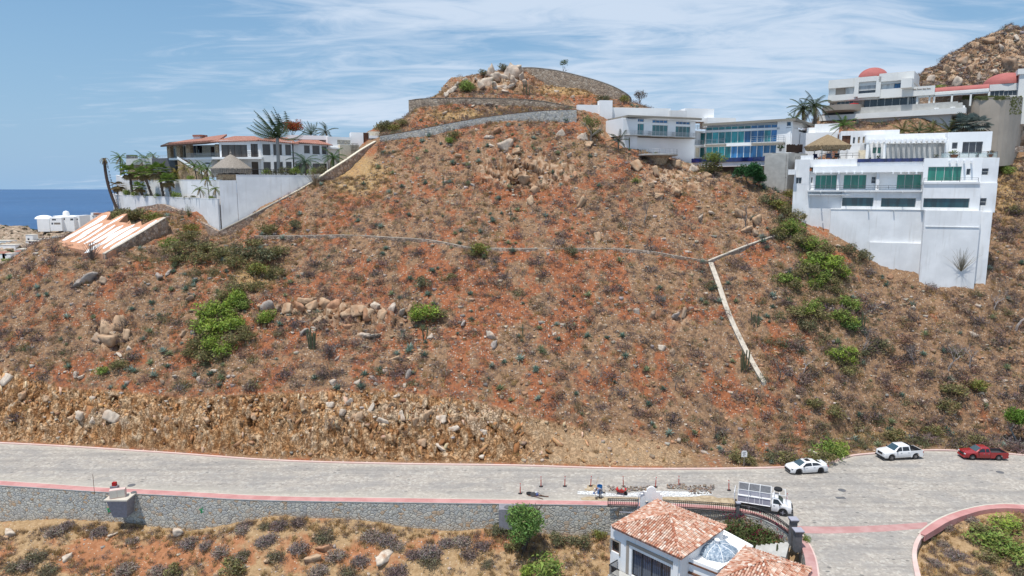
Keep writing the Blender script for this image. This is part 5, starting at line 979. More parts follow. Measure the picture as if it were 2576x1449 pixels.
# ================================================================ summit and hill stone walls
wall('switchback_wall', [at(*c2(*p), Y) for *p, Y in ((40, 800, 147.5), (350, 750, 147.3), (700, 680, 146.5), (1000, 628, 146), (1300, 590, 145), (1600, 562, 144), (1898, 552, 143.3))], lambda p: 3.4 if p.x < 5 else 4.6, 0.5, 'grey_wall_stone', 'long blue-grey stone wall climbing across the hill to the glass house', 'stone wall', cap=True, capmat='wood_brown', capw=0.02, caph=0.08)
wall('middle_wall', [at(*c2(*p), Y) for *p, Y in ((312, 466, 165), (420, 450, 162.5), (620, 442, 161), (900, 440, 160.5), (1200, 445, 160.3), (1500, 462, 160), (1700, 492, 159.5), (1890, 530, 159))], 4.8, 0.5, 'summit_wall_stone', 'curved tan stone wall ringing the hill below the summit boulders', 'stone wall', cap=True, capmat='summit_wall_stone', capw=0.05, caph=0.1)
wall('summit_wall', [at(*c2(*p), Y) for *p, Y in ((1250, 185, 184), (1330, 162, 180), (1480, 155, 176.5), (1700, 180, 172.5), (1900, 225, 169.5), (2100, 280, 166.5), (2250, 335, 165), (2350, 390, 165), (2400, 430, 168), (2415, 460, 172), (2412, 478, 177))], 8.5, 0.6, 'summit_wall_stone', 'high curved tan stone wall sweeping down from the summit to the right', 'stone wall', cap=True, capmat='concrete', capw=0.06, caph=0.14, step=1.0)
# low masonry line across the slope and the slanting drain
def onhill(pts, lift): return [hit(x, y)+Vector((0, 0, lift)) for x, y in pts]
wall('long_low_wall', onhill([(640, 601), (760, 600), (870, 599), (980, 604), (1080, 613), (1165, 628), (1200, 631), (1300, 633), (1440, 632), (1560, 635), (1640, 641), (1700, 651), (1782, 664)], 0.45), 1.4, 0.26, 'brown_wall_stone', 'long low stone wall with a pale cap running right across the middle of the slope', 'low wall', cap=True, capmat='concrete_cap', capw=0.0, caph=0.07, step=1.0)
wall('branch_wall', onhill([(1782, 664), (1830, 646), (1890, 621), (1957, 599)], 0.4), 1.4, 0.35, 'brown_wall_stone', 'pale-capped low wall rising right from the junction toward the green bushes', 'low wall', cap=True, capmat='concrete_cap', capw=0.08, caph=0.14, step=1.0)
wall('slanting_drain_wall', onhill([(1783, 668), (1800, 716), (1822, 780), (1850, 845), (1880, 905), (1918, 972)], 0.35), 1.2, 0.6, 'concrete_cap', 'pale concrete drain kerb slanting down the slope from the wall junction', 'drain kerb', cap=True, capmat='concrete_cap', capw=0.08, caph=0.12, step=1.0)
# ================================================================ hillside sign slab with white lettering seen edge-on
TRp, BRp, BLp = at(*c8(2000, 565), 123), at(*c8(1262, 1012), 108.5), at(*c8(700, 885), 113.5)
TRp.z += 0.3; nrm = (BRp-TRp).cross(BLp-BRp).normalized(); nrm = nrm if nrm.z > 0 else -nrm
def onslab(x, y, lift=0.0):
    a, b = ray(*c8(x, y)); d = Vector((a, 1, b)); o = Vector((0, 0, CAMH)); t = (TRp+nrm*lift-o).dot(nrm)/d.dot(nrm); return o+d*t
sl = thing('hillside_sign', 'orange plastered slab on the slope painted with giant white streaky lettering, below the left villa', 'hillside sign', tuple(BRp))
outl = [(2005, 572), (1985, 560), (1925, 575), (1800, 640), (1720, 665), (1705, 612), (1640, 650), (1580, 650), (1570, 605), (1540, 640), (1450, 620), (1400, 625), (1480, 560), (1545, 518), (1480, 520), (1330, 610), (1250, 600), (1300, 560), (1330, 498), (1250, 505), (700, 880), (780, 885), (900, 905), (1060, 950), (1200, 960), (1262, 1015), (1330, 990)]
outl = [(2008, 575), (1985, 560), (1925, 572), (1850, 600), (1720, 660), (1708, 612), (1640, 645), (1590, 648), (1575, 603), (1540, 632), (1440, 622), (1545, 520), (1490, 525), (1340, 600), (1290, 595), (1340, 520), (1335, 497), (1290, 500), (1230, 520), (700, 868), (692, 898), (1265, 1018), (1330, 995), (1500, 880)]
bm = bmesh.new(); vs = [bm.verts.new(onslab(x, y)-BRp) for x, y in outl]; fc = bm.faces.new(vs); r = bmesh.ops.extrude_face_region(bm, geom=[fc]); ev = [v for v in r['geom'] if isinstance(v, bmesh.types.BMVert)]
bmesh.ops.translate(bm, verts=ev, vec=Vector((0, 0, -4.5))); bmesh.ops.recalc_face_normals(bm, faces=bm.faces); bmesh.ops.triangulate(bm, faces=[f for f in bm.faces if len(f.verts) > 4]); me = bpy.data.meshes.new('plaster_slab'); bm.to_mesh(me); bm.free()
n = NB(newmat('orange_plaster', (0.52, 0.27, 0.16), 0.9)); g = n.geo(); n.col(n.mix(n.mr(n.noise(g, 0.7, 5, 0.6), 0.35, 0.7), (0.46, 0.23, 0.135), (0.58, 0.33, 0.21)))
n = NB(newmat('sign_white', (0.8, 0.79, 0.77), 0.8)); g = n.geo(); n.col(n.mix(n.mr(n.noise(g, 2.2, 5, 0.7), 0.55, 0.75, 0, 0.5), (0.82, 0.81, 0.79), (0.62, 0.52, 0.45)))
link('plaster_slab', me, 'orange_plaster', sl)
strokes = [[(750, 845), (800, 800), (940, 730), (1160, 600), (1240, 540), (1300, 540), (1260, 600), (1120, 680), (1000, 740), (900, 800), (790, 850)],
 [(850, 860), (960, 790), (1000, 745), (1180, 650), (1245, 632), (1240, 665), (1130, 735), (1000, 830), (900, 868)],
 [(930, 875), (1060, 800), (1300, 640), (1310, 655), (1260, 700), (1080, 820), (960, 880)],
 [(1010, 888), (1150, 800), (1390, 650), (1400, 665), (1290, 750), (1120, 860), (1030, 890)],
 [(1290, 660), (1380, 600), (1500, 545), (1490, 560), (1400, 620), (1330, 655)],
 [(1065, 905), (1180, 830), (1260, 780), (1420, 680), (1500, 658), (1480, 690), (1330, 790), (1200, 870), (1100, 915)],
 [(1130, 940), (1280, 830), (1330, 770), (1520, 690), (1640, 650), (1620, 680), (1450, 780), (1300, 880), (1180, 930)],
 [(1245, 935), (1400, 810), (1600, 690), (1705, 685), (1690, 700), (1520, 810), (1400, 870), (1260, 955)],
 [(1325, 965), (1340, 935), (1480, 840), (1700, 720), (1800, 650), (1890, 595), (1910, 598), (1870, 640), (1700, 750), (1500, 880), (1380, 950)],
 [(1020, 1000), (1060, 950), (1200, 880), (1270, 878), (1180, 940), (1080, 1000)]]
for k, st_ in enumerate(strokes):
    mx_, my_ = sum(p[0] for p in st_)/len(st_), sum(p[1] for p in st_)/len(st_); st_ = [(x+(-.5*e), y+(-.86*e)) for x, y in st_ for e in [((x-mx_)*.5+(y-my_)*.86)*.3]]
    P = resample([onslab(x, y, 0.012)-BRp for x, y in st_+[st_[0]]], 1.0)[:-1]
    bm = bmesh.new(); fc = bm.faces.new([bm.verts.new(p) for p in P]); fc.normal_update()
    if fc.normal.dot(nrm) < 0: fc.normal_flip()
    r = bmesh.ops.extrude_face_region(bm, geom=[fc]); bmesh.ops.translate(bm, verts=[v for v in r['geom'] if isinstance(v, bmesh.types.BMVert)], vec=nrm*0.03)
    bmesh.ops.triangulate(bm, faces=bm.faces[:]); bmesh.ops.recalc_face_normals(bm, faces=bm.faces[:]); me = bpy.data.meshes.new('painted_letter'); bm.to_mesh(me); bm.free(); link('painted_letter', me, 'sign_white', sl)
wall('sign_stone_side', [onslab(1275, 1018)+Vector((0, 0, 0.1)), onslab(1500, 890)+Vector((0, 0, 0.1)), onslab(1760, 735)+Vector((0, 0, 0.1)), onslab(2012, 580)+Vector((0, 0, 0.1)), at(*c8(2045, 640), 124)], 6, 0.5, 'brown_wall_stone', 'brown stone side wall holding up the right edge of the orange lettered slab', 'stone wall', cap=True, capmat='concrete_cap', capw=0.05, caph=0.12, side=1, smooth_path=False)
# ---------------------------------------------------------------- plants and rocks: unit meshes as numpy arrays (V, F triangles, C per face)
def tri_pack(L): V = np.concatenate([l[0] for l in L]); n = 0; F = []; 
def rnd(a, b, n): return RNG.uniform(a, b, n)
def quads_from(base, tip, w, nrm=None):
    """thin triangles from base to tip with width w"""
    d = tip-base; s = np.cross(d, RNG.normal(size=d.shape)); s /= np.linalg.norm(s, axis=1, keepdims=True)+1e-9; s *= w[:, None]
    V = np.stack([base-s, base+s, tip], 1).reshape(-1, 3); F = np.arange(len(V)).reshape(-1, 3); return V, F
def cat(parts):
    V = []; F = []; C = []; o = 0
    for v, f, c in parts: V.append(v); F.append(f+o); C.append(c); o += len(v)
    return np.concatenate(V), np.concatenate(F), np.concatenate(C)
def sphere_dirs(n, zmin=0.0):
    z = rnd(zmin, 1, n); a = rnd(0, 2*np.pi, n); r = np.sqrt(1-z*z); return np.stack([r*np.cos(a), r*np.sin(a), z], 1)
def jitcol(c, n, v=0.3, hue=0.08): return np.clip(np.array(c)*rnd(1-v, 1+v, n)[:, None]*(1+RNG.normal(size=(n, 3))*hue), 0.005, 0.9)
def u_dry(c, n1=36, n2=120, flat=0.85):
    d = sphere_dirs(n1, 0.12); tip = d*rnd(0.38, 0.56, n1)[:, None]*np.array([1, 1, flat]); base = RNG.normal(size=(n1, 3))*0.04; base[:, 2] = 0
    v1, f1 = quads_from(base, tip, rnd(0.008, 0.016, n1))
    d = sphere_dirs(n2, 0.0); ce = d*rnd(0.22, 0.50, n2)[:, None]*np.array([1, 1, flat]); off = RNG.normal(size=(n2, 3))*0.07; off[:, 2] = abs(off[:, 2])
    v2, f2 = quads_from(ce-off*0.5, ce+off*1.2, rnd(0.010, 0.024, n2))
    return cat([(v1, f1, jitcol(np.array(c)*1.1, n1)), (v2, f2, jitcol(c, n2, 0.45))])
def u_leafy(c, n=260, lumps=7, flat=0.8, leaf=0.05, stem=(0.16, 0.13, 0.1), c2=None):
    ce = sphere_dirs(lumps, 0.05)*rnd(0.15, 0.34, lumps)[:, None]*np.array([1, 1, flat])+np.array([0, 0, 0.14]); k = RNG.integers(0, lumps, n); rr = rnd(0.12, 0.24, lumps)
    d = RNG.normal(size=(n, 3)); d /= np.linalg.norm(d, axis=1, keepdims=True); p = ce[k]+d*(rr[k]*rnd(0.55, 1.08, n))[:, None]; p[:, 2] = np.abs(p[:, 2])
    o1 = RNG.normal(size=(n, 3))*leaf; v, f = quads_from(p-o1*0.6, p+o1*0.9, rnd(0.35, 0.7, n)*leaf)
    C = jitcol(c, n, 0.3, 0.07)*rnd(0.75, 1.2, lumps)[k][:, None]
    if c2 is not None: m = RNG.random(n) < 0.3; C[m] = jitcol(c2, m.sum(), 0.3)
    n3 = 10; d = sphere_dirs(n3, 0.2); v3, f3 = quads_from(np.zeros((n3, 3)), d*0.4*np.array([1, 1, flat]), np.full(n3, 0.014))
    return cat([(v, f, C), (v3, f3, jitcol(stem, n3))])
def u_grass(c, n=34):
    a = rnd(0, 6.28, n); e = rnd(0.5, 1.5, n); L = rnd(0.3, 0.6, n); b = RNG.normal(size=(n, 3))*0.12; b[:, 2] = 0
    t = b+np.stack([np.cos(a)*np.cos(e)*L, np.sin(a)*np.cos(e)*L, np.sin(e)*L], 1); v, f = quads_from(b, t, rnd(0.012, 0.03, n)); return v, f, jitcol(c, n, 0.3)
def u_agave(c, n=22):
    V = []; F = []; C = []
    for i in range(n):
        a = i*2.4+random.uniform(-.2, .2); e = 0.15+1.15*(i/n)+random.uniform(-.1, .1); L = 0.5*random.uniform(0.85, 1.1); w = 0.045
        dx, dy, dz = math.cos(a)*math.cos(e), math.sin(a)*math.cos(e), math.sin(e); sx, sy = -math.sin(a)*w, math.cos(a)*w; o = len(V)
        V += [(sx*.6, sy*.6, 0.02), (-sx*.6, -sy*.6, 0.02), (dx*L*.5+sx, dy*L*.5+sy, dz*L*.5+.02), (dx*L*.5-sx, dy*L*.5-sy, dz*L*.5+.02), (dx*L, dy*L, dz*L-0.02), (dx*L*.5, dy*L*.5, dz*L*.5-.02)]
        F += [(o, o+5, o+2), (o+1, o+3, o+5), (o+2, o+5, o+4), (o+5, o+3, o+4), (o, o+1, o+5)]
        k = random.uniform(.75, 1.25); C += [tuple(x*k for x in c)]*5
    return np.array(V), np.array(F), np.array(C)
def hull_rock(n=16, sx=1, sy=1, sz=1, c=(0.5, 0.42, 0.34), seed=0, bev=True):
    r = random.Random(seed); bm = bmesh.new()
    for a in (-1, 1):
        for b in (-1, 1):
            for e in (-1, 1): bm.verts.new((a*r.uniform(.2, .5)*sx, b*r.uniform(.2, .5)*sy, e*r.uniform(.22, .5)*sz))
    for i in range(max(0, n-8)//3+1):
        d = Vector((r.gauss(0, 1), r.gauss(0, 1), r.gauss(0, 1))).normalized()*r.uniform(0.42, 0.55); bm.verts.new((d.x*sx, d.y*sy, d.z*sz))
    h = bmesh.ops.convex_hull(bm, input=bm.verts[:]); 
    bmesh.ops.delete(bm, geom=[v for v in bm.verts if not v.link_faces], context='VERTS')
    if bev: bmesh.ops.bevel(bm, geom=bm.edges[:], offset=0.012, segments=1, affect='EDGES', profile=0.6)
    bmesh.ops.triangulate(bm, faces=bm.faces[:]); bmesh.ops.recalc_face_normals(bm, faces=bm.faces[:]); bm.verts.index_update()
    V = np.array([v.co[:] for v in bm.verts]); F = np.array([[v.index for v in f.verts] for f in bm.faces]); N = [f.normal.z for f in bm.faces]; bm.free()
    return V, F, np.array([[x*r.uniform(0.9, 1.08) for x in c] for _ in N])
def scatter_mesh(name, protos, pos, scale, kind_idx, tint=None, smooth=False, zs=None, tilt=None):
    V = []; F = []; C = []; o = 0
    for k, (v, f, c) in enumerate(protos):
        m = np.nonzero(kind_idx == k)[0]
        if len(m) == 0: continue
        a = rnd(0, 6.28, len(m)); ca, sa = np.cos(a)[:, None], np.sin(a)[:, None]; s = scale[m][:, None]; z = s if zs is None else zs[m][:, None]
        X = (v[None, :, 0]*ca-v[None, :, 1]*sa)*s+pos[m][:, 0:1]; Y = (v[None, :, 0]*sa+v[None, :, 1]*ca)*s+pos[m][:, 1:2]; Z = v[None, :, 2]*z+pos[m][:, 2:3]
        V.append(np.stack([X, Y, Z], -1).reshape(-1, 3)); nf = (f[None]+(np.arange(len(m))*len(v))[:, None, None]+o).reshape(-1, 3); F.append(nf)
        cc = np.repeat(c[None], len(m), 0); 
        if tint is not None: cc = cc*tint[m][:, None, :]
        C.append(cc.reshape(-1, 3)); o += len(m)*len(v)
    return np_mesh(name, np.concatenate(V), np.concatenate(F), np.concatenate(C), smooth)
# unit variants ------------------------------------------------------------
DRYC = [(0.18, 0.13, 0.115), (0.23, 0.17, 0.13), (0.125, 0.097, 0.09), (0.27, 0.195, 0.12), (0.185, 0.15, 0.14), (0.21, 0.125, 0.095), (0.19, 0.165, 0.085), (0.13, 0.135, 0.07)]
P_DRY = [u_dry(c) for c in DRYC]
DRYN = ['mauve-brown', 'light brown', 'dark grey-brown', 'tan', 'grey', 'reddish brown', 'olive-brown', 'dull olive']
P_DRYs = [u_dry(c, 14, 52) for c in DRYC for _ in (0, 1)]
GRC = [(0.44, 0.29, 0.125), (0.36, 0.235, 0.11), (0.50, 0.35, 0.17), (0.30, 0.20, 0.10)]
P_GR = [u_grass(c) for c in GRC]
AGC = [(0.16, 0.24, 0.19), (0.24, 0.31, 0.26), (0.12, 0.18, 0.14), (0.26, 0.30, 0.17)]
P_AG = [u_agave(c) for c in AGC for _ in (0, 1)]
RKC = [(0.44, 0.365, 0.295), (0.36, 0.265, 0.19), (0.54, 0.455, 0.365), (0.38, 0.21, 0.125), (0.33, 0.285, 0.25), (0.45, 0.31, 0.20)]
RKN = ['pale grey', 'brown', 'cream', 'reddish', 'dark grey', 'tan']
def cut_rock(c, seed, sub=3):
    r = np.random.default_rng(seed); bm = bmesh.new(); bmesh.ops.create_icosphere(bm, subdivisions=sub, radius=1); D = np.array([v.co[:] for v in bm.verts]); F = np.array([[v.index for v in f.verts] for f in bm.faces]); bm.free()
    N = np.concatenate([np.eye(3), -np.eye(3)])+r.normal(size=(6, 3))*.32; N /= np.linalg.norm(N, axis=1, keepdims=True); dd = r.uniform(.24, .40, 6); q = D@N.T; R = np.min(np.where(q > .1, dd/np.maximum(q, .1), 9), 1); R = np.minimum(R, .85)
    P = D*R[:, None]; v1, e1 = facet(P[:, 0]*3.2+seed, P[:, 1]*3.2, P[:, 2]*2.2, 5); P = P*(1+.07*v1[:, None]-.05*np.clip(.1-e1, 0, .1)[:, None]/.1)*(1+.04*vnoise(P[:, 0]*14, P[:, 1]*14, P[:, 2]*14, seed)[:, None])
    P = P*np.array([1, r.uniform(.5, .85), r.uniform(.5, .9)]); fc = P[F].mean(1); k = 1+.22*vnoise(fc[:, 0]*5, fc[:, 1]*5, fc[:, 2]*5, seed+3)+.15*vnoise(fc[:, 0]*16, fc[:, 1]*16, fc[:, 2]*16, seed+4); k *= 1-.45*np.clip(.09-e1[F].mean(1), 0, .09)/.09
    red = np.clip(vnoise(fc[:, 0]*3+9, fc[:, 1]*3, fc[:, 2]*3, seed+8), 0, 1)[:, None]*.8
    return P, F, np.clip(np.array(c)[None]*k[:, None]*(1-red)+np.array((.36, .19, .10))[None]*red, .02, .9)
P_RK = [cut_rock(RKC[i % 6], i) for i in range(18)]
P_RKs = [hull_rock(8, 1, random.uniform(.6, 1), random.uniform(.5, .8), RKC[i % 6], i+50, False) for i in range(12)]
def me_of(name, p, mat, smooth=False):
    me = np_mesh(name, p[0], p[1], p[2], smooth); me.materials.append(MT[mat]); return me
# exclusion of built ground ------------------------------------------------------------
def inside(fr, q0, q1, d0, d1, X, Y):
    dx, dy = X-fr.A.x, Y-fr.A.y; q = dx*fr.t.x+dy*fr.t.y; d = dx*fr.n.x+dy*fr.n.y; return (q > q0) & (q < q1) & (d > d0) & (d < d1)
def L_(fr, xa, xb, y=500): return fr.sz(xa, y)[0], fr.sz(xb, y)[0]
EX = [(f5, *L_(f5, 200, 1960), -16, 3.2), (f3, *L_(f3, 430, 1300), -14, 0.9), (f4, *L_(f4, 1240, 2340), -10, 1.0), (fp, *L_(fp, 1400, 2010, 720), -12, 0.2), (ft, -4, 12, -9, 0.4), (fh, -2, 30, -8, 0.5), (fb, *L_(fb, 100, 1650, 250), -6, 1.0), (f6, *L_(f6, 480, 1980, 900), -14, 3.0), (f7, -4, 20, -14, 3.0), (fB, -22, 30, -12, 3)]
LWX = [p.x for p in lw_top]+[at(*c1(1264, 610), 126).x, at(*c1(1965, 617), 132.8).x]
LWY = [p.y for p in lw_top]+[126, 132.8]
BWX = [LWX[-1], at(*c1(2180, 495), 138.5).x, at(*c1(2440, 330), 147.5).x, -37.0]
def blocked(X, Y):
    b = np.zeros(X.shape, bool)
    for fr, q0, q1, d0, d1 in EX: b |= inside(fr, q0, q1, d0, d1, X, Y)
    return b | ((X < LWX[-1]) & (X > LWX[0]) & (Y > np.interp(X, LWX, LWY)-0.9) & (Y < 190)) | ((Y > 132.8) & (Y < 190) & (X > LWX[-1]-1) & (X < np.interp(Y, [132.8, 138.5, 147.5, 190], BWX)+.5))
def hill_points(n, ymax=182):
    u = rnd(-0.9, 0.9, n*2); Y = rnd(78, ymax, n*2); keep = (RNG.random(n*2) < Y/ymax) & ((Y < 183) | (u > .4)); u, Y = u[keep], Y[keep]; X = u*Y; t = Y-Yf(u); ok = (t > 1.0) & ~blocked(X, Y); X, Y = X[ok], Y[ok]; Z = H(X, Y)
    px, py = proj(X, Y, Z); return X, Y, Z, px, py
def cuttop(px): return np.interp(px, [-300, 0, 150, 300, 450, 700, 850, 1000, 1200, 1300, 1450, 1600, 1750, 1850, 1950], [925, 925, 975, 985, 1000, 990, 985, 985, 1010, 1040, 1075, 1100, 1130, 1160, 1200])
def zone(px, py):
    if py < 262 and 1050 < px < 1650: return 'on the summit beside the curved stone walls'
    if px > 2250 and py < 340: return 'on the rocky peak at the right edge'
    if px > 2505 and py < 700: return 'on the dry bank right of the cliff house'
    if px > 1955: return ('just under the cliff house' if py < 760 else 'halfway down the right slope' if py < 950 else 'low on the right slope near the road')+(' at the far right' if px > 2300 else '')
    w = np.interp(px, [0, 640, 980, 1165, 1560, 1700, 1782, 1957], [601, 601, 604, 628, 635, 651, 664, 599])
    if py < w:
        if px < 640: return 'beside the left villa walls and the lettered slab'
        if py < 300: return 'between the two hill walls below the summit'
        if px > 1500: return 'on the rocky ground below the glass house'
        return 'on the upper '+('left' if px < 1130 else 'middle' if px < 1420 else 'right')+' slope above the long wall'
    if py > cuttop(px)-10 and px < 1850: return 'on the bare rock cut above the road'
    if px < 640: return ('high' if py < 780 else 'low')+' on the left slope '+('at the edge' if px < 300 else 'below the white terrace walls')
    if px > 1780+max(0, (py-664))*0.44: return 'between the drain kerb and the green bushes'
    return ('just below the long low wall' if py < 790 else 'above the rock cut')+(' left of centre' if px < 950 else ' at the centre' if px < 1250 else ' right of centre' if px < 1550 else ' near the drain kerb')
def place(name, me, p, s, rz, label, cat, group, sz=None, tilt=0):
    o = bpy.data.objects.new(name, me); COL.objects.link(o); o.location = p; o.scale = (s, s, sz or s); o.rotation_euler = (random.uniform(-tilt, tilt), random.uniform(-tilt, tilt), rz); o['label'] = label; o['category'] = cat; o['group'] = group; return o
# ---------------- dry shrubs
X, Y, Z, px, py = hill_points(76000, 222)
ct = cuttop(px); incut = (py > ct-6) & (px < 1850)
dens = 0.55+0.5*fbm(X/9, Y/9, o=3, s=81); dens = dens+0.35*(px > 1950)+0.2*(py > 640)-0.25*blob(px, py, 1330, 440, 120, 60)-0.3*blob(px, py, 850, 790, 160, 30)-0.35*blob(px, py, 1480, 238, 150, 14)
dens = np.where(incut, 0.035, dens); dens = np.where((Y > 166) & (X < 60), dens*.5, dens)
m = RNG.random(len(X)) < np.clip(dens, 0, 1); X, Y, Z, px, py = (a[m] for a in (X, Y, Z, px, py)); n = len(X)
sc = np.exp(RNG.normal(size=n)*0.5)*0.9; sc = np.clip(sc, 0.3, 2.9)*np.where(px > 1950, 1.15, 1.0)
olive = (blob(px, py, 560, 660, 190, 70)+blob(px, py, 2080, 720, 130, 200)+blob(px, py, 2050, 560, 70, 60)+blob(px, py, 520, 850, 130, 140)+blob(px, py, 300, 930, 200, 40)+0.6*blob(px, py, 2200, 1100, 300, 60)+0.6*blob(px, py, 960, 320, 60, 30)) > RNG.random(n)*1.1
ki = np.where(olive, RNG.integers(6, 8, n), RNG.choice(8, n, p=[.25, .13, .2, .1, .14, .1, .05, .03]))
vis = (px > -20) & (px < 2600) & (py > 0) & (py < 1460)
rank = np.argsort(-(sc/Y)*vis)[:290]; rest = np.ones(n, bool); rest[rank] = False
pos = np.stack([X, Y, Z-0.05], 1)
tint = np.ones((n, 3))*rnd(0.75, 1.3, n)[:, None]
me = scatter_mesh('dry_scrub', P_DRYs, pos[rest], sc[rest], ki[rest]*2+RNG.integers(0, 2, rest.sum()), tint[rest]); link('dry_scrub', me, 'twigs', kind='stuff', label='dense grey-brown leafless scrub covering the hillside', cat='scrub')
DM = [me_of('dry_shrub', p, 'twigs') for p in P_DRY]
for i in rank:
    z = zone(px[i], py[i]); c = DRYN[ki[i]]; sname = 'large' if sc[i]*1.0 > 2.2 else 'medium'
    place('dry_shrub', DM[ki[i]], pos[i], sc[i], random.uniform(0, 6.28), '%s %s shrub %s' % (sname, c, z), 'shrub', '%s %s shrubs %s' % (sname, c, z))
# ---------------- dry grass (uncountable)
X, Y, Z, px, py = hill_points(30000)
g = np.clip(0.20+0.45*fbm(X/6, Y/6, o=3, s=91)+blob(px, py, 900, 440, 110, 70)+0.9*blob(px, py, 1200, 290, 190, 25)+0.8*blob(px, py, 1440, 225, 140, 25)+0.8*blob(px, py, 2540, 470, 70, 120)+0.7*blob(px, py, 700, 560, 160, 40)+0.8*blob(px, py, 640, 700, 90, 40)+0.6*blob(px, py, 2300, 1110, 330, 30)+blob(px, py, 440, 560, 60, 25), 0, 1)
g = np.where((py > cuttop(px)) & (px < 1850), 0.06, g); g = np.where((py > 560) & (py < 600) & (px < 360), 0.5, g)
m = RNG.random(len(X)) < g; X, Y, Z = X[m], Y[m], Z[m]; n = len(X)
link('dry_grass', scatter_mesh('dry_grass', P_GR, np.stack([X, Y, Z-0.03], 1), rnd(0.6, 1.5, n), RNG.integers(0, 4, n), np.ones((n, 3))*rnd(0.7, 1.2, n)[:, None]), 'twigs', kind='stuff', label='golden dry grass tufts scattered over the slope', cat='grass')
# ---------------- stones
X, Y, Z, px, py = hill_points(100000, 215)
g = np.clip(0.40+0.5*fbm(X/7, Y/7, o=3, s=101)+0.5*blob(px, py, 1330, 440, 200, 80)+0.6*blob(px, py, 1700, 430, 160, 70)+0.5*blob(px, py, 900, 830, 300, 90)+0.5*blob(px, py, 950, 960, 300, 30)+0.3*blob(px, py, 2250, 760, 200, 80), 0, 1); g = np.where((py > cuttop(px)) & (px < 1850), 0.30, g); g = np.where(Y > 170, 0.8, g)
m = RNG.random(len(X)) < g; X, Y, Z = X[m], Y[m], Z[m]; n = len(X); sc = np.clip(np.exp(RNG.normal(size=n)*0.6)*0.2, 0.07, 0.9)*np.where((Y > 170) & (X > 60), 1.8, 1.0)
link('loose_stones', scatter_mesh('loose_stones', P_RKs, np.stack([X, Y, Z+0.04*sc], 1), sc, RNG.integers(0, 12, n), np.ones((n, 3))*(rnd(0.6, 1.2, n)*np.where((Y > 170) & (X > 60), .72, 1))[:, None]), 'stone_col', kind='stuff', label='loose broken stones strewn over the slope and rock cut', cat='stones')
# fractured blocks sticking out of the rock cut
X = rnd(-78, 30, 30000); T_ = rnd(0.9, 9, 30000); Y = X*0+80
for _ in range(4): Y = Yf(X/Y)+T_
Z = H(X, Y); px, py = proj(X, Y, Z); m = (py > cuttop(px)-4) & (px < 1640) & (px > -40) & (RNG.random(len(X)) < 0.06*np.clip((1640-px)/300, 0, 1)); X, Y, Z, px, py = (a[m] for a in (X, Y, Z, px, py)); n = len(X)
P_CUT = [hull_rock(8, random.uniform(.3, .9), random.uniform(.35, .6), random.uniform(.9, 2.2), c_, 200+i, False) for i, c_ in enumerate([(.47, .25, .11), (.38, .185, .075), (.52, .30, .15), (.30, .145, .06), (.62, .46, .31), (.45, .235, .10), (.50, .285, .14), (.42, .22, .095)]*2)]
def tiltp(p, a): v, f, c = p; ca, sa = math.cos(a), math.sin(a); R = np.array([[1, 0, 0], [0, ca, -sa], [0, sa, ca]]); return v@R.T, f, c
P_CUT = [tiltp(p, random.uniform(-1.2, 1.2)) for p in P_CUT]; sc = np.clip(np.exp(RNG.normal(size=n)*.6)*.25, .1, 1.2); pale_ = blob(px, py, 1130, 1040, 330, 45)+blob(px, py, 240, 1050, 130, 30)
ki = np.where(RNG.random(n) < .35*pale_, 4+8*RNG.integers(0, 2, n), RNG.choice(16, n)); tint = np.ones((n, 3))*(rnd(.75, 1.15, n)*(1-.15*(py > cuttop(px)+60)))[:, None]
link('rock_cut_blocks', scatter_mesh('rock_cut_blocks', P_CUT, np.stack([X, Y-.05, Z-.03], 1), sc, ki, tint), 'stone_col', kind='stuff', label='fractured orange and cream rock blocks of the road cut', cat='rock')
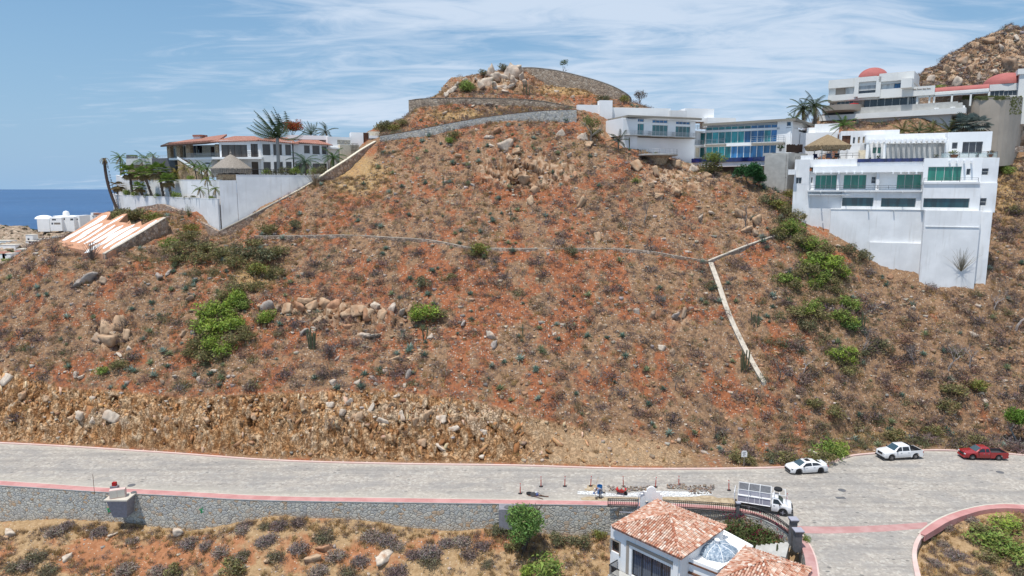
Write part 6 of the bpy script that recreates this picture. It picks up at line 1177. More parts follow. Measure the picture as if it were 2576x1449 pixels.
# ---------------- boulders, countable
BM_ = [me_of('boulder', p, 'stone_col') for p in P_RK]
def boulder(px_, py_, wpx, hratio=0.8, ci=None, p=None, lab=None, sink=0.15, name='boulder'):
    p = p or hit(px_, py_); s = wpx/FP*p.y*0.95; k = RNG.integers(0, 18) if ci is None else ci+6*int(RNG.integers(0, 3)); z = zone(px_, py_); c = RKN[k % 6]
    sn = 'huge' if s > 3 else 'large' if s > 1.6 else 'small'; lb = lab or '%s %s angular boulder %s' % (sn, c, z)
    place(name, BM_[k], p+Vector((0, 0, s*hratio*sink)), s, random.uniform(0, 6.28), lb, 'boulder', '%s %s boulders %s' % (sn, c, z), s*hratio*1.25, 0.6)
for x, y, w_, h_, c in [(235, 700, 55, .6, 4), (205, 715, 40, .6, 4), (262, 712, 30, .7, 1), (265, 835, 45, 1.2, 5), (300, 825, 40, 1.5, 5), (280, 865, 55, 1, 5), (318, 850, 36, 1.2, 5), (245, 860, 40, 1, 1), (325, 880, 24, .7, 2), (300, 895, 18, .7, 2), (330, 898, 16, .6, 2),
    (652, 775, 18, 1, 5), (680, 775, 38, .9, 4), (700, 778, 22, .9, 1), (725, 785, 44, 1, 5), (755, 778, 40, .9, 3), (790, 775, 44, .8, 5), (770, 765, 40, .6, 5), (815, 770, 36, 1, 5), (840, 775, 34, 1, 3), (870, 800, 40, .9, 5), (900, 790, 44, 1, 5), (925, 805, 36, 1.1, 3), (945, 775, 30, .8, 2), (960, 795, 30, 1.3, 5), (985, 785, 30, 1.5, 0), (1010, 790, 26, 1.4, 0), (1030, 785, 28, 1.2, 5), (870, 825, 30, .8, 3), (920, 850, 36, .6, 0), (940, 848, 30, .6, 2), (768, 835, 34, .5, 4), (790, 830, 26, .6, 0), (780, 852, 24, .7, 1),
    (1165, 820, 20, 1.4, 4), (1195, 835, 14, .8, 0), (1010, 815, 16, .8, 1), (905, 845, 16, .7, 5), (1235, 850, 30, 1, 0), (1245, 870, 26, .9, 4), (997, 905, 30, .6, 5), (860, 985, 16, .9, 5), (900, 968, 18, 1, 0), (838, 965, 22, .8, 0), (1030, 945, 22, 1.5, 4), (975, 945, 16, 1.2, 1), (945, 970, 16, .8, 0), (1020, 975, 16, 1, 0), (1045, 985, 14, .9, 2), (1000, 1000, 15, 1, 2), (850, 905, 20, .7, 4), (1085, 850, 18, .8, 0), (1160, 905, 14, .7, 3),
    (1510, 830, 28, 1.2, 5), (1505, 605, 20, 2.0, 5), (1395, 845, 16, .7, 2), (1340, 890, 16, .9, 0), (1600, 790, 26, .8, 0), (1640, 800, 22, 1.5, 1), (1665, 880, 26, .8, 2), (1690, 890, 22, .8, 1), (1720, 795, 20, 2, 1), (1700, 800, 18, 2, 4), (1560, 905, 12, .8, 1),
    (190, 950, 14, 2.2, 0), (205, 955, 12, 1.8, 2), (425, 690, 26, .7, 4), (400, 700, 30, .8, 4), (480, 755, 28, .9, 1), (500, 960, 18, 1, 0), (540, 935, 16, 1, 2), (410, 965, 20, 1.4, 1), (440, 950, 18, 1, 0), (545, 900, 26, .5, 4), (460, 845, 16, 1.4, 1),
    (1860, 545, 40, .8, 5), (1905, 560, 34, 1, 5), (1880, 580, 30, .8, 5), (1900, 590, 26, .8, 1), (1790, 540, 22, .7, 2), (1760, 555, 24, .7, 0), (1640, 470, 26, .8, 5), (1700, 420, 40, .7, 5), (1720, 400, 34, .9, 2), (1660, 500, 30, .8, 5), (1700, 490, 36, .9, 5), (1745, 430, 26, .9, 0), (1600, 425, 34, 1.2, 5), (1650, 440, 30, 1.3, 5), (1780, 445, 24, .8, 5), (1835, 430, 22, .7, 5), (1750, 640, 0.001, 1, 0),
    (1320, 460, 30, 1.4, 5), (1300, 440, 24, 1.2, 5), (1345, 485, 26, 1.2, 5), (1280, 400, 24, .8, 5), (1335, 510, 20, 1.5, 5), (1230, 350, 22, .7, 2), (1250, 335, 26, .8, 3), (1190, 470, 18, .8, 4), (1430, 395, 18, .8, 0), (1445, 450, 24, 1.2, 3), (1460, 520, 26, 2, 5), (1215, 440, 22, 1, 5), (1270, 375, 40, .7, 0), (1300, 385, 30, .7, 5), (1410, 340, 26, .7, 0), (1465, 350, 30, .7, 0), (1480, 365, 30, .6, 5), (1240, 372, 16, .8, 2), (1155, 395, 16, .8, 5),
    (2090, 780, 14, .9, 4), (2300, 780, 18, .8, 0), (2450, 850, 20, .8, 0), (2380, 700, 16, .8, 1), (2200, 810, 16, .7, 1), (2480, 1010, 18, .8, 0), (2130, 760, 14, .9, 0), (2240, 700, 20, .7, 3)]:
    if w_ > 1: boulder(x, y, w_, h_, c)
for x, y, w_, h_ in [(1238, 188, 34, 1), (1255, 205, 44, .8), (1288, 190, 46, .9), (1302, 182, 34, .9), (1225, 215, 40, .9), (1210, 222, 30, .8), (1262, 226, 30, .8), (1290, 212, 32, .9), (1240, 200, 26, 1), (1310, 200, 26, 1.2), (1275, 236, 34, .5), (1150, 222, 26, 1), (1135, 232, 24, 1), (1170, 207, 20, .9), (1230, 265, 18, .7), (1122, 243, 20, .8), (1320, 215, 22, .8), (1200, 205, 18, .8), (1245, 222, 26, .8), (1282, 224, 22, .8)]: boulder(x, y, w_, h_, 2 if random.random() < .5 else 0)
for x, y, w_ in [(1190, 268, 12), (1118, 288, 16), (1220, 262, 14), (1250, 268, 10), (1400, 232, 14), (1440, 246, 14), (1200, 330, 14), (1130, 345, 14)]: boulder(x, y, w_, .7, 2)
for x, y in [(2560, 150), (2545, 175), (2570, 130), (2500, 230), (2520, 210), (2450, 120), (2400, 130), (2420, 160), (2440, 180), (2380, 180), (2470, 160), (2490, 110), (2460, 200), (2340, 205), (2520, 130), (2555, 100), (2410, 215), (2500, 185), (2390, 145), (2430, 110)]:
    boulder(x, y, random.choice([14, 18, 24, 34, 44]), random.uniform(.8, 1.3), int(RNG.choice([0, 1, 5, 2])), p=hit(x, y, 170))
for x, y, w_ in [(2545, 325, 80), (2570, 300, 70), (2530, 350, 50), (2565, 350, 60)]: boulder(x, y, w_, .7, 2)
for x, y, w_, h_, c in [(205, 1050, 40, 1.3, 2), (232, 1062, 26, 1.2, 2), (285, 1052, 38, 1.7, 2), (262, 1040, 22, 1.5, 5), (180, 1058, 20, .9, 5), (830, 1022, 20, 1.8, 2), (862, 1040, 26, 1.5, 2), (880, 1015, 16, 2, 2), (905, 1050, 30, 1.2, 5), (935, 1030, 22, 1.8, 2), (960, 1062, 26, 1.2, 2), (985, 1025, 20, 1.8, 5), (1010, 1048, 28, 1.4, 2), (1045, 1065, 24, 1.2, 5), (1075, 1045, 30, 1.2, 5), (1110, 1060, 28, 1.4, 2), (1140, 1085, 24, 1.0, 2), (760, 1020, 20, 1.8, 5), (720, 1015, 18, 1.6, 5), (1190, 1060, 30, 1.1, 5), (1215, 1090, 24, 1.0, 2), (640, 1050, 24, 1.1, 5), (520, 1062, 26, 1.0, 5), (420, 1058, 22, 1.1, 5), (120, 1010, 26, 1.1, 5), (20, 960, 30, 1.4, 2), (60, 1000, 26, 1.2, 5), (1060, 1115, 30, .9, 5), (870, 1110, 26, 1.0, 5), (1110, 1130, 26, .8, 2)]:
    boulder(x, y, w_, h_, c, sink=0, lab='%s %s rock slab jutting from the road cut %s' % ('large' if w_ > 25 else 'small', RKN[c], 'at the far left' if x < 130 else 'at the left' if x < 350 else 'left of centre' if x < 800 else 'at its pale middle'))
# ---------------- agaves
X, Y, Z, px, py = hill_points(4600); g = np.clip(0.30+0.6*fbm(X/8, Y/8, o=2, s=111), 0, 1)*(~((py > cuttop(px)-5) & (px < 1850)))*(Y < 160)
m = RNG.random(len(X)) < g*0.75; X, Y, Z, px, py = (a[m] for a in (X, Y, Z, px, py)); n = len(X); sc = rnd(0.9, 2.1, n); vis = (px > 0) & (px < 2576) & (py > 100) & (py < 1449); rank = np.argsort(-(sc/Y)*vis)[:260]
AM = [me_of('agave', p, 'leafy') for p in P_AG]; AN = ['blue-green', 'pale blue-grey', 'dark green', 'yellow-green']
for i in rank:
    if not vis[i]: continue
    k = int(RNG.integers(0, 8)); z = zone(px[i], py[i]); place('agave', AM[k], (X[i], Y[i], Z[i]), sc[i], random.uniform(0, 6), '%s spiky agave %s' % (AN[k//2], z), 'agave', '%s agaves %s' % (AN[k//2], z), tilt=0.2)
rest = np.ones(n, bool); rest[rank] = False
if rest.sum() > 5: link('small_agaves', scatter_mesh('small_agaves', P_AG, np.stack([X, Y, Z], 1)[rest], sc[rest]*0.8, RNG.integers(0, 8, rest.sum())), 'leafy', kind='stuff', label='small blue-green agaves lost among the scrub of the slope', cat='agaves')
# ---------------- leafy bushes
GC = {'bright': (0.27, 0.36, 0.06), 'green': (0.19, 0.26, 0.06), 'dark': (0.07, 0.13, 0.04), 'olive': (0.23, 0.21, 0.085), 'dusty': (0.15, 0.155, 0.085), 'yellow': (0.21, 0.19, 0.05)}
BU = {k: [me_of('leafy_bush', u_leafy(c, 620, 10, .8, .034, c2=(0.20, 0.17, 0.09) if k in ('olive', 'dusty') else (.22, .25, .07)), 'leafy') for _ in (0, 1)] for k, c in GC.items()}
def bush(x, y, wpx, kind, h=0.8, p=None, label=None, grp=None, name='leafy_bush'):
    p = p or hit(x, y); s = wpx/FP*p.y*1.4; z = zone(x, y)
    return place(name, random.choice(BU[kind]), p-Vector((0, 0, 0.05)), s, random.uniform(0, 6), label or '%s green leafy bush %s' % ({'bright': 'bright', 'green': 'fresh', 'dark': 'dark', 'olive': 'olive', 'dusty': 'dusty grey', 'yellow': 'yellowish'}[kind], z), 'bush', grp or '%s bushes %s' % (kind, z), s*h)
for x, y, w_, k in [(590, 765, 70, 'bright'), (560, 790, 70, 'bright'), (610, 780, 50, 'green'), (530, 800, 70, 'bright'), (560, 820, 80, 'bright'), (590, 830, 60, 'bright'), (530, 850, 80, 'bright'), (500, 880, 60, 'olive'), (545, 880, 70, 'bright'), (580, 870, 60, 'olive'), (500, 830, 50, 'olive'), (600, 740, 60, 'olive'), (640, 735, 50, 'olive'), (480, 900, 50, 'olive'), (520, 910, 60, 'olive'), (620, 860, 50, 'olive'), (560, 905, 40, 'olive'),
    (455, 640, 70, 'olive'), (480, 610, 60, 'olive'), (430, 625, 50, 'green'), (520, 640, 60, 'olive'), (560, 655, 70, 'olive'), (610, 650, 70, 'dusty'), (660, 660, 70, 'dusty'), (700, 650, 60, 'olive'), (590, 675, 60, 'olive'), (500, 665, 60, 'olive'), (450, 665, 50, 'olive'), (640, 625, 50, 'olive'), (480, 585, 40, 'yellow'), (680, 590, 50, 'olive'), (740, 575, 40, 'dusty'), (650, 690, 60, 'yellow'), (690, 700, 50, 'olive'),
    (1210, 640, 56, 'yellow'), (1190, 648, 30, 'olive'), (680, 810, 60, 'bright'), (655, 818, 36, 'olive'), (1072, 800, 76, 'bright'), (1060, 725, 50, 'dusty'), (1440, 640, 40, 'dusty'), (1135, 705, 30, 'olive'), (300, 930, 50, 'olive'), (260, 945, 40, 'green'), (1145, 350, 40, 'olive'), (1130, 362, 30, 'green'), (1500, 345, 40, 'olive'),
    (2085, 680, 70, 'bright'), (2050, 665, 60, 'green'), (2110, 700, 60, 'bright'), (2030, 690, 60, 'olive'), (2070, 715, 60, 'green'), (1975, 715, 50, 'green'), (2000, 730, 50, 'olive'), (2100, 740, 40, 'olive'), (2045, 780, 50, 'green'), (2090, 770, 40, 'olive'), (2130, 780, 60, 'green'), (2115, 810, 56, 'green'), (2135, 835, 46, 'dark'), (2060, 810, 60, 'olive'), (2000, 800, 60, 'olive'), (2030, 830, 50, 'dusty'), (2120, 905, 56, 'bright'), (2150, 915, 46, 'bright'), (2095, 900, 40, 'bright'), (2130, 945, 50, 'olive'), (2215, 885, 60, 'dusty'), (2180, 895, 40, 'dusty'),
    (1990, 590, 64, 'green'), (1960, 600, 50, 'olive'), (2010, 620, 60, 'olive'), (2045, 630, 60, 'green'), (2000, 560, 50, 'olive'), (1980, 545, 50, 'olive'), (2010, 520, 40, 'green'), (1960, 530, 50, 'yellow'), (1990, 500, 40, 'yellow'), (2080, 640, 50, 'olive'), (2130, 640, 50, 'dusty'), (2170, 655, 50, 'dusty'), (2020, 545, 50, 'olive'), (2100, 665, 40, 'olive'), (1935, 515, 50, 'dusty'),
    (1860, 1162, 60, 'olive'), (1890, 1170, 40, 'olive'), (1985, 1168, 60, 'olive'), (2080, 1150, 80, 'green'), (2110, 1140, 50, 'bright'), (2040, 1162, 50, 'olive'), (2250, 1110, 60, 'olive'), (2400, 1000, 70, 'olive'), (2450, 985, 60, 'yellow'), (2380, 1040, 60, 'olive'), (2100, 1050, 60, 'olive'), (2350, 1100, 60, 'olive'), (2050, 1030, 50, 'olive'), (1940, 1160, 50, 'dusty'), (2460, 1120, 50, 'olive'),
    (1790, 440, 60, 'olive'), (1600, 462, 24, 'green'), (960, 330, 40, 'olive'), (975, 322, 34, 'dusty'), (1010, 318, 34, 'olive'), (990, 330, 30, 'yellow'), (1175, 232, 46, 'green'), (1165, 225, 36, 'olive'), (1215, 190, 26, 'dusty'), (1265, 178, 30, 'dusty'), (1515, 262, 40, 'dusty'), (1610, 262, 50, 'dusty'), (1570, 258, 30, 'yellow'),
    (320, 560, 60, 'olive'), (350, 555, 60, 'olive'), (300, 545, 40, 'dusty'), (380, 560, 50, 'yellow'), (400, 575, 50, 'yellow'), (340, 585, 50, 'dusty'), (280, 555, 40, 'olive'), (2530, 440, 40, 'green'), (2550, 540, 40, 'olive'), (2490, 300, 36, 'olive')]:
    bush(x, y, w_, k)
    if k in ('bright', 'green') and x > 480 and w_ > 45: bush(x+random.uniform(-26, 26), y+random.uniform(-14, 14), w_*.8, 'bright'); bush(x+random.uniform(-30, 30), y+random.uniform(-16, 16), w_*.7, 'olive')
# the dark green tree beside the glass house
def tree(label, base, h, r, col_, nl=1800, cz=0, trunk=(0.10, 0.075, 0.055), crown_z=0.62, flat=0.75, lean=0, leaf=0.035, lumps=13, name='leafy_tree', c2=None, bare=False, cat='tree'):
    root = thing(name, label, cat, base); mb = MB(); tips = []
    def br(p, d, L, rad, lev):
        pts = [p]; dd = d.normalized()
        for i in range(3): dd = (dd+Vector((random.gauss(0, .18), random.gauss(0, .18), random.gauss(0, .1)+0.05))).normalized(); pts.append(pts[-1]+dd*L/3)
        mb.tube(pts, [rad, rad*.85, rad*.7, rad*.5], 5, trunk); tips.append(pts[-1])
        if lev > 0:
            for k in range(3 if lev > 1 else 4): a = random.uniform(0, 6.28); s = random.uniform(0.5, 1.0); br(pts[random.choice([2, 3, 3])], (dd+Vector((math.cos(a)*s, math.sin(a)*s, random.uniform(-.1, .5)))), L*random.uniform(.5, .8), rad*.5, lev-1)
    br(Vector((0, 0, -0.2)), Vector((lean, 0, 1)), h*0.42, h*0.035, 4 if bare else 2); part('trunk', mb, 'stone_col' if bare else 'leafy', root)
    if nl:
        v, f, c = u_leafy(col_, nl, lumps, flat, leaf, c2=c2); me = np_mesh('crown', v*np.array([2*r, 2*r, 2*r*0.9])+np.array([lean*h*.4, 0, h-2*r*flat*0.9*0.72-cz]), f, c); link('crown', me, 'leafy', root)
    return root
p = hit(1882, 470); tree('dense dark green tree beside the concrete tower of the glass house', p, 4.8, 2.7, (0.035, 0.11, 0.035), 3600, leaf=.03, flat=.85)
p = hit(1912, 472); tree('smaller dark green tree right under the concrete tower', p, 2.6, 1.7, (0.04, 0.11, 0.04), 1800, flat=.7)
p = hit(1795, 445); tree('flat-topped light green tree below the white pool band', p, 4.0, 2.8, (0.16, 0.19, 0.05), 1300, flat=.45, leaf=.025)
p = hit(1487, 362); tree('pale-limbed sparse tree left of the glass house front', p, 6.2, 2.6, (0.14, 0.16, 0.05), 900, trunk=(0.38, 0.34, 0.28), leaf=.025, flat=.9)
for x, y, h_, lb in ((1698, 384, 3.2, 'bare frangipani tree beside the mound under the glass house balcony, left one'), (1728, 388, 3.4, 'bare frangipani tree near the right end of the glass house balcony wall')): tree(lb, hit(x, y), h_, 0, None, 0, trunk=(0.32, 0.25, 0.2), bare=True, name='bare_tree')
for x, y, h_ in ((1620, 560, 4), (1455, 610, 0.01), (2385, 935, 4.2), (2440, 930, 4.0), (2555, 830, 6), (2175, 900, 3.5), (1875, 575, 4.5), (2300, 920, 3.2), (1580, 590, 3), (2500, 780, 3.5), (1960, 960, 3.2), (1500, 970, 2.6), (730, 770, 2.2), (2020, 940, 3), (1700, 985, 2.4)):
    if h_ > 1: tree('bare pale-branched tree %s' % zone(x, y), hit(x, y), h_, 0, None, 0, trunk=(0.30, 0.26, 0.24) if x > 2000 else (0.2, 0.17, 0.15), bare=True, name='bare_tree', lean=random.uniform(-.2, .2))['group'] = 'bare trees %s' % zone(x, y)
p = hit(1420, 190, 150); tree('small wind-bent tree on the skyline behind the summit wall', Vector((at(1418, 182, 175).x, 175, at(1418, 190, 175).z)), 3.4, 1.6, (0.10, 0.13, 0.05), 320, trunk=(0.12, 0.09, 0.07), leaf=.04, flat=.4)
p = at(1610, 272, 168); tree('leafless grey thicket on the skyline at the end of the summit wall', p, 4.6, 2.4, (0.16, 0.14, 0.12), 500, trunk=(0.17, 0.14, 0.12), leaf=.03)
p = at(*c5(1640, 1290), 107.0); 
def fan_shrub(label, p, h, n=70, c=(0.30, 0.27, 0.2)):
    mb = MB()
    for i in range(n):
        a = random.uniform(0, 6.28); e = random.uniform(0.75, 1.5); L = h*random.uniform(.6, 1); d = Vector((math.cos(a)*math.cos(e), math.sin(a)*math.cos(e), math.sin(e))); k = random.uniform(.6, 1.3); mb.tube([Vector((0, 0, 0)), d*L*.5+Vector((0, 0, .1)), d*L+Vector((random.gauss(0, .2), random.gauss(0, .2), 0))], [0.03, 0.02, 0.008], 3, tuple(x*k for x in c), cap=False)
    return solo('broom_shrub', mb, 'twigs', label, 'shrub', loc=p)
fan_shrub('tall straw-coloured broom-like shrub against the white base of the cliff house', p, 4.0)
fan_shrub('green wispy shrub against the left face of the lower white terrace wall', hit(475, 545), 2.4, 40, (0.16, 0.18, 0.08))
fan_shrub('bare tan shrub in front of the white villa side wall', hit(792, 470), 4.5, 60, (0.26, 0.19, 0.12))
fan_shrub('tangled dry shrub at the lower edge of the orange lettered slab', hit(232, 655), 3.5, 80, (0.2, 0.16, 0.14))
# ---------------- cacti
def cactus(label, p, h, n, c=(0.12, 0.13, 0.075)):
    mb = MB()
    for i in range(n):
        a = 6.28*i/max(n, 1); r = 0.0 if n == 1 else random.uniform(.15, .5)*min(h/2, 1); hh = h*random.uniform(.6, 1); b = Vector((r*math.cos(a), r*math.sin(a), -0.1)); t = b+Vector((math.cos(a)*.18*(n > 1), math.sin(a)*.18*(n > 1), hh)); mb.tube([b, b+(t-b)*.4+Vector((0, 0, .05)), t-Vector((0, 0, .1)), t], [.08, .10, .085, .03], 7, c)
    return solo('cactus', mb, 'leafy', label, 'cactus', loc=p)
for x, y, h_, n in ((1240, 236, 4.2, 1), (1327, 240, 4.0, 2), (1317, 232, 2.5, 1), (1872, 935, 3.2, 9), (785, 880, 3.0, 9), (1068, 855, 2.0, 3), (1315, 845, 2.5, 1), (2165, 830, 3.0, 8), (1778, 440, 2.6, 3), (948, 325, 2.4, 1), (1585, 373, 2.4, 3), (1285, 560, 3.0, 1), (2105, 690, 0.01, 1), (2260, 650, 2.2, 2), (1115, 470, 2.4, 1), (1900, 820, 2.2, 5)):
    if h_ > 1: cactus('%s cactus %s' % (('single-stem', 'double-stem', 'three-stem')[n-1] if n < 4 else 'many-stemmed clump', zone(x, y))+(' near the left column' if (x, y) == (1317, 232) else ''), hit(x, y), h_, n)['group'] = 'cacti %s %s' % (n, zone(x, y))
# ---------------- palms
def frond(mb, o, a, e0, L, droop, c, wind, seg=6, lw=0.55, fan=False):
    d = Vector((math.cos(a)*math.cos(e0), math.sin(a)*math.cos(e0), math.sin(e0))); p = o.copy(); pts = [p.copy()]
    for i in range(seg): d = (d+Vector((wind[0], wind[1], wind[2]-droop))/seg).normalized(); p = p+d*L/seg; pts.append(p.copy())
    if fan:
        hub = pts[2]; dd = (pts[3]-pts[2]).normalized(); s = dd.cross(Vector((0, 0, 1))); s = s.normalized() if s.length > .01 else Vector((1, 0, 0)); u = s.cross(dd); mb.tube([o, hub], .02, 3, c, cap=False)
        for k in range(11):
            t = (k-5)/5*1.35; q = dd*math.cos(t)+s*math.sin(t); R = L*.48*(1-.12*abs(t)); w = (dd*-math.sin(t)+s*math.cos(t))*R*.10; kk = random.uniform(.7, 1.25)
            mb.add([hub, hub+q*R*.6+w+u*.02, hub+q*R+Vector((0, 0, -.12*R)), hub+q*R*.6-w], [(0, 1, 2), (0, 2, 3)], tuple(x*kk for x in c))
        return
    for i in range(seg):
        a_, b_ = pts[i], pts[i+1]; dd = (b_-a_).normalized(); s = dd.cross(Vector((0, 0, 1))); s = s.normalized() if s.length > .01 else Vector((1, 0, 0))
        for j in range(3):
            q = a_+(b_-a_)*(j/3); t = (i+j/3)/seg; l = lw*L*.36*(math.sin(math.pi*min(1, t*.8+.15))+.12)
            for sg in (1, -1):
                tip = q+s*sg*l*.8+dd*l*.6+Vector((0, 0, -l*.45)); w = dd*L*.022; kk = random.uniform(.7, 1.3); mb.add([q-w, q+w, tip], [(0, 1, 2)], tuple(x*kk for x in c))
    mb.tube(pts, [.03]*(seg)+[.01], 3, tuple(x*1.1 for x in c), cap=False)
def palm(label, base, top, L=2.2, n=18, c=(0.07, 0.12, 0.035), wind=(0, 0, 0), fan=False, tr=0.18, rag=False, tc=(0.17, 0.14, 0.115), droop=1.1, dead=0.25, bow=0.0):
    root = thing('palm_tree', label, 'palm tree', base); t = top-base; mb = MB(); pts = [t*k/8+Vector((bow*math.sin(math.pi*k/8), 0, 0)) for k in range(9)]; pts[0] = Vector((0, 0, -.3))
    mb.tube(pts, [tr*1.25]+[tr]*7+[tr*.9], 8, tc)
    if rag:
        for i in range(int(t.length*26)):
            k = random.random(); q = t*k; a = random.uniform(0, 6.28); o = Vector((math.cos(a), math.sin(a), 0)); mb.add([q+o*tr*.8+Vector((0, 0, -.08)), q+o*tr*.8+Vector((0, 0, .08)), q+o*(tr+.16)+Vector((0, 0, .14))], [(0, 1, 2)], tuple(x*random.uniform(.6, 1.4) for x in tc))
    part('trunk', mb, 'leafy', root); mb = MB()
    for i in range(n):
        a = i*2.4+random.uniform(-.2, .2); e = -0.35+1.65*(i/n)+random.uniform(-.1, .1); dd = i < n*dead; frond(mb, t, a, e-.3*dd, L*random.uniform(.85, 1.1), droop, (0.25, 0.19, 0.09) if dd else c, wind, fan=fan)
    part('fronds', mb, 'leafy', root); return root
def yw(x): return float(np.interp(c1(x, 0)[0], [c1(p, 0)[0] for p in (228, 262, 500, 800, 1108)], [149, 147.5, 142, 134, 125]))
FP_ = (0.15, 0.22, 0.045)
for bx, by, tx, ty, L, lb in [(402, 790, 368, 585, 2.9, 'rough-trunked fan palm on the planter, first tall one from the left'), (562, 798, 492, 600, 2.7, 'leaning fan palm with dark shaggy trunk, second tall one on the planter'), (660, 806, 612, 575, 3.2, 'tallest-crowned yellow-green fan palm on the planter, third tall one'), (728, 808, 692, 655, 2.6, 'short bright fan palm on the planter, right of the three tall ones'), (486, 795, 452, 712, 2.0, 'small squat fan palm between the first two tall planter palms')]:
    Yb = yw(bx)+1.5; palm(lb, at(*c1(bx, by), Yb), at(*c1(tx, ty), Yb), L, 24, FP_, (-.25, 0, 0), fan=True, rag=True, droop=.9, tr=.24)
for bx, by, tx, ty, lb in [(968, 808, 957, 728, 'tiny thin palm on the planter left of the wall vent'), (1042, 808, 1018, 640, 'slender arching palm on the planter beside the wall vent'), (1098, 808, 1090, 725, 'tiny thin palm on the planter at the sharp wall corner')]:
    Yb = yw(bx)+0.9; palm(lb, at(*c1(bx, by), Yb), at(*c1(tx, ty), Yb), 1.7, 13, (0.12, 0.16, 0.03), (-.2, 0, -.2), tr=.07, droop=1.4)
for bx, by, tx, ty, Yb, lb, L in [(298, 640, 290, 462, 156, 'slim palm at the far left end behind the upper terrace wall', 2.4), (330, 640, 318, 530, 155, 'low dark palm by the rubble base of the grey pool terrace', 2.6), (530, 640, 492, 480, 148, 'windblown dark palm against the grey pool terrace, left one', 3.0), (640, 640, 555, 520, 147, 'windblown dark palm against the grey pool terrace, right one', 3.0), (575, 455, 568, 445, 151, 'small palm top peeking over the grey pool terrace', 1.6), (760, 635, 755, 590, 141, 'squat yellowish palm on the upper terrace left of the stair', 2.6), (850, 640, 838, 548, 140, 'dry yellow palm below the curved stair', 2.0), (935, 645, 912, 530, 137, 'slender palm on the upper terrace right of the stair foot', 2.0), (985, 645, 966, 540, 136, 'slender dark palm beside the round palapa, left one', 1.9), (1020, 640, 1022, 560, 134, 'short green palm just left of the round palapa', 2.4)]:
    palm(lb, at(*c1(bx, by), Yb), at(*c1(tx, ty), Yb), L, 16, (0.10, 0.16, 0.05) if 'yellow' not in lb else (0.22, 0.18, 0.05), (-.35, 0, -.1), tr=.12)
palm('tall royal palm with crown blown left in front of the left villa', at(*c1(1622, 575), 132), at(*c1(1610, 290), 132), 6.0, 20, (0.05, 0.075, 0.035), (-1.3, 0, 1.5), tr=.32, tc=(0.36, 0.35, 0.33), droop=.5, dead=0, )
palm('spreading grey-green palm before the right part of the left villa', at(*c1(1850, 600), 134), at(*c1(1842, 495), 134), 3.6, 18, (0.075, 0.12, 0.075), (0, 0, 0), tr=.16, droop=1.3, dead=.1)
palm('green palm beside the right end of the left villa', at(*c1(2085, 560), 140), at(*c1(2080, 460), 140), 3.0, 18, (0.05, 0.10, 0.03), (.1, 0, 0), tr=.16, droop=1.3, dead=.1)
palm('windblown palm rising behind the villa roof beside the red tree', at(*c1(1885, 330), 152), at(*c1(1893, 262), 152), 3.0, 13, (0.06, 0.09, 0.05), (-.6, 0, .9), droop=.4, dead=0)
palm('drooping dark palm behind the white parapet at the villa right end', at(*c1(2035, 340), 152), at(*c1(2015, 245), 152), 3.2, 12, (0.05, 0.065, 0.04), (-.7, 0, .1), droop=1.2, dead=.1)
palm('dying shaggy palm trunk bent over left of the terrace walls', at(*c1(268, 900), 146), at(*c1(158, 468), 146), 1.6, 9, (0.13, 0.085, 0.06), (-.6, 0, -.8), rag=True, tr=.3, dead=1, droop=2.2, tc=(0.13, 0.095, 0.08), bow=-0.6)
palm('low fan palm with brown skirt at the left end of the planter', at(*c1(270, 765), 150), at(*c1(270, 700), 150), 2.2, 20, (0.16, 0.12, 0.06), (0, 0, -.4), fan=True, dead=.6)
palm('left date palm with orange fruit by the upper villa road', at(*c4(350, 1040), 148), at(*c4(345, 905), 148), 3.6, 24, (0.055, 0.075, 0.035), (0, 0, 0), rag=True, tr=.3, dead=.2, droop=1.3)
palm('right taller date palm beside the domed villa', at(*c4(465, 1060), 146), at(*c4(462, 880), 146), 3.8, 26, (0.055, 0.075, 0.035), (0, 0, 0), rag=True, tr=.35, dead=.1, droop=1.3)
palm('low green palm at the roof edge left of the two date palms', at(*c4(250, 1040), 147), at(*c4(250, 1000), 147), 2.2, 16, (0.08, 0.12, 0.03), (0, 0, 0), dead=.1)
for x, y, cc, lb in ((745, 1085, (0.08, 0.15, 0.03), 'small bright palm above the white cube house'), (1330, 1140, (0.12, 0.12, 0.04), 'areca palm clump at the left end of the strip behind the pergola house'), (1490, 1140, (0.09, 0.11, 0.05), 'second areca palm clump from the left behind the pergola house'), (1620, 1140, (0.12, 0.12, 0.04), 'third areca palm clump behind the pergola house'), (1790, 1135, (0.11, 0.12, 0.05), 'fourth areca palm clump behind the pergola house')): palm(lb, at(*c4(x, y), 133), at(*c4(x, y-18), 133), 3.0, 18, cc, (-.2, 0, 0), tr=.15, droop=.8, dead=.2)
palm('silver-blue fan palm in front of the tall beige wall, left one', at(*c4(1930, 1130), 132), at(*c4(1935, 1060), 132), 3.4, 26, (0.15, 0.19, 0.17), (0, 0, 0), fan=True, dead=0)
palm('silver-blue fan palm in front of the tall beige wall, right one', at(*c4(2070, 1125), 132), at(*c4(2070, 1065), 132), 3.6, 26, (0.20, 0.23, 0.21), (0, 0, 0), fan=True, dead=.1)
palm('palm with trailing black fronds at the left corner of the glass house', at(*c3(520, 610), 136), at(*c3(520, 520), 136), 3.0, 11, (0.05, 0.07, 0.045), (-.5, 0, .3), tr=.15, dead=0, droop=1.0)
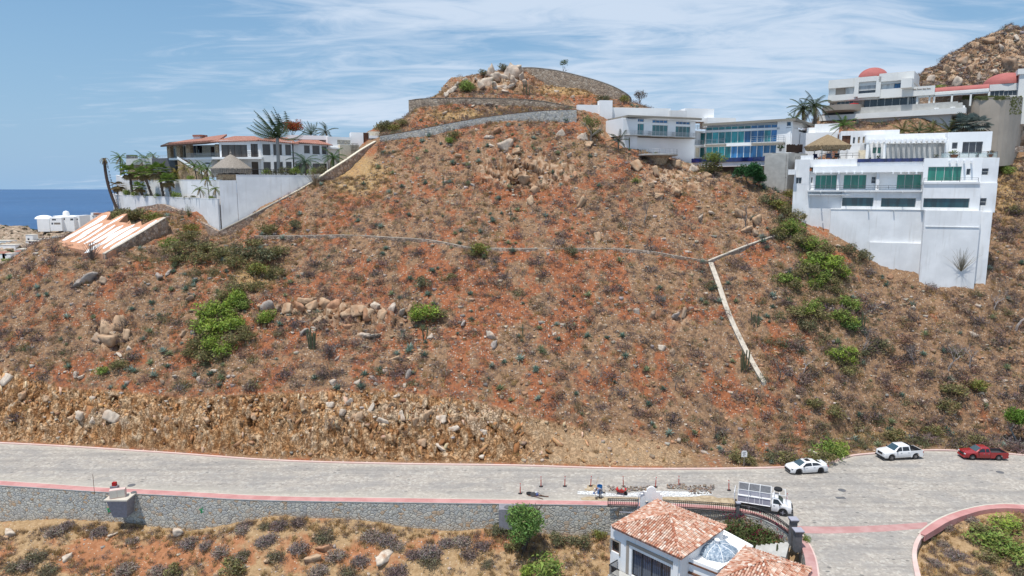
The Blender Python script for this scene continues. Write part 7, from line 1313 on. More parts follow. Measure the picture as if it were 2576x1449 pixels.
# planter shrubs and hedges of the left villa
for x, y, w_, k, lb in [(350, 775, 26, 'green', 'round green bush at the left of the planter'), (425, 782, 22, 'green', 'green bush at the foot of the first planter palm'), (518, 790, 16, 'green', 'small green bush before the second planter palm'), (605, 792, 18, 'green', 'small bush between second and third planter palms'), (755, 800, 28, 'green', 'wide green bush at the foot of the short planter palm'), (800, 802, 12, 'dusty', 'small grey shrub right of the short planter palm'), (850, 805, 14, 'dusty', 'dusty shrub in the middle of the right planter half'), (905, 806, 18, 'dusty', 'wide dusty shrub left of the tiny planter palm'), (1060, 810, 18, 'green', 'low green bush near the sharp wall corner')]:
    bush(0, 0, w_, k, .9, at(*c1(x, y+8), yw(x)+0.8), lb, 'planter bushes, '+lb)
for x, y, w_, k, lb in [(700, 640, 30, 'dark', 'dark clipped hedge bush on the upper terrace, left'), (750, 640, 30, 'dark', 'dark clipped hedge bush on the upper terrace, middle'), (820, 640, 24, 'green', 'green bush at the right end of the terrace hedge'), (885, 640, 20, 'bright', 'bright round bush near the stair foot'), (1150, 645, 20, 'dusty', 'dusty shrub row behind the upper wall under the palapa, left'), (1210, 645, 22, 'dusty', 'dusty shrub row behind the upper wall under the palapa, right')]:
    bush(0, 0, w_, k, .9, at(*c1(x, y+8), 137 if x > 860 else 141), lb, 'terrace bushes, '+lb)
for x, y, w_, k, lb in [(1520, 606, 24, 'green', 'green shrub on the terrace below the left villa corner window'), (1570, 606, 20, 'dusty', 'brownish shrub left of the royal palm foot'), (1680, 606, 34, 'dusty', 'low brown hedge right of the royal palm foot'), (1760, 606, 30, 'green', 'yellow-green bush left of the spreading palm'), (1910, 606, 26, 'green', 'green bush right of the spreading palm'), (1980, 600, 34, 'dusty', 'dusty shrub at the right end of the villa terrace')]:
    bush(0, 0, w_, k, .9, at(*c1(x, y), 131.5), lb, 'villa bushes, '+lb)
tree('red flame tree behind the roof of the left villa', at(*c1(1745, 330), 150), 3.9, 3.0, (0.36, 0.06, 0.025), 1500, flat=.42, leaf=.03, c2=(0.14, 0.15, 0.04), name='flame_tree')
bush(0, 0, 22, 'bright', .8, at(*c4(1690, 718), 146), 'round yellow-green bush behind the left end of the pink barrel roof', 'pergola bush')
# vines hanging on the beige wall
vn = MB()
for i in range(900):
    x = random.uniform(1915, 2500); y = 790+random.random()**2*(30 if x < 2380 else 180); p = at(*c4(x, y), float(np.interp(x, [1905, 2100, 2300, 2440, 2510], [142, 137, 135.5, 137, 141]))-0.25)
    s = random.uniform(.08, .22); k = random.uniform(.6, 1.3); vn.add([p+Vector((-s, 0, 0)), p+Vector((s, -.1, 0)), p+Vector((0, -.05, s*1.6))], [(0, 1, 2)], (0.13*k, 0.14*k, 0.05*k))
link('hanging_vines', vn.mesh('hanging_vines'), 'leafy', label='green vines trailing over the top of the tall beige wall', cat='vines')
# ---------------- lower bank and island vegetation
def zl(px): return 'on the lower bank '+('left of the meter pedestal' if px < 250 else 'right of the meter pedestal' if px < 700 else 'below the middle of the stone wall' if px < 1200 else 'near the tiled house')
GREY = [me_of('twiggy_bush', u_dry(c, 120, 420, .8), 'twigs') for c in ((0.22, 0.175, 0.16), (0.18, 0.135, 0.12), (0.26, 0.21, 0.175), (0.18, 0.155, 0.10))]
lst = [b1(*p) for p in [(520, 950), (940, 960), (270, 1260), (470, 1320), (1190, 1310), (2290, 940), (1800, 1060), (2090, 1140), (2270, 1200), (1950, 1090), (2500, 900), (2560, 1000), (150, 1290), (640, 900), (1250, 1030), (350, 1190), (1680, 1330), (1500, 1330)]]+[b2(*p) for p in [(60, 900), (240, 1050), (380, 900), (570, 1110), (800, 1010), (900, 1180), (560, 860), (340, 1180), (1150, 1230), (1490, 1080), (1400, 1030), (1800, 1150), (1800, 1230), (1640, 1160), (1960, 1060), (2110, 1050), (2170, 1160), (1030, 1330), (750, 1330), (1490, 1330), (2350, 1250), (60, 1160), (2300, 1080), (1250, 1000)]]
for x, y in lst:
    k = random.randrange(4); p = hitL(x, min(y+14, 1500)); s = random.uniform(1.6, 2.9); place('twiggy_bush', GREY[k], p-Vector((0, 0, .05)), s, random.uniform(0, 6), '%s twiggy bush %s' % (('lavender-grey', 'dark mauve', 'pale grey', 'olive-grey')[k], zl(x)), 'bush', '%d twiggy bushes %s' % (k, zl(x)), s*.75)
X = rnd(-72, 24, 15000); Y = rnd(50, 70, 15000); yw_ = np.interp(X, _wx, _wy); m = (Y < yw_-0.6); X, Y = X[m], Y[m]; hx = (X > 6) & (X < 24) & (Y < 64) & (X > 9-(Y-61)*0); m = ~hx; X, Y = X[m], Y[m]; yw_ = np.interp(X, _wx, _wy)
nz = fbm(X/4, Y/4, o=3, s=131); d = yw_-Y; m = RNG.random(len(X)) < np.clip(0.5+0.9*nz+0.55*(d < 2.2)+0.4*(X > 2), 0, 1); Xg, Yg = X[m], Y[m]
X2 = rnd(33, 62, 2600); Y2 = rnd(48, 67, 2600); e_ = HR(X2, Y2); px2, py2 = proj(X2, Y2, e_)
icurve = lambda px_, py_: py_ > np.interp(px_, [2290, 2330, 2400, 2480, 2576], [1420, 1345, 1315, 1298, 1292])
m = icurve(px2, py2) & (px2 > 2318); X2, Y2 = X2[m], Y2[m]; Z2 = HR(X2, Y2)
Xa = np.concatenate([Xg, X2]); Ya = np.concatenate([Yg, Y2]); Za = np.concatenate([HL(Xg, Yg), Z2]); n = len(Xa)
link('bank_grass', scatter_mesh('bank_grass', P_GR+P_DRYs[:6], np.stack([Xa, Ya, Za-.03], 1), rnd(.4, 1.3, n), RNG.choice(10, n, p=[.15, .15, .14, .1, .1, .08, .08, .08, .07, .05]), np.ones((n, 3))*rnd(.75, 1.2, n)[:, None]), 'twigs', kind='stuff', label='golden dry grass and twigs on the lower bank and island', cat='grass')
X = rnd(-72, 24, 5000); Y = rnd(50, 70, 5000); m = Y < np.interp(X, _wx, _wy)-.5; X, Y = X[m], Y[m]; n = len(X); sc = np.clip(np.exp(RNG.normal(size=n)*.6)*.12, .05, .5)
link('bank_stones', scatter_mesh('bank_stones', P_RKs, np.stack([X, Y, HL(X, Y)+.02], 1), sc, RNG.integers(0, 12, n)), 'stone_col', kind='stuff', label='pale pebbles and stones scattered on the lower orange bank', cat='stones')
for x, y, w_, c_ in [(*b1(100, 1000), 44, 2), (*b1(60, 1030), 22, 5), (*b1(1680, 990), 46, 2), (*b1(640, 1230), 34, 2), (*b1(2090, 890), 24, 5), (*b1(1070, 1000), 20, 2), (*b1(2360, 790), 16, 5), (*b1(2060, 1390), 26, 5), (*b1(2110, 1350), 24, 5), (*b1(1180, 1100), 14, 3), (*b2(720, 1230), 44, 5), (*b2(800, 1140), 38, 3), (*b2(1370, 1230), 46, 2), (*b2(270, 1250), 24, 5), (*b2(1180, 990), 12, 4), (*b2(60, 1320), 18, 2), (*b2(700, 1030), 16, 5)]:
    p = hitL(x, y+6); s = w_/FP*p.y; kk = c_+6*random.randrange(3); place('boulder', BM_[kk], p+Vector((0, 0, s*.1)), s, random.uniform(0, 6), '%s %s rock %s' % ('large' if w_ > 30 else 'small', RKN[c_], zl(x)), 'boulder', '%s %s rocks %s' % ('large' if w_ > 30 else 'small', RKN[c_], zl(x)), s*.8, .3)
tree('feathery bright green tree growing below the stone wall, left of the tiled house', hitL(1315, 1392), 6.3, 2.5, (0.16, 0.27, 0.07), 5600, flat=1.2, leaf=.028, lumps=26, cz=.35, c2=(.15, .2, .07))
for x, y, w_, k, lb in [(1375, 1455, 110, 'green', 'broad fresh green bush at the bottom edge left of the tiled house'), (1335, 1450, 60, 'bright', 'bright green bush at the bottom edge left of the broad one'), (1430, 1330, 70, 'olive', 'olive bush under the stone wall right of the feathery tree'), (1480, 1340, 70, 'olive', 'olive-yellow bush midway between feathery tree and tiled house'), (1400, 1370, 60, 'dusty', 'dusty green bush right of the feathery tree trunk'), (1460, 1375, 60, 'dusty', 'dusty bush above the bare orange scar'), (1505, 1350, 40, 'yellow', 'yellow-green bush against the tiled house left wall'), (1290, 1385, 50, 'olive', 'olive bush left of the feathery tree foot'), (1250, 1345, 50, 'dusty', 'dusty bush further left of the feathery tree'), (590, 1445, 80, 'olive', 'flat olive shrub with green shoots at the bottom left centre'), (440, 1450, 60, 'olive', 'small olive shrub at the bottom left')]:
    bush(x, y, w_, k, .8, hitL(x, y), lb, 'bank bush, '+lb)
def hitR(px_, py_):
    Y = np.arange(44, 72, .1); a, b = ray(px_, py_); z = CAMH+b*Y; h = HR(a*Y, Y); m = np.nonzero(h > z)[0]; i = m[0] if len(m) else -1; return Vector((a*Y[i], Y[i], float(h[i])))
for x, y, w_, k, lb in [(2500, 1370, 120, 'green', 'big spreading green bush in the middle of the island'), (2550, 1400, 120, 'green', 'big spreading green bush at the right edge of the island'), (2470, 1345, 80, 'olive', 'olive bush at the upper left of the big island bush'), (2540, 1330, 90, 'bright', 'bright green bush near the top of the island'), (2490, 1410, 80, 'olive', 'olive bush below the big island bush'), (2335, 1352, 40, 'dusty', 'reddish scrub at the tip of the island by the pink crossing')]:
    bush(x, y, w_, k, .45, hitR(x, y), lb, 'island bush, '+lb)
for x, y in [(2380, 1330), (2440, 1310), (2400, 1400), (2430, 1440), (2350, 1420), (2480, 1445), (2560, 1445), (2370, 1370)]:
    k = random.randrange(4); p = hitR(x, y); s = random.uniform(1.4, 2.4); place('twiggy_bush', GREY[k], p, s, random.uniform(0, 6), '%s twiggy bush inside the island curb' % (('lavender-grey', 'dark mauve', 'pale grey', 'olive-grey')[k]), 'bush', '%d twiggy bushes inside the island' % k, s*.6)
tree('green-crowned tree with pale trunk at the right edge behind the red pickup', hit(2560, 1115), 5.0, 2.4, (0.11, 0.19, 0.03), 2200, trunk=(0.4, 0.38, 0.34), leaf=.03)
# bougainvillea between the tiled house and the curved fence
bg = thing('bougainvillea', 'sprawling bougainvillea with magenta flowers below the curved iron fence', 'bougainvillea', hitL(1890, 1372))
mb = []; 
for (x, y, w_) in [(1820, 1350, 80), (1860, 1345, 90), (1900, 1355, 90), (1940, 1365, 70), (1880, 1375, 90), (1840, 1320, 50), (1925, 1335, 60)]:
    v, f, c = u_leafy((0.10, 0.135, 0.045), 700, 9, .6, .03, c2=(0.17, 0.14, 0.07)); p = hitL(x, y+12)-bg.location; s = w_/FP*85; mb.append((v*s+np.array(p), f, c))
v, f, c = cat(mb); link('foliage', np_mesh('foliage', v, f, c), 'leafy', bg)
fl = MB()
for i in range(46):
    x, y = random.uniform(1800, 1960), random.uniform(1312, 1378); p = hitL(x, y+10)-bg.location+Vector((0, -.4, random.uniform(.9, 1.9)))
    for j in range(5): s = .14; q = p+Vector((random.gauss(0, .12), random.gauss(0, .12), random.gauss(0, .1))); fl.add([q, q+Vector((s, 0, s*.5)), q+Vector((0, -.03, s))], [(0, 1, 2)], (0.62, 0.03, 0.14))
part('flowers', fl, 'leafy', bg)
fl = MB(); pl = None
FZ = [c6(*p) for p in [(1925, 345), (1960, 375), (2000, 360), (2060, 400), (2110, 410), (2150, 440), (2040, 460), (2190, 470)]]
bush(0, 0, 26, 'green', 1.5, hitL(1992, 1400)+Vector((1.2, 0, 1.2)), 'small green shrub at the foot of the dark gate pillars', 'pillar shrub')
# ---------------------------------------------------------------- vehicles
def mk_paint(name, c, rough=0.35):
    m = newmat(name, c, rough, 0, 0.5); b = m.node_tree.nodes['Principled BSDF']; b.inputs['Coat Weight'].default_value = 0.5; b.inputs['Coat Roughness'].default_value = 0.08
mk_paint('white_paint', (0.74, 0.745, 0.75)); mk_paint('red_paint', (0.28, 0.012, 0.015)); mk_paint('window_tint', (0.012, 0.015, 0.02), 0.08); mk_paint('windshield_tint', (0.04, 0.075, 0.095), 0.08); mk_flat('rubber', (0.022, 0.022, 0.024), 0.8); mk_flat('alloy', (0.38, 0.38, 0.40), 0.35, 0.8); mk_flat('black_plastic', (0.02, 0.02, 0.022), 0.55); mk_flat('bed_liner', (0.045, 0.047, 0.052), 0.8)
mk_flat('lamp_red', (0.35, 0.01, 0.01), 0.3); mk_flat('lamp_clear', (0.55, 0.57, 0.6), 0.15); mk_flat('grey_panel', (0.33, 0.33, 0.38), 0.6, var=0.06); mk_flat('dark_mesh', (0.24, 0.24, 0.25), 0.9)
def ip(x, T): return float(np.interp(x, [t[0] for t in T], [t[1] for t in T]))
class Car:
    def __init__(s, name, label, cat, near_f, near_r, W, wb, wr, front_left=True):
        """near_f / near_r: road contact points of the camera-side wheels"""
        d = (near_f-near_r); d.z = 0; d.normalize(); mid = (near_f+near_r)/2; left = Vector((-d.y, d.x, 0)); side = left if left.dot(mid) > 0 else -left   # away from camera
        c = mid+side*(W/2-0.08); s.near = -1 if side.dot(left) > 0 else 1; s.root = thing(name, label, cat, (c.x, c.y, 0.0), math.atan2(d.y, d.x)); s.W = W; s.wb = wb; s.wr = wr
    def loft(s, x0, x1, zb0, belt, roof, wt, wid, paint, arches=True):
        s.T = (belt, roof, wt, wid); xs = np.arange(x0, x1+0.001, 0.07); mb = MB(); vs = []
        for x in xs:
            w = ip(x, wid)*s.W/2; zb = zb0
            if arches:
                for xw in (s.wb/2, -s.wb/2):
                    R = s.wr+0.09; dx = x-xw
                    if abs(dx) < R: zb = max(zb, s.wr+math.sqrt(R*R-dx*dx))
            b = ip(x, belt); r = ip(x, roof); t = ip(x, wt)*s.W/2; zb = min(zb, b-0.12)
            ring = [(w*.93, zb), (w, zb+min(.1, (b-zb)*.3)), (w, b-.08), (w*.965, b), (t, max(r-.05, b+.005)), (t*.86, max(r, b+.01))]
            vs += [(x, y, z) for y, z in ring]+[(x, -y, z) for y, z in reversed(ring)]
        n = 12; fs = [(i*n+k, (i+1)*n+k, (i+1)*n+(k+1) % n, i*n+(k+1) % n) for i in range(len(xs)-1) for k in range(n)]+[tuple(range(n)), tuple(range((len(xs)-1)*n+n-1, (len(xs)-1)*n-1, -1))]
        mb.add(vs, fs); o = part('body', mb, paint, s.root, smooth=True); bm = bmesh.new(); bm.from_mesh(o.data); bmesh.ops.recalc_face_normals(bm, faces=bm.faces); bm.to_mesh(o.data); bm.free(); return o
    def sidept(s, x, f, sg, off=0.014):
        belt, roof, wt, wid = s.T; b = ip(x, belt); r = max(ip(x, roof)-.05, b+.005); w = ip(x, wid)*s.W/2*.965; t = ip(x, wt)*s.W/2
        return (x, sg*(w+(t-w)*f+off), b+(r-b)*f+0.004)
    def glass(s, xa, xb, sa=0.0, sb=0.0, mat='window_tint', f0=.10, f1=.84):
        for sg in (1, -1):
            xs = [xa+(xb-xa)*i/6 for i in range(7)]; mb = MB(); lo = [s.sidept(x, f0, sg) for x in xs]; hi = [s.sidept(xa+sa+(xb-sb-xa-sa)*i/6, f1, sg) for i in range(7)]
            mb.add(lo+hi, [(i, i+1, i+8, i+7) for i in range(6)]); part('side_window', mb, mat, s.root)
    def top(s, xa, xb, name, mat, wy=.80, sub=6, lift=.012, ya=None):
        belt, roof, wt, wid = s.T; mb = MB(); vs = []
        for i in range(sub+1):
            x = xa+(xb-xa)*i/sub; t = ip(x, wt)*s.W/2*wy; r = max(ip(x, roof), ip(x, belt)+.01)+lift; vs += [(x, t, r), (x, -t, r)]
        mb.add(vs, [(2*i, 2*i+1, 2*i+3, 2*i+2) for i in range(sub)]); return part(name, mb, mat, s.root)
    def wheels(s, rim='alloy', spokes=5, wheelw=.22, dual=False):
        for xw in (s.wb/2, -s.wb/2):
            for sg in (1, -1):
                R = s.wr; y1 = sg*(s.W/2-.03); y0 = y1-sg*wheelw; w = link('wheel', None, parent=s.root, loc=(xw, 0, R))
                mb = MB().lathe([(R*.6, y0), (R*.95, y0), (R, y0+sg*.04), (R, y1-sg*.04), (R*.95, y1), (R*.66, y1)], n=20, axis='y'); part('tyre', mb, 'rubber', w)
                mb = MB().lathe([(R*.66, y1-sg*.03), (R*.60, y1-sg*.05)], n=16, axis='y', c=(.05,)*3)
                for k in range(spokes):
                    a = 6.283*k/spokes; c_, s_ = math.cos(a), math.sin(a); q = .05; mb.add([(c_*R*.1-s_*q, y1+sg*.004, s_*R*.1+c_*q), (c_*R*.1+s_*q, y1+sg*.004, s_*R*.1-c_*q), (c_*R*.64+s_*q, y1-sg*.0, s_*R*.64-c_*q), (c_*R*.64-s_*q, y1-sg*.0, s_*R*.64+c_*q)], [(0, 1, 2, 3), (3, 2, 1, 0)])
                mb.lathe([(R*.18, y1-sg*.02), (R*.16, y1+sg*.02)], n=8, axis='y'); part('rim', mb, rim, w)
    def bx(s, name, x0, x1, y0, y1, z0, z1, mat, both=False):
        for sg in ((1, -1) if both else (1,)):
            a, b = sorted((y0*sg, y1*sg)); mb = MB().box(x0, x1, a, b, z0, z1); o = part(name, mb, mat, s.root)
            bm = bmesh.new(); bm.from_mesh(o.data); m = min(x1-x0, b-a, z1-z0)*.25; bmesh.ops.bevel(bm, geom=bm.edges[:], offset=m, segments=1, affect='EDGES'); bm.to_mesh(o.data); bm.free()
# white sedan
nf, nr = onz(*w3(562, 645)), onz(*w3(1110, 612))
c = Car('sedan', 'white four-door sedan with black wheels and a sunroof parked at the far kerb', 'car', nf, nr, 1.80, 2.73, .33); W_ = c.wb/2
c.loft(-2.32, 2.33, .20, [(-2.32, .82), (-2.1, .98), (-1.5, 1.0), (0, .95), (1.2, .90), (2.0, .76), (2.33, .60)], [(-2.32, .84), (-2.15, 1.02), (-1.75, 1.06), (-.95, 1.34), (-.3, 1.42), (.3, 1.40), (.55, 1.33), (1.25, .95), (2.1, .80), (2.33, .62)],
       [(-2.32, .84), (-1.8, .8), (-1.2, .68), (-.2, .66), (.5, .68), (1.2, .84), (2.0, .88), (2.33, .76)], [(-2.32, .86), (-2.05, .97), (-1, 1), (1.2, 1), (1.9, .96), (2.2, .84), (2.33, .72)], 'white_paint')
c.glass(-1.45, -.32, .45, .02); c.glass(-.24, .92, .02, .46); c.top(.50, 1.22, 'windshield', 'windshield_tint', .88); c.top(-1.62, -.98, 'rear_window', 'window_tint', .80); c.top(-.32, .22, 'sunroof', 'window_tint', .62); c.wheels('black_plastic')
c.bx('headlight', 2.0, 2.24, .52, .80, .62, .72, 'window_tint', True); c.bx('taillight', -2.34, -2.22, .55, .84, .78, .90, 'lamp_red', True); c.bx('grille', 2.24, 2.36, -.62, .62, .26, .50, 'black_plastic'); c.bx('mirror', .72, .92, .90, 1.06, .98, 1.10, 'black_plastic', True); c.bx('door_handle', -.62, -.44, .895, .92, .80, .84, 'alloy', True); c.bx('door_handle', .35, .53, .895, .92, .78, .82, 'alloy', True); c.bx('spoiler', -2.25, -2.05, -.62, .62, 1.04, 1.08, 'white_paint')
# white double-cab pickup
def pickup(name, label, nf, nr, W, wb, wr, L0, L1, paint, cabback, belt, roofh, doors, hood, lift=.34, rim='alloy', rollbar=False, lower=None, stripes=False):
    c = Car(name, label, 'pickup truck', nf, nr, W, wb, wr); wf = [(cabback-.05, 1), (L1-.5, 1), (L1-.15, .93), (L1, .82)]
    A = L1-hood   # windshield base
    c.loft(cabback, L1, lift, [(cabback, belt), (A, belt), (L1-.12, belt-.12), (L1, belt-.3)], [(cabback, roofh-.12), (cabback+.1, roofh), (A-.75, roofh), (A, belt+.06), (L1-.12, belt-.06), (L1, belt-.26)], [(cabback, .70), (cabback+.3, .72), (A-.75, .72), (A+.02, .86), (L1, .78)], wf, paint)
    for a, b, sa, sb in doors: c.glass(a, b, sa, sb)
    c.top(A-.68, A-.04, 'windshield', 'windshield_tint', .88)
    mb = MB(); xs = [L0+(cabback-.03-L0)*i/30 for i in range(31)]
    for sg in (1, -1):
        vs = []
        for x in xs:
            zb = lift; R = wr+.1; dx = x+wb/2
            if abs(dx) < R: zb = wr+math.sqrt(R*R-dx*dx)
            vs += [(x, sg*W/2, min(zb, belt-.1)), (x, sg*W/2, belt), (x, sg*(W/2-.13), belt), (x, sg*(W/2-.13), .62)]
        n = len(xs); mb.add(vs, [q for i in range(n-1) for q in ((4*i, 4*i+4, 4*i+5, 4*i+1), (4*i+1, 4*i+5, 4*i+6, 4*i+2), (4*i+2, 4*i+6, 4*i+7, 4*i+3))]+[(0, 1, 2, 3), tuple(4*(n-1)+k for k in (3, 2, 1, 0))])
    mb.box(L0-.04, L0+.05, -W/2+.02, W/2-.02, lift+.12, belt); part('cargo_bed', mb, paint, c.root)
    mb = MB().box(L0+.053, cabback-.03, -W/2+.14, W/2-.14, .60, .68).box(L0+.06, cabback-.03, W/2-.16, W/2-.10, .68, belt+.02).box(L0+.06, cabback-.03, -W/2+.10, -W/2+.16, .68, belt+.02).box(cabback-.09, cabback-.03, -W/2+.16, W/2-.16, .68, belt+.05).box(L0+.053, L0+.1, -W/2+.16, W/2-.16, .68, belt+.01); part('bed_liner', mb, 'bed_liner', c.root)
    if rollbar:
        mb = MB()
        for y in (.62, -.62): mb.tube([(cabback-.2, y, belt), (cabback-.25, y*.9, roofh-.08)], .05, 6); mb.tube([(cabback-.25, y*.9, roofh-.08), (cabback-1.0, y, belt+.02)], .045, 6)
        mb.tube([(cabback-.25, .56, roofh-.08), (cabback-.25, -.56, roofh-.08)], .05, 6); part('roll_bar', mb, 'black_iron', c.root)
    c.wheels(rim, 6 if rim == 'alloy' else 5); h = belt-.3
    c.bx('headlight', L1-.18, L1+.005, W*.27, W*.43, h-.02, h+.14, 'lamp_clear', True); c.bx('taillight', L0-.07, L0+.06, W*.42, W*.5+.01, belt-.34, belt-.06, 'lamp_red', True); c.bx('grille', L1-.1, L1+.03, -W*.24, W*.24, h-.12, h+.12, 'black_plastic'); c.bx('bumper', L1-.12, L1+.10, -W*.44, W*.44, lift-.04, lift+.14, 'black_plastic' if lower is None else lower); c.bx('bumper', L0-.2, L0-.045, -W*.44, W*.44, lift+.02, lift+.17, 'alloy' if lower is None else lower)
    c.bx('mirror', A-.35, A-.2, W/2+.0, W/2+.17, belt+.03, belt+.2, 'black_plastic', True)
    for a, b, sa, sb in doors: c.bx('door_handle', a+.04, a+.22, W/2+.002, W/2+.03, belt-.16, belt-.12, 'alloy', True)
    return c
c = pickup('pickup_truck', 'white double-cab pickup with a black roll bar parked at the far kerb', onz(*w4(165, 244)), onz(*w4(435, 228)), 1.85, 3.2, .38, -2.55, 2.58, 'white_paint', -.85, 1.12, 1.78, [(-.72, .18, .06, .02), (.26, 1.12, .02, .42)], 1.32, rollbar=True)
c = pickup('pickup_truck', 'dark red extended-cab pickup with a black bed liner, rightmost vehicle on the road', onz(*w4(984, 236)), onz(*w4(1280, 241)), 1.72, 3.1, .35, -2.62, 2.45, 'red_paint', -.52, .99, 1.55, [(-.42, .02, .05, .02), (.10, .98, .02, .40)], 1.25, lift=.30, lower='red_paint')
# stake-bed truck
nf, nr = onz(*w2(1722, 1262)), onz(*w2(818, 1118))
c = Car('stake_truck', 'white flatbed truck with open stake sides and a spare tyre on its roof rack', 'truck', nf, nr, 2.0, 3.45, .40); 
c.loft(.55, 2.62, .42, [(.55, 1.22), (1.75, 1.22), (2.5, 1.12), (2.62, .9)], [(.55, 1.80), (.65, 1.90), (1.15, 1.90), (1.75, 1.28), (2.5, 1.18), (2.62, .95)], [(.55, .74), (1.15, .76), (1.78, .9), (2.62, .84)], [(.55, 1), (2.3, 1), (2.55, .95), (2.62, .86)], 'white_paint')
c.glass(.68, 1.62, .04, .38, f0=.12); c.top(1.20, 1.70, 'windshield', 'windshield_tint', .88); c.wheels('grey_panel', 4, .26)
c.bx('bumper', 2.56, 2.74, -.95, .95, .48, .70, 'black_plastic'); c.bx('headlight', 2.47, 2.64, .6, .88, .80, .98, 'lamp_clear', True); c.bx('mirror', 1.3, 1.42, 1.0, 1.2, 1.25, 1.45, 'black_plastic', True); c.bx('door_handle', .72, .9, .995, 1.02, 1.06, 1.12, 'black_plastic', True); c.bx('grille', 2.56, 2.66, -.55, .55, .75, 1.0, 'black_plastic')
c.bx('chassis', -3.0, .5, -.45, .45, .45, .70, 'black_plastic'); c.bx('bed_floor', -3.0, .48, -1.02, 1.02, .86, .98, 'white_paint')
fr = MB(); z0, z1, z2 = .985, 1.65, 2.35
for sg in (1, -1):
    for x in (-2.95, -1.85, -.7, .43): fr.box(x-.03, x+.03, sg*1.0-.03, sg*1.0+.03, z0, z2)
    for z in (1.66, z2): fr.box(-2.95, .43, sg*1.0-.035, sg*1.0+.035, z, z+.06)
for x in (-1.85, -.7, .43): fr.box(x-.03, x+.03, -.96, .96, z2+.062, z2+.11)
part('stake_frame', fr, 'white_paint', c.root)
for sg in (1, -1): c.bx('side_panel', -2.93, .41, sg*.975-.012, sg*.975+.012, z0, z1, 'grey_panel')
part('mesh_screen', MB().box(-2.9, .41, -c.near*.94-.008, -c.near*.94+.008, 1.5, z2-.01), 'dark_mesh', c.root)
for k in range(3): c.bx('panel_rib', -2.1+k*.85, -2.04+k*.85, c.near*.99-.01, c.near*.99+.012, z0, z1, 'white_paint')
g = MB()
for y in (-.95, 0, .95): g.box(-3.35, -3.29, y-.03, y+.03, .9, 1.9)
for z in (.92, 1.25, 1.6, 1.86): g.box(-3.35, -3.29, -.95, .95, z, z+.05)
part('tailgate', g, 'white_paint', c.root)
rk = MB()
for y in (-.85, .85):
    rk.box(.5, .56, y-.03, y+.03, 1.9, z2); rk.box(.5, 1.9, y-.03, y+.03, 2.3, 2.36); rk.tube([(1.9, y, 2.33), (2.2, y, 1.25)], .03, 4)
for x in (.75, 1.3, 1.87): rk.box(x-.03, x+.03, -.82, .82, 2.3, 2.36)
part('roof_rack', rk, 'white_paint', c.root)
c.root.scale = (.94, .94, .94); sp_ = thing('spare_tyre', 'spare tyre lying flat on the roof rack of the white flatbed truck', 'tyre'); sp_.location = c.root.matrix_basis @ Vector((1.15, -c.near*.25, 2.375)) if False else Matrix.Translation(c.root.location) @ Matrix.Rotation(c.root.rotation_euler[2], 4, 'Z') @ (Vector((1.15, -c.near*.25, 2.375))*.94)
part('tyre', MB().lathe([(.24, 0), (.38, 0), (.41, .06), (.41, .18), (.38, .24), (.24, .24)], n=20), 'rubber', sp_); part('rim', MB().lathe([(.235, .06), (.10, .10), (.02, .12)], n=14), 'alloy', sp_)
# ---------------------------------------------------------------- road-works items
mk_flat('post_red', (0.45, 0.035, 0.015), 0.6); mk_flat('tape_white', (0.7, 0.7, 0.7), 0.5); mk_flat('barrel_blue', (0.015, 0.13, 0.36), 0.45); mk_flat('barrow_red', (0.42, 0.02, 0.02), 0.45)
pos = [w1(124, 340), w1(438, 234), w1(797, 230), w1(1187, 226), w1(1680, 232), w1(2165, 242), w1(2518, 226), w2(160, 480), w2(1912, 890)]
PL = ['leftmost red delineator post, by the tool heap', 'second red delineator post from the left on the road', 'third red delineator post from the left on the road', 'fourth red delineator post, just left of the blue barrel', 'fifth red delineator post, behind the red wheelbarrow', 'sixth red delineator post, behind the white arched gate wall', 'seventh red delineator post, standing in the broken rubble', 'red delineator post left of the white flatbed truck', 'red delineator post beyond the hood of the white flatbed truck']
d0 = None
for i, (p, lb) in enumerate(zip(pos, PL)):
    q = onz(*p)
    if d0 is None:
        d0 = thing('delineator_post', lb, 'traffic post', q, group='red delineator posts along the road works'); part('rubber_base', MB().lathe([(.24, 0), (.24, .03), (.12, .07)], n=8), 'rubber', d0)
        part('tube', MB().lathe([(.05, .071), (.048, 1.15), (.03, 1.19)], n=10), 'post_red', d0); part('reflective_band', MB().lathe([(.053, .86), (.053, .93)], n=10), 'tape_white', d0); part('reflective_band', MB().lathe([(.053, 1.0), (.053, 1.07)], n=10), 'tape_white', d0)
    else: o = copy_tree(d0); o.location = q; o['label'] = lb; o.rotation_euler[0] = random.uniform(-.03, .03); o.rotation_euler[1] = random.uniform(-.05, .05)
q = onz(*w1(1322, 335)); o = thing('barrel', 'open blue plastic barrel standing by the bending worker', 'barrel', q); part('shell', MB().lathe([(.27, 0), (.29, .05), (.29, .28), (.30, .30), (.29, .32), (.29, .60), (.30, .62), (.29, .64), (.29, .92), (.26, .92), (.26, .1)], n=18), 'barrel_blue', o); part('water', MB().lathe([(.255, .6), (.255, .62)], n=16), 'window_tint', o)
q = onz(*w1(1640, 352)); o = thing('wheelbarrow', 'red wheelbarrow full of rubble on the fresh white paving', 'wheelbarrow', q, rz=-.35)
mb = MB().hexa([(-.35, -.22, .32), (.3, -.22, .32), (.3, .22, .32), (-.35, .22, .32), (-.5, -.38, .62), (.6, -.36, .66), (.6, .36, .66), (-.5, .38, .62)]); part('tray', mb, 'barrow_red', o)
part('wheel', MB().lathe([(.08, -.05), (.2, -.05), (.21, 0), (.2, .05), (.08, .05)], cx=.55, cy=.2, n=14, axis='y'), 'rubber', o)
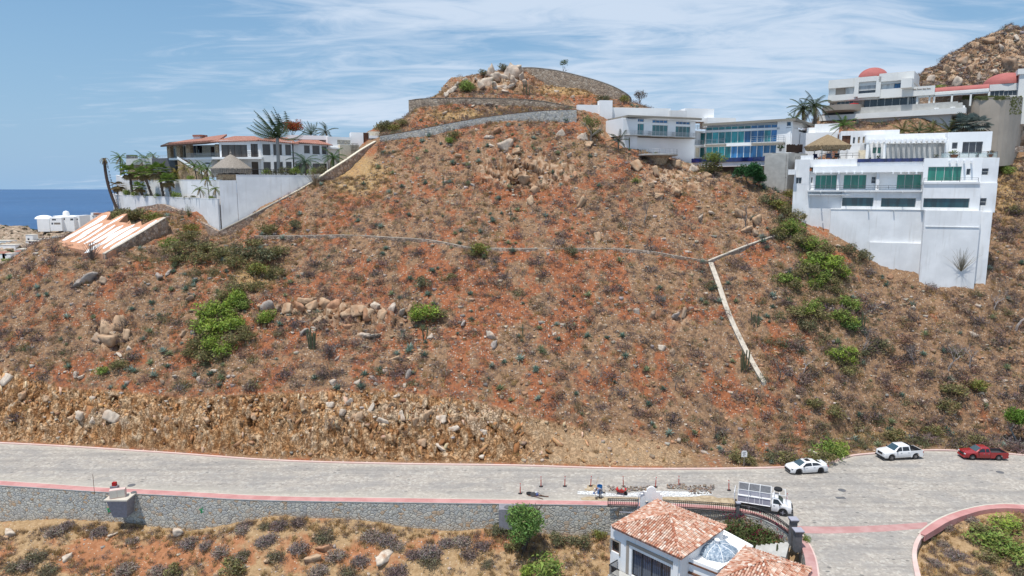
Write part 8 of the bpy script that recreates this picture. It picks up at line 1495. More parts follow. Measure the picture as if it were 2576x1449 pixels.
hb = MB(); [hb.tube([(.6, sg*.06, .2), (-.3, sg*.25, .34), (-1.05, sg*.3, .58)], .022, 5) for sg in (1, -1)]; [hb.tube([(-.3, sg*.25, .34), (-.4, sg*.28, 0)], .02, 5) for sg in (1, -1)]; part('handles', hb, 'wood_brown', o)
ld = MB(); 
for i in range(14): x, y = random.uniform(-.35, .45), random.uniform(-.25, .25); s = random.uniform(.05, .1); ld.box(x-s, x+s, y-s, y+s, .62, .62+s*1.6, (.4, .36, .3))
part('load', ld, 'stone_col', o)
# bending worker
def skin_mesh(name, pts, edges, rad, mat, parent, loc=(0, 0, 0), sub=2, root=0):
    me = bpy.data.meshes.new(name); me.from_pydata([tuple(p) for p in pts], edges, []); o = link(name, me, mat, parent); o.location = loc
    m = o.modifiers.new('skin', 'SKIN'); m.use_smooth_shade = True; s = o.modifiers.new('sub', 'SUBSURF'); s.levels = sub; s.render_levels = sub
    for i, r in enumerate(rad): o.data.skin_vertices[0].data[i].radius = (r, r) if not isinstance(r, tuple) else r
    o.data.skin_vertices[0].data[root].use_root = True; return o
mk_flat('skin_tone', (0.22, 0.11, 0.065), 0.7); mk_flat('shirt_grey', (0.26, 0.28, 0.36), 0.9); mk_flat('jeans', (0.16, 0.18, 0.22), 0.9); mk_flat('boot', (0.05, 0.04, 0.035), 0.8)
q = onz(*w1(1338, 408)); wk = thing('person', 'person in grey-blue shirt and pale trousers bending over a tool beside the blue barrel', 'person', q, rz=math.radians(190))
J = dict(pel=(0, 0, .92), sp1=(.16, 0, 1.05), sp2=(.36, 0, 1.14), neck=(.50, 0, 1.14), head=(.60, 0, 1.06), headt=(.70, 0, .98), hl=(0, .1, .90), kl=(.04, .13, .50), al=(-.06, .14, .09), tl=(.10, .15, .04), hr=(0, -.1, .90), kr=(.12, -.14, .50), ar=(.06, -.15, .09), tr=(.22, -.16, .04), sl=(.40, .19, 1.10), el=(.42, .26, .84), wl=(.58, .20, .66), pl=(.64, .18, .60), sr=(.40, -.19, 1.10), er=(.46, -.27, .82), wr=(.66, -.16, .70), pr=(.72, -.13, .65))
K_ = list(J); P_ = [J[k] for k in K_]; ed = [(K_.index(a), K_.index(b)) for a, b in [('pel', 'sp1'), ('sp1', 'sp2'), ('sp2', 'neck'), ('neck', 'head'), ('head', 'headt'), ('pel', 'hl'), ('hl', 'kl'), ('kl', 'al'), ('al', 'tl'), ('pel', 'hr'), ('hr', 'kr'), ('kr', 'ar'), ('ar', 'tr'), ('sp2', 'sl'), ('sl', 'el'), ('el', 'wl'), ('wl', 'pl'), ('sp2', 'sr'), ('sr', 'er'), ('er', 'wr'), ('wr', 'pr')]]
rr_ = dict(pel=.13, sp1=.13, sp2=.14, neck=.06, head=.095, headt=.085, hl=.09, kl=.055, al=.038, tl=.035, hr=.09, kr=.055, ar=.038, tr=.035, sl=.06, el=.042, wl=.028, pl=.03, sr=.06, er=.042, wr=.028, pr=.03)
skin_mesh('body', P_, ed, [rr_[k] for k in K_], 'skin_tone', wk)
sub_ = ['pel', 'sp1', 'sp2', 'sl', 'el', 'sr', 'er']; idx = {k: i for i, k in enumerate(sub_)}
skin_mesh('shirt', [J[k] for k in sub_]+[(.50, .24, .75), (.56, -.23, .76)], [(0, 1), (1, 2), (2, 3), (3, 4), (4, 7), (2, 5), (5, 6), (6, 8)], [.15, .155, .165, .075, .06, .075, .06, .045, .045], 'shirt_grey', wk)
skin_mesh('trousers', [J[k] for k in ('pel', 'hl', 'kl', 'hr', 'kr')]+[(-.05, .14, .13), (.07, -.15, .13)], [(0, 1), (1, 2), (2, 5), (0, 3), (3, 4), (4, 6)], [.145, .105, .075, .105, .075, .06, .06], 'jeans', wk)
for k in ('l', 'r'):
    x, y, z = J['t'+k]; part('boot', MB().box(x-.2, x+.07, y-.05, y+.05, -.0, .09), 'boot', wk)
    px_, py_, pz_ = J['p'+k]; mbh = MB()
    for i, (dy, l) in enumerate(((-.03, .07), (-.01, .085), (.01, .08), (.03, .065))): mbh.tube([(px_, py_+dy, pz_), (px_+l*.6, py_+dy, pz_-.03), (px_+l*.6, py_+dy, pz_-.03-l*.4)], [.011, .01, .008], 5)
    mbh.tube([(px_-.02, py_+(.04 if k == 'r' else -.04), pz_+.01), (px_+.03, py_+(.06 if k == 'r' else -.06), pz_-.02)], [.012, .009], 5); part('fingers', mbh, 'skin_tone', wk)
part('cap', MB().tube([(.60, 0, 1.12), (.70, 0, 1.08)], [.10, .09], 10).box(.70, .80, -.06, .06, .99, 1.01), 'tape_white', wk)
fc = MB().tube([(.685, 0, .965), (.70, 0, .94)], [.018, .008], 5); fc.box(.69, .70, -.04, -.02, .985, .995).box(.69, .70, .02, .04, .985, .995).box(.66, .67, -.025, .025, .90, .91); part('face', fc, 'boot', wk)
part('hair', MB().tube([(.53, 0, 1.14), (.60, 0, 1.10)], [.07, .098], 10), 'black_plastic', wk)
def onr(x, y, z=0): p = onz(*w1(x, y)); return Vector((p.x, p.y, z))
def tool(name, label, pts, head, cat='tool'):
    o = thing(name, label, cat, pts[0]); part('handle', MB().tube([Vector(p)-Vector(pts[0]) for p in pts], .022, 5), 'golden_stone', o)
    e = Vector(pts[-1])-Vector(pts[0]); part('head', MB().box(e.x-.12, e.x+.12, e.y-.1, e.y+.1, e.z-.06, e.z+.03), head, o)
tool('shovel', 'long-handled shovel leaning against the left side of the blue barrel', [onr(1300, 250, 1.25), onr(1236, 340, .08)], 'barrel_blue')
tool('shovel', 'upright wooden-handled shovel standing behind the bending worker', [onr(1385, 300, 1.3), onr(1392, 335, .05)], 'black_plastic')
tool('pick', 'digging bar with a muddy head held by the worker at his feet', [wk.location+Vector((-.68, .1, .64)), onr(1275, 425, .06)], 'boot')
for k, (a, b) in enumerate((((245, 378), (552, 388)), ((300, 385), (470, 430)), ((400, 385), (550, 396)))):
    A_, B_ = onr(*a, .08+.06*k), onr(*b, .05); solo('wooden_plank', MB().tube([(0, 0, 0), B_-A_], .04, 4), 'wood_brown', ('long wooden pole in the tool heap, pointing right', 'slanted wooden pole in the tool heap, pointing to the pavement', 'short dark pole at the right of the tool heap')[k], 'pole', loc=A_)
o = solo('round_tub', MB().lathe([(.1, 0), (.3, .02), (.36, .16), (.33, .16), (.28, .05)], n=14), 'black_plastic', 'dark round rubber tub at the left of the tool heap', 'tub', loc=onr(262, 352))
solo('cement_sack', MB().color((.12, .16, .35)).hexa([(-.3, -.18, 0), (.3, -.2, 0), (.32, .2, 0), (-.28, .2, 0), (-.2, -.1, .3), (.2, -.12, .34), (.22, .12, .32), (-.2, .12, .28)]).color((.7, .7, .68)).hexa([(-.1, -.05, .342), (.18, -.06, .342), (.16, .1, .342), (-.12, .1, .342), (-.05, 0, .5), (.1, 0, .48), (.1, .05, .48), (-.05, .05, .5)]), 'cloth', 'blue and white cement sack in the middle of the tool heap', 'sack', loc=onr(362, 372))
o = thing('motorcycle_frame', 'dark tangled hand cart with a wire wheel in the tool heap', 'hand cart', onr(320, 392)); part('wheel', MB().lathe([(.26, -.03), (.3, 0), (.26, .03)], cx=0, cy=.3, n=16, axis='y'), 'dark_grey', o); part('frame', MB().tube([(0, 0, .3), (.5, .1, .5), (1.0, .1, .1)], .03, 5).tube([(0, .1, .3), (.4, .3, .1)], .03, 5), 'dark_grey', o)
# fresh paving, sand patches, rubble
n = NB(newmat('fresh_mortar', (0.6, 0.6, 0.58), 0.9)); g = n.geo(); ed_ = n.vor(g, 3.0, 'DISTANCE_TO_EDGE', 'Distance'); n.col(n.mix(n.mr(ed_, .05, .10), (0.74, 0.74, 0.73), n.mix(n.noise(g, 4), (0.30, 0.30, 0.30), (0.5, 0.49, 0.47))))
n = NB(newmat('sand_patch', (0.42, 0.33, 0.21), 0.95)); g = n.geo(); n.col(n.mix(n.mr(n.noise(g, 2.0, 5, .6), .35, .65), (0.30, 0.225, 0.14), (0.46, 0.37, 0.25))); n.bump(n.noise(g, 8, 4), .5, .05)
def patch(name, outline, cv, z, mat, label, wob=.25, seed=3):
    P = resample([onz(*cv(x, y)) for x, y in outline+[outline[0]]], .35)[:-1]; c = sum(P, Vector())/len(P); vs = []
    for i, p in enumerate(P): d = (p-c); d *= 1+wob*.25*float(vnoise(np.array([p.x*1.3]), np.array([p.y*1.3]), s=seed)[0]); vs.append((c.x+d.x, c.y+d.y, z))
    bm = bmesh.new(); f = bm.faces.new([bm.verts.new(v) for v in vs]); f.normal_update()
    if f.normal.z < 0: f.normal_flip()
    bmesh.ops.triangulate(bm, faces=bm.faces[:]); me = bpy.data.meshes.new(name); bm.to_mesh(me); bm.free(); link(name, me, mat, kind='structure')
patch('sand_patch', [(680, 310), (720, 285), (880, 290), (1200, 292), (1600, 275), (1750, 290), (1900, 340), (1890, 352), (1500, 330), (1330, 316), (900, 300), (890, 320), (700, 322)], c6, .008, 'sand_patch', '')
patch('sand_patch', [(730, 195), (790, 190), (830, 215), (850, 250), (800, 262), (740, 240)], c6, .007, 'sand_patch', '')
patch('mortar_paving', [(640, 245), (800, 240), (860, 250), (1000, 262), (1130, 250), (1300, 240), (1500, 245), (1700, 240), (1740, 262), (1560, 285), (1330, 285), (1130, 285), (960, 280), (760, 272), (640, 262)], c6, .012, 'fresh_mortar', '')
def heap(name, label, cx_, cy_, rx, ry, h, mat, cv):
    c = onz(*cv(cx_, cy_)); N, M = 24, 8; vs = []; 
    for j in range(M+1):
        r = 1-j/M
        for i in range(N): a = 6.283*i/N; k = 1+.12*math.sin(3*a+cx_)+.08*math.sin(7*a); vs.append((rx*r*k*math.cos(a), ry*r*k*math.sin(a), h*(1-r**1.5)+random.uniform(-.02, .02)*(j > 0)))
    return solo(name, MB().add(vs, [(j*N+i, j*N+(i+1) % N, (j+1)*N+(i+1) % N, (j+1)*N+i) for j in range(M) for i in range(N)]), mat, label, 'sand pile', smooth=True, loc=c)
heap('sand_pile', 'tan sand pile on the road behind the iron fence, left of the flatbed truck', 1835, 335, 2.2, .9, .55, 'sand_patch', c6)
heap('sand_pile', 'small tan sand pile left of the blue barrel', 770, 225, .8, .5, .2, 'sand_patch', c6)
V_ = []; 
pp, ss = [], []
for (xa, xb, ya, yb, nn) in ((900, 1230, 205, 240, 120), (1370, 1510, 190, 225, 120), (1500, 1740, 200, 235, 110), (1020, 1100, 220, 245, 30), (1540, 1720, 235, 265, 40)):
    for i in range(nn): p = onz(*c6(random.uniform(xa, xb), random.uniform(ya, yb))); pp.append((p.x, p.y, random.uniform(0.02, .12))); ss.append(random.uniform(.10, .32))
pp = np.array(pp); ss = np.array(ss); link('paving_rubble', scatter_mesh('paving_rubble', P_RKs, pp, ss, RNG.integers(0, 12, len(ss)), np.ones((len(ss), 3))*np.array([.75, .82, .9])*rnd(.6, 1.15, len(ss))[:, None]), 'stone_col', kind='stuff', label='broken paving rubble heaped behind the white arched wall', cat='rubble')
for i, (p, w_, lb) in enumerate(((b1(1240, 553), .36, 'round manhole cover near the pavement, right of the meter pedestal'), (c7(1050, 533), .36, 'round manhole cover in the middle of the junction'), (c7(2375, 382), .36, 'round manhole cover below the red pickup'), (b2(790, 700), .0, ''))):
    if w_: solo('manhole_cover', MB().lathe([(w_+.05, .002), (w_+.05, .012), (w_, .014), (w_, .018)], n=20), 'dark_grey', lb, 'manhole cover', loc=onz(*p))
solo('drain_grate', MB().box(-.5, .5, -.25, .25, .002, .014).box(-.4, .4, -.18, -.1, .016, .02).box(-.4, .4, .1, .18, .016, .02), 'dark_grey', 'rectangular drain grate in the road below the round manhole cover', 'drain grate', loc=onz(*c7(1038, 597)))
# roadside sign
o = thing('road_sign', 'small white rounded sign on a post at the far kerb, left of the sedan', 'sign', onz(*c7(226, 332), 0.13)); part('post', MB().tube([(0, 0, 0), (0, 0, 1.2)], .035, 6), 'steel', o)
bd = MB().extrude([(-.34, 0, 1.15), (.34, 0, 1.15), (.34, 0, 1.75), (.22, 0, 1.93), (-.22, 0, 1.93), (-.34, 0, 1.75)], (0, .04, 0)); bo = part('board', bd, 'tape_white', o)
mk = MB(); mk.box(-.2, .2, -.012, -.004, 1.72, 1.76).box(-.22, .12, -.012, -.004, 1.58, 1.62).box(-.16, .2, -.012, -.004, 1.44, 1.48).box(-.2, .05, -.012, -.004, 1.3, 1.34); part('lettering', mk, 'dark_grey', bo)
# meter pedestal with cabinet
q = onz(*b1(1135, 668), .1); o = thing('meter_pedestal', 'tapered grey concrete bracket with a pale slab on the stone wall', 'pedestal', (q.x, q.y, .1))
part('bracket', MB().hexa([(-.75, -.35, -2.1), (.75, -.35, -2.1), (.75, 1.0, -2.1), (-.75, 1.0, -2.1), (-1.1, -.75, -.04), (1.1, -.75, -.04), (1.1, 1.0, -.04), (-1.1, 1.0, -.04)]), 'bracket_grey', o); part('slab', MB().box(-1.25, 1.25, -.95, .95, 0.0, .14), 'pale_edge', o); part('dome', MB().lathe([(.3, .14), (.28, .2), (.05, .24)], cx=.95, cy=.9, n=14), 'dark_grey', o)
o = thing('meter_cabinet', 'beige electric cabinet with a slanted top on the concrete bracket', 'cabinet', (q.x-.15, q.y-.1, .245), rz=.35); part('case', MB().extrude([(-.75, -.4, 0), (-.75, .4, 0), (-.75, .4, .75), (-.75, .15, .92), (-.75, -.4, .92)], (1.5, 0, 0)), 'pale_pink', o); part('door', MB().box(-.70, -.02, -.425, -.405, .08, .85).box(.02, .70, -.425, -.405, .08, .85), 'pale_edge', o)
q = onz(*b1(1085, 605), .13); o = thing('valve_post', 'grey pillar with a dark red box on top, behind the electric cabinet', 'utility post', q); part('pillar', MB().box(-.38, .38, -.25, .25, 0, .6), 'bracket_grey', o); part('red_box', MB().box(-.2, .2, -.16, .18, .602, 1.0), 'lamp_red', o)
q = onz(*b1(893, 640), .13); o = thing('marker_stick', 'thin wooden cross-shaped marker stick on the pavement left of the cabinet', 'stick', q); part('stick', MB().tube([(0, 0, 0), (0, 0, 2.3)], .025, 5), 'wood_brown', o); part('crossbar', MB().box(-.25, .25, -.01, .01, 2.0, 2.05), 'pale_edge', o)
q = onz(*c6(100, 370), .1); o = thing('meter_pedestal', 'grey metal-faced bracket on the stone wall behind the feathery tree', 'pedestal', (q.x, q.y, .1)); part('bracket', MB().box(-.9, .9, -.5, .9, -2.2, 0), 'bracket_grey', o); part('dome', MB().lathe([(.35, .002), (.33, .1), (.05, .14)], n=14), 'dark_grey', o)
# pavement patches of fresh paint and gutters near the sedan
P1 = [hit(*c7(x, y))+Vector((0, 0, .25)) for x, y in ((705, 255), (760, 272), (905, 305))]; P1[-1] = onz(*c7(925, 318), .35)
wall('drain_gutter', [hit(*c7(765, 222))+Vector((0, 0, .4)), hit(*c7(850, 262))+Vector((0, 0, .35)), onz(*c7(930, 312), .3)+Vector((0, .5, 0))], 1.5, .5, 'concrete_cap', 'pale concrete drain gutter coming down the bank behind the sedan', 'gutter', smooth_path=False)
# green paint marks on the wall
for x, y, lb in ((1035, 785, 'green painted star mark on the stone wall under the pedestal'), (1912, 790, 'green painted star mark on the stone wall right of the pedestal')):
    a, b = ray(*b1(x, y)); Y = 60.0
    while Y < 80 and Y < np.interp(a*Y, _wx, _wy)-.06: Y += .01
    p = Vector((a*Y, Y, CAMH+b*Y)); mb = MB()
    for i in range(5): t0 = 6.283*i/5+1.57; t1 = t0+2.513; mb.tube([(math.cos(t0)*.4, 0, math.sin(t0)*.4), (math.cos(t1)*.4, 0, math.sin(t1)*.4)], .03, 4, (0.01, .28, .10))
    solo('paint_mark', mb, 'painted', lb, 'paint mark', loc=p)
# ---------------------------------------------------------------- iron fences, arched wall, pillars
iron_rail([onz(*c6(*p), .13) for p in ((896, 366), (1015, 368), (1136, 370))], .95, step=.19, label='short ornate black iron fence left of the white arched wall', cat='fence', name='iron_fence', orn=True)
iron_rail([onz(*c6(*p), .13) for p in ((1330, 377), (1480, 385), (1620, 393), (1780, 403), (1918, 414))], .95, step=.19, label='long ornate black iron fence behind the tiled roof, right of the arched wall', cat='fence', name='iron_fence', orn=True)
iron_rail([onz(*c6(*p), .13) for p in ((1938, 418), (2030, 433), (2130, 464), (2230, 512), (2335, 590))], .95, step=.19, label='curved ornate black iron fence sweeping down to the dark pillars', cat='fence', name='iron_fence', orn=True)
def pillar(label, p, w, h, mat='dark_grey'):
    o = thing('gate_pillar', label, 'pillar', p); part('shaft', MB().box(-w/2, w/2, -w/2, w/2, -.3, h), mat, o); part('cap', MB().hexa([(-w*.55, -w*.55, h+.002), (w*.55, -w*.55, h+.002), (w*.55, w*.55, h+.002), (-w*.55, w*.55, h+.002), (-w*.72, -w*.72, h+.22), (w*.72, -w*.72, h+.22), (w*.72, w*.72, h+.22), (-w*.72, w*.72, h+.22)]), mat, o); part('top_slab', MB().box(-w*.72, w*.72, -w*.72, w*.72, h+.223, h+.3), 'grey_panel', o)
pillar('thin dark pillar where the two long iron fences meet', onz(*c6(1928, 418), .13), .3, .9)
pillar('tall dark stone gate pillar at the end of the curved fence', onz(*c6(2362, 640), .1), .55, 2.0); pillar('shorter dark stone gate pillar in front, next to the driveway pavement', onz(*c6(2400, 690), .1), .6, 1.5)
A, Bq = onz(*c6(1152, 374), .1), onz(*c6(1326, 378), .1); t = (Bq-A).normalized(); o = thing('arched_wall', 'white stepped wall with a round top behind the ridge of the tiled house', 'gate wall', A, rz=math.atan2(t.y, t.x)); w_ = (Bq-A).length; H1 = 1.65
prof = [(0, 0), (w_, 0), (w_, H1), (w_*.88, H1), (w_*.88, H1+.28), (w_*.72, H1+.28)]+[(w_/2+w_*.22*math.cos(a), H1+.28+w_*.24*math.sin(a)) for a in [math.pi*k/14 for k in range(1, 14)]]+[(w_*.28, H1+.28), (w_*.12, H1+.28), (w_*.12, H1), (0, H1)]
part('wall', MB().extrude([(x, -.12, z-.1) for x, z in prof], (0, .24, 0)), 'white_stucco', o)
q = onz(*c6(1210, 352), .13); o = thing('grill_box', 'grey metal hooded box standing before the white arched wall', 'box', q+Vector((0, -.4, 0)), rz=.5); part('box', MB().box(-.45, .45, -.25, .25, .3, .72), 'grey_panel', o); part('lid', MB().box(-.48, .48, -.28, .28, .723, .78), 'pale_edge', o); part('leg', MB().box(-.4, -.34, -.2, .2, -.6, .297), 'black_iron', o); part('leg', MB().box(.34, .4, -.2, .2, -.6, .297), 'black_iron', o)
q = onz(*c6(1140, 372), .13); solo('conduit_pipe', MB().tube([(-2.0, -.25, -.35), (-.6, -.25, -.42), (-.1, -.22, -.2), (-.05, -.2, .4), (-.02, -.2, 1.4), (.15, -.2, 1.75), (.5, -.2, 1.85)], .045, 7), 'grey_panel', 'grey conduit pipe bending up beside the white arched wall', 'pipe', loc=q)
wall('driveway_wall', [onz(*c7(*p), 0.05) for p in [(612, 900), (690, 962), (720, 1040), (736, 1100), (744, 1170), (746, 1254), (733, 1500)]], 7, .4, 'road_wall_stone', 'stone wall under the left pavement of the driveway', 'retaining wall', side=1)
# ---------------------------------------------------------------- foreground house with barrel-tile roofs
TILE = [(0.52, 0.29, 0.20), (0.57, 0.36, 0.27), (0.62, 0.45, 0.35), (0.46, 0.22, 0.14), (0.38, 0.15, 0.09), (0.55, 0.33, 0.24), (0.59, 0.41, 0.31), (0.52, 0.30, 0.21), (0.68, 0.56, 0.47)]
def tile_slope(mb, a, b, apex, sp=.23, ln=.40, r=.10, top2=None):
    """barrel tiles over the triangle or trapezoid a-b-(top2)-apex, laid up the slope"""
    e = (b-a); L = e.length; e.normalize(); top2 = top2 or apex; nr = e.cross(apex-a).normalized(); nr = nr if nr.z > 0 else -nr; up = nr.cross(e).normalized(); up = up if up.z > 0 else -up
    xa, ha = (apex-a).dot(e), (apex-a).dot(up); xb = (top2-a).dot(e); n = int(L/sp)
    for i in range(n):
        x = (i+.5)*L/n; hmax = ha if xa <= x <= xb else ha*(x/xa if x < xa else (L-x)/max(L-xb, 1e-6)); k = 0; y = -.12; off = random.uniform(-.03, .03)
        while y < hmax:
            l = min(ln, hmax-y+.05); c = random.choice(TILE); kk = random.uniform(.85, 1.12); c = tuple(min(.9, v*kk) for v in c); vs = []
            for (yy, rr, zz) in ((y+off, r, .045), (y+l+off, r*.8, .015)):
                for j in range(5): t = math.pi*j/4; vs.append(a+e*(x+rr*math.cos(t))+up*yy+nr*(zz+rr*math.sin(t)))
            mb.add(vs, [(j, j+1, j+6, j+5) for j in range(4)]+[(0, 1, 2, 3, 4)][::-1], c); y += ln*.86; k += 1
def hip_tiles(mb, a, b, r=.12):
    d = b-a; L = d.length; n = int(L/.36); d.normalize(); s = d.cross(Vector((0, 0, 1))).normalized(); u = s.cross(d)
    for i in range(n):
        p = a+d*(L*i/n); q = p+d*.42; c = random.choice(TILE); vs = []
        for pt, rr, zz in ((p, r, .10), (q, r*.85, .07)):
            for j in range(6): t = math.pi*j/5; vs.append(pt+s*rr*math.cos(t)+u*(zz+rr*math.sin(t)))
        mb.add(vs, [(j, j+1, j+7, j+6) for j in range(5)]+[(5, 4, 3, 2, 1, 0)], c)
def hip_roof(root, L, F, R, B, A, thick=.22):
    o = root.location; und = MB().add([p-o-Vector((0, 0, .0)) for p in (L, F, R, B, A)]+[p-o-Vector((0, 0, thick)) for p in (L, F, R, B)], [(0, 1, 4), (1, 2, 4), (2, 3, 4), (3, 0, 4), (8, 7, 6, 5), (0, 5, 6, 1), (1, 6, 7, 2), (2, 7, 8, 3), (3, 8, 5, 0)]); ro = part('roof', und, 'clay_roof', root)
    mb = MB(); 
    for a, b in ((L, F), (F, R), (R, B), (B, L)): tile_slope(mb, a-o, b-o, A-o)
    part('roof_tiles', mb, 'tile_col', ro); mb = MB()
    for p in (L, F, R, B): hip_tiles(mb, p-o, A-o)
    part('hip_tiles', mb, 'tile_col', ro); return ro
ZE = 1.0; Lc, Fc, Rc, Bc = (onz(*c6(*p), ZE) for p in ((930, 520), (1480, 772), (1835, 520), (1290, 312))); cen = (Lc+Fc+Rc+Bc)/4
a_, b_ = ray(*c6(1385, 422)); Ac = Vector((a_*cen.y, cen.y, CAMH+b_*cen.y))
hs = thing('tiled_house', 'white house with pink barrel-tile roof, stone-framed window and blue dome, at the bottom edge', 'house', (cen.x, cen.y, -8))
hip_roof(hs, Lc, Fc, Rc, Bc, Ac)
fH = Fr(c6, 0, 0, 60, 1, 0, 60); t = (Fc-Lc).normalized(); fH.A = Vector((Lc.x, Lc.y, 0))-t*.15+Vector((t.y, -t.x, 0))*-.45; fH.t = Vector((t.x, t.y, 0)); fH.n = Vector((t.y, -t.x, 0)); HH = Bld('', '', '', fH, root=hs)
q1_ = (Fc-Lc).length-.2
mb = MB()
ops = [(925, 622, 990, 738, 'glass_dark', 1, 'wood_brown'), (1087, 697, 1395, 1010, 'curtain_blue', 5, 'black_iron')]
O = []
mbw = MB(); 
def house_wall(bld, q0, q1, d, dep, z0, z1, ops):
    O = []; mb = MB(); w = bld.w; rec = .22
    for o in ops:
        a, z1_ = bld.f.sz(o[0], o[1], d); b, _ = bld.f.sz(o[2], o[1]+(o[2]-o[0])*0.0, d); _, z0_ = bld.f.sz(o[0], o[3], d); O.append((a, b, z0_, z1_, o[4:]))
    bld.qbox(mb, q0, q1, d-dep, d-rec-.08, z0, z1)
    qs = sorted({q0, q1, *[o[0] for o in O], *[o[1] for o in O]}); zs = sorted({z0, z1, *[o[2] for o in O], *[o[3] for o in O]})
    for i in range(len(qs)-1):
        for j in range(len(zs)-1):
            cq, cz = (qs[i]+qs[i+1])/2, (zs[j]+zs[j+1])/2
            if any(o[0] < cq < o[1] and o[2] < cz < o[3] for o in O): continue
            mb.add([w(qs[i], d, zs[j]), w(qs[i+1], d, zs[j]), w(qs[i+1], d, zs[j+1]), w(qs[i], d, zs[j+1])], [(0, 1, 2, 3)])
    e = d-rec-.08
    for a, b, c_, f_, _ in O+[(q0, q1, z0, z1, None)]:
        P = [(a, c_), (b, c_), (b, f_), (a, f_)]
        for k in range(4): p, r = P[k], P[(k+1) % 4]; mb.add([w(p[0], d, p[1]), w(r[0], d, r[1]), w(r[0], e, r[1]), w(p[0], e, p[1])], [(0, 3, 2, 1)] if _ is None else [(0, 1, 2, 3)])
    part('wall', mb, 'white_stucco', bld.root); return O
def px_on(bld, x, y, d=0): return bld.f.sz(x, y, d)
# window rows follow the slant of the facade, so take the corners separately
qa, za = px_on(HH, 925, 622); qb, _ = px_on(HH, 990, 655); _, zb_ = px_on(HH, 925, 715)
qc, zc_ = px_on(HH, 1087, 697); qd, _ = px_on(HH, 1398, 828); zbt = zc_-2.7
class _W: pass
def hw(q0, q1, z0, z1, ops):
    mb = MB(); w = HH.w; rec = .25; HH.qbox(mb, q0, q1, -7.2, -rec-.08, z0, z1)
    qs = sorted({q0, q1, *[o[0] for o in ops], *[o[1] for o in ops]}); zs = sorted({z0, z1, *[o[2] for o in ops], *[o[3] for o in ops]})
    for i in range(len(qs)-1):
        for j in range(len(zs)-1):
            cq, cz = (qs[i]+qs[i+1])/2, (zs[j]+zs[j+1])/2
            if any(o[0] < cq < o[1] and o[2] < cz < o[3] for o in ops): continue
            mb.add([w(qs[i], 0, zs[j]), w(qs[i+1], 0, zs[j]), w(qs[i+1], 0, zs[j+1]), w(qs[i], 0, zs[j+1])], [(0, 1, 2, 3)])
    for n_, (a, b, c_, f_) in enumerate(list(ops)+[(q0, q1, z0, z1)]):
        P = [(a, c_), (b, c_), (b, f_), (a, f_)]
        for k in range(4): p, r = P[k], P[(k+1) % 4]; mb.add([w(p[0], 0, p[1]), w(r[0], 0, r[1]), w(r[0], -.33, r[1]), w(p[0], -.33, p[1])], [(0, 3, 2, 1)] if n_ == len(ops) else [(0, 1, 2, 3)])
    part('wall', mb, 'white_stucco', hs)
hw(-.35, q1_, -9, ZE-.23, [(qa, qb, zb_, za), (qc, qd, zbt, zc_), (qa, qb, zb_-2.6, zb_-1.5)])
HH.window(qa, qb, zb_, za, -.22, 'glass_dark', 1, 'wood_brown', .07); HH.window(qc, qd, zbt, zc_, -.22, 'curtain_blue', 4, 'black_iron', .09); HH.window(qa, qb, zb_-2.6, zb_-1.5, -.22, 'glass_dark', 1, 'wood_brown', .07)
def surround(q0, q1, z0, z1, t=.28):
    mb = MB(); HH.qbox(mb, q0-t, q0, .003, .07, z0, z1+t); HH.qbox(mb, q1, q1+t, .003, .07, z0, z1+t); HH.qbox(mb, q0, q1, .003, .07, z1, z1+t); part('stone_surround', mb, 'taupe', hs)
surround(qa, qb, zb_-.12, za, .14); surround(qc-.3, qd+.3, zbt, zc_+.3, .3)
mb = MB(); HH.qbox(mb, qc-1.6, qd+.4, .08, 1.5, zbt-.25, zbt-.05); part('balcony_slab', mb, 'concrete', hs); mb = MB()
for i in range(9): q = qc-1.5+i*.14; HH.qbox(mb, q, q+.03, 1.4, 1.44, zbt-.05, zbt+.9)
HH.qbox(mb, qc-1.55, qc-.3, 1.38, 1.46, zbt+.9, zbt+.96)
for i in range(9): d = .1+i*.15; HH.qbox(mb, qc-1.58, qc-1.54, d, d+.03, zbt-.05, zbt+.9)
HH.qbox(mb, qc-1.6, qc-1.52, .1, 1.38, zbt+.9, zbt+.96); part('balcony_railing', mb, 'black_iron', hs)
# right face of the tower and flat roof with dome
fR = Fr(c6, 0, 0, 60, 1, 0, 60); t = (Rc-Fc).normalized(); fR.A = Vector((Fc.x, Fc.y, 0))+t*.3+Vector((t.y, -t.x, 0))*-.46; fR.t = Vector((t.x, t.y, 0)); fR.n = Vector((t.y, -t.x, 0)); HR_ = Bld('', '', '', fR, root=hs)
mb = MB(); HR_.qbox(mb, 0, (Rc-Fc).length-.5, -.5, 0, -8.9, ZE-.24); part('wall', mb, 'white_stucco', hs)
ZF = -.25; FRo = [onz(*c6(*p), ZF) for p in ((1505, 785), (1768, 888), (2048, 694), (1800, 560))]; o_ = hs.location
mb = MB().add([Vector((p.x, p.y, z))-o_ for z in (-9.2, ZF) for p in FRo], [(3, 2, 1, 0), (4, 5, 6, 7), (0, 1, 5, 4), (1, 2, 6, 5), (2, 3, 7, 6), (3, 0, 4, 7)]); part('flat_roof_block', mb, 'bright_white', hs)
def ledge(a, b, name, z0, z1, w_, mat, out=0.0):
    d = (b-a).normalized(); n_ = Vector((d.y, -d.x, 0)); P = [a+n_*(w_+out), b+n_*(w_+out), b-n_*.1, a-n_*.1]; part(name, MB().hexa([Vector((p.x, p.y, z0))-o_ for p in P]+[Vector((p.x, p.y, z1))-o_ for p in P]), mat, hs)
ledge(FRo[0], FRo[1], 'parapet', ZF+.003, ZF+.30, .06, 'bright_white'); ledge(FRo[0], FRo[1], 'cornice', ZF-.12, ZF-.003, .16, 'wood_brown'); ledge(FRo[0], FRo[1], 'cornice', ZF-1.05, ZF-.9, .22, 'wood_brown')
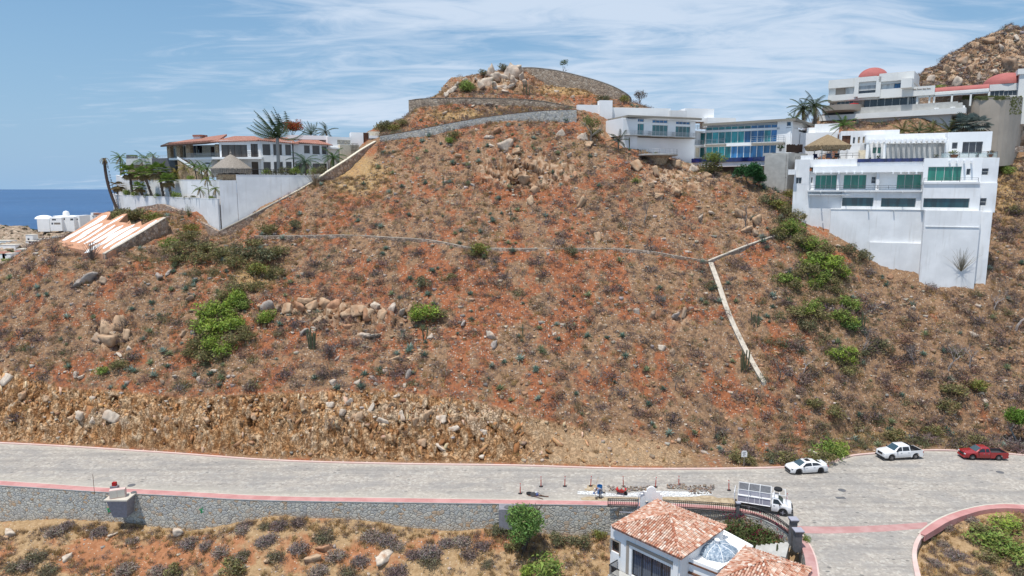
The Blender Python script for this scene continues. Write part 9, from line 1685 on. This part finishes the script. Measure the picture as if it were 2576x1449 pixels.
ledge(FRo[1], FRo[2], 'parapet', ZF+.003, ZF+.25, .05, 'bright_white'); ledge(FRo[2], FRo[3], 'parapet', ZF+.003, ZF+.25, .05, 'bright_white')
n = NB(newmat('blue_mosaic', (0.3, 0.4, 0.5), 0.5)); g = n.geo(); v = n.vor(g, 7.0, 'F1', 'Color'); s_ = n.N('ShaderNodeSeparateColor'); n.L(v, s_.inputs[0]); n.col(n.ramp(s_.outputs[0], [(0, (.13, .18, .25)), (.4, (.22, .29, .36)), (.7, (.33, .39, .45)), (1, (.46, .50, .54))]))
dc_ = onz(*c6(1762, 722), ZF); do = link('dome', MB().lathe([(1.95*math.cos(a), 0.85*math.sin(a)) for a in [i*math.pi/20 for i in range(10)]]+[(.02, .85)], n=8).mesh('dome'), 'blue_mosaic', hs, loc=tuple(Vector((dc_.x, dc_.y, ZF+.003))-o_)); 
link('lantern', MB().lathe([(.2, .78), (.2, 1.1), (.26, 1.12), (.26, 1.2), (.1, 1.32), (.02, 1.33)], n=10).mesh('lantern'), 'bright_white', do)
mb = MB()
for k in range(8): a = 2*math.pi*k/8; mb.tube([(1.97*math.cos(a)*math.cos(i*math.pi/16), 1.97*math.sin(a)*math.cos(i*math.pi/16), .87*math.sin(i*math.pi/16)) for i in range(8)], .03, 4, cap=False)
link('dome_ribs', mb.mesh('dome_ribs'), 'bright_white', do)
# second roof
Z2 = .5; L2, B2_, R2 = onz(*w6(330, 690), Z2), onz(*w6(640, 355), Z2), onz(*w6(1300, 575), Z2); F2 = L2+R2-B2_; c2_ = (L2+R2)/2; a_, b_ = ray(*w6(700, 470)); A2 = Vector((c2_.x, c2_.y, Z2+1.25))
hip_roof(hs, L2, F2, R2, B2_, A2)
mb = MB(); I = [c2_+(p-c2_)*.88 for p in (L2, F2, R2, B2_)]; mb.add([Vector((p.x, p.y, z))-o_ for z in (-9.1, Z2-.225) for p in I], [(3, 2, 1, 0), (4, 5, 6, 7), (0, 1, 5, 4), (1, 2, 6, 5), (2, 3, 7, 6), (3, 0, 4, 7)]); part('wall', mb, 'white_stucco', hs)
# concrete steps by the pillars
s0 = onz(*c6(2300, 650), -.05); st = thing('garden_steps', 'grey concrete steps leading down from the dark gate pillars', 'steps', s0, rz=math.radians(-28))
for i in range(7): part('step', MB().box(-.5-.42*(i+1)+.9, -.5-.42*i+.9-.003, -2.4+.1*i, .5, -3.2, -.15-.16*i), 'concrete', st)
cactus('small columnar cactus beside the concrete garden steps', onz(*c6(2240, 745), -.9), 1.3, 1)
# ---------------------------------------------------------------- far coast houses
fv = Fr(c8, 440, 600, 468, 980, 600, 468); B = Bld('far_villa', 'distant white villa with rounded corner and dark windows on the far coastal ridge', 'villa', fv, base=fv.w(5, 0, 5))
B.blk(445, 585, 600, 668, 0, 12, mat='bright_white', down=4); B.blk(600, 568, 750, 660, 2, 14, [(628, 585, 680, 606, 'glass_dark', 3), (652, 630, 735, 656, 'taupe', 1), (622, 630, 645, 655, 'glass_dark', 1)], mat='bright_white', down=4); B.blk(750, 560, 900, 640, 0, 14, [(770, 575, 790, 600, 'glass_dark', 1), (850, 580, 890, 605, 'glass_dark', 2)], mat='bright_white', down=6); B.blk(900, 545, 970, 635, -3, 12, [(925, 580, 945, 600, 'glass_dark', 1)], mat='bright_white', down=6); B.blk(640, 548, 960, 575, -4, 10, mat='bright_white')
c = B.f.at(535, 585, -6); link('dome', MB().lathe([(5.5*math.cos(a), 2.6*math.sin(a)) for a in [i*math.pi/16 for i in range(8)]]+[(.1, 2.6)], n=20).mesh('dome', True), 'bright_white', B.root, loc=tuple(c-B.o)); c = B.f.at(805, 560, -6); link('dome', MB().lathe([(2, 0), (2, 2.5), (1.6, 3.6), (.1, 4.2)], n=12).mesh('dome', True), 'bright_white', B.root, loc=tuple(c-B.o))
fv = Fr(c8, 1080, 560, 455, 1260, 560, 450); B = Bld('far_house', 'distant white house with terracotta roof and small round tower above the lettered slab', 'house', fv, base=fv.w(5, 0, 15)); B.blk(1090, 535, 1250, 590, 0, 12, [(1120, 550, 1135, 565, 'glass_dark', 1), (1160, 548, 1220, 562, 'glass_dark', 4)], mat='bright_white', down=5); B.pbox('roof', 1135, 514, 1260, 534, .6, 14, 'clay_roof'); B.pbox('tower', 1100, 510, 1130, 540, 1, 4, 'bright_white')
def farhit(x, y, z=None):
    px, py = c8(x, y); Y = np.arange(195, 900, .5); a, b = ray(px, py); m = np.nonzero(HF(a*Y, Y) > CAMH+b*Y)[0]; i = m[0] if len(m) else 500; return Vector((a*Y[i], Y[i], float(HF(np.array([a*Y[i]]), np.array([Y[i]]))[0])))
for x, y, w_, d_, h_, rf, lb in [(660, 838, 14, 4, 1.0, 0, 'long low white wall on the far slope left of the lettered slab'), (430, 890, 9, 6, 3, 0, 'small white-roofed house on the far slope, right of the group'), (80, 880, 10, 6, 2.5, 0, 'flat white house at the left edge, upper one'), (140, 930, 11, 7, 2.5, 0, 'flat white house at the left edge, second row'), (40, 1045, 8, 6, 3, 1, 'white house with red roof at the left edge above the green bushes'), (120, 1045, 6, 5, 3, 0, 'tiny white house right of the red-roofed one'), (300, 985, 8, 6, 2.5, 0, 'grey-white shed in the far valley'), (270, 1020, 7, 5, 2.5, 1, 'red-roofed cabin in the far valley'), (375, 690, 5, 5, 6, 0, 'white cube beside the far villa'), (890, 655, 30, 3, 2, 0, 'long pale boundary wall right of the far villa'), (500, 862, 8, 5, 2.5, 0, 'small pale house below the far slope palms')]:
    p = farhit(x, y); o = thing('far_building', lb, 'house' if 'wall' not in lb else 'wall', p); s = p.y/480; h_ *= .7
    part('wall', MB().box(-w_/2*s, w_/2*s, -d_/2, d_/2, -3, h_), 'bright_white', o); 
    part('roof', MB().hexa([(-w_/2*s-.2, -d_/2-.2, h_+.01), (w_/2*s+.2, -d_/2-.2, h_+.01), (w_/2*s+.2, d_/2+.2, h_+.01), (-w_/2*s-.2, d_/2+.2, h_+.01), (-w_/2*s+1, -d_/4, h_+(.9 if rf else .25)), (w_/2*s-1, -d_/4, h_+(.9 if rf else .25)), (w_/2*s-1, d_/4, h_+(.9 if rf else .25)), (-w_/2*s+1, d_/4, h_+(.9 if rf else .25))]), 'clay_roof' if rf else 'pale_edge', o)
    if h_ > 2: part('window', MB().box(-w_/4*s, -w_/4*s+1.2, -d_/2-.04, -d_/2-.005, .8, 1.9), 'glass_dark', o)
pts = []; sc = []; ki = []
for i in range(2600):
    u = random.uniform(-1.0, -.46); Y = random.uniform(200, 520); pts.append((u*Y, Y)); sc.append(random.uniform(1.6, 4.0))
pts = np.array(pts); zz = HF(pts[:, 0], pts[:, 1]); P_FAR = [u_leafy(c_, 60, 5, .7, .09) for c_ in ((.10, .10, .05), (.07, .10, .035), (.14, .11, .08), (.16, .13, .10))]
px_, py_ = proj(pts[:, 0], pts[:, 1], zz); m = RNG.random(len(pts)) < .62
link('far_scrub', scatter_mesh('far_scrub', P_FAR, np.column_stack([pts, zz-.2])[m], np.array(sc)[m], RNG.integers(0, 4, m.sum())), 'leafy', kind='stuff', label='dark scrub dotted over the far coastal slope', cat='scrub')
for x, y, w_, k, lb in [(950, 700, 14, 'olive', 'olive tree clump left of the lettered slab top'), (1000, 650, 12, 'olive', 'dark olive clump beside the far boundary wall'), (880, 700, 12, 'green', 'green clump on the far slope right of the villa'), (80, 1100, 16, 'bright', 'bright green bush clump at the left edge of the valley'), (30, 905, 10, 'green', 'green clump beside the upper left house'), (470, 660, 9, 'olive', 'olive clump at the foot of the far villa'), (420, 650, 9, 'dark', 'dark clump left of the far villa'), (310, 690, 10, 'olive', 'olive clump on the far ridge left of the villa')]:
    p = farhit(x, y); s = w_/FP*p.y*2.2; o = place('leafy_bush', random.choice(BU[k]), p, s, 0, lb, 'bush', lb, s*.5)
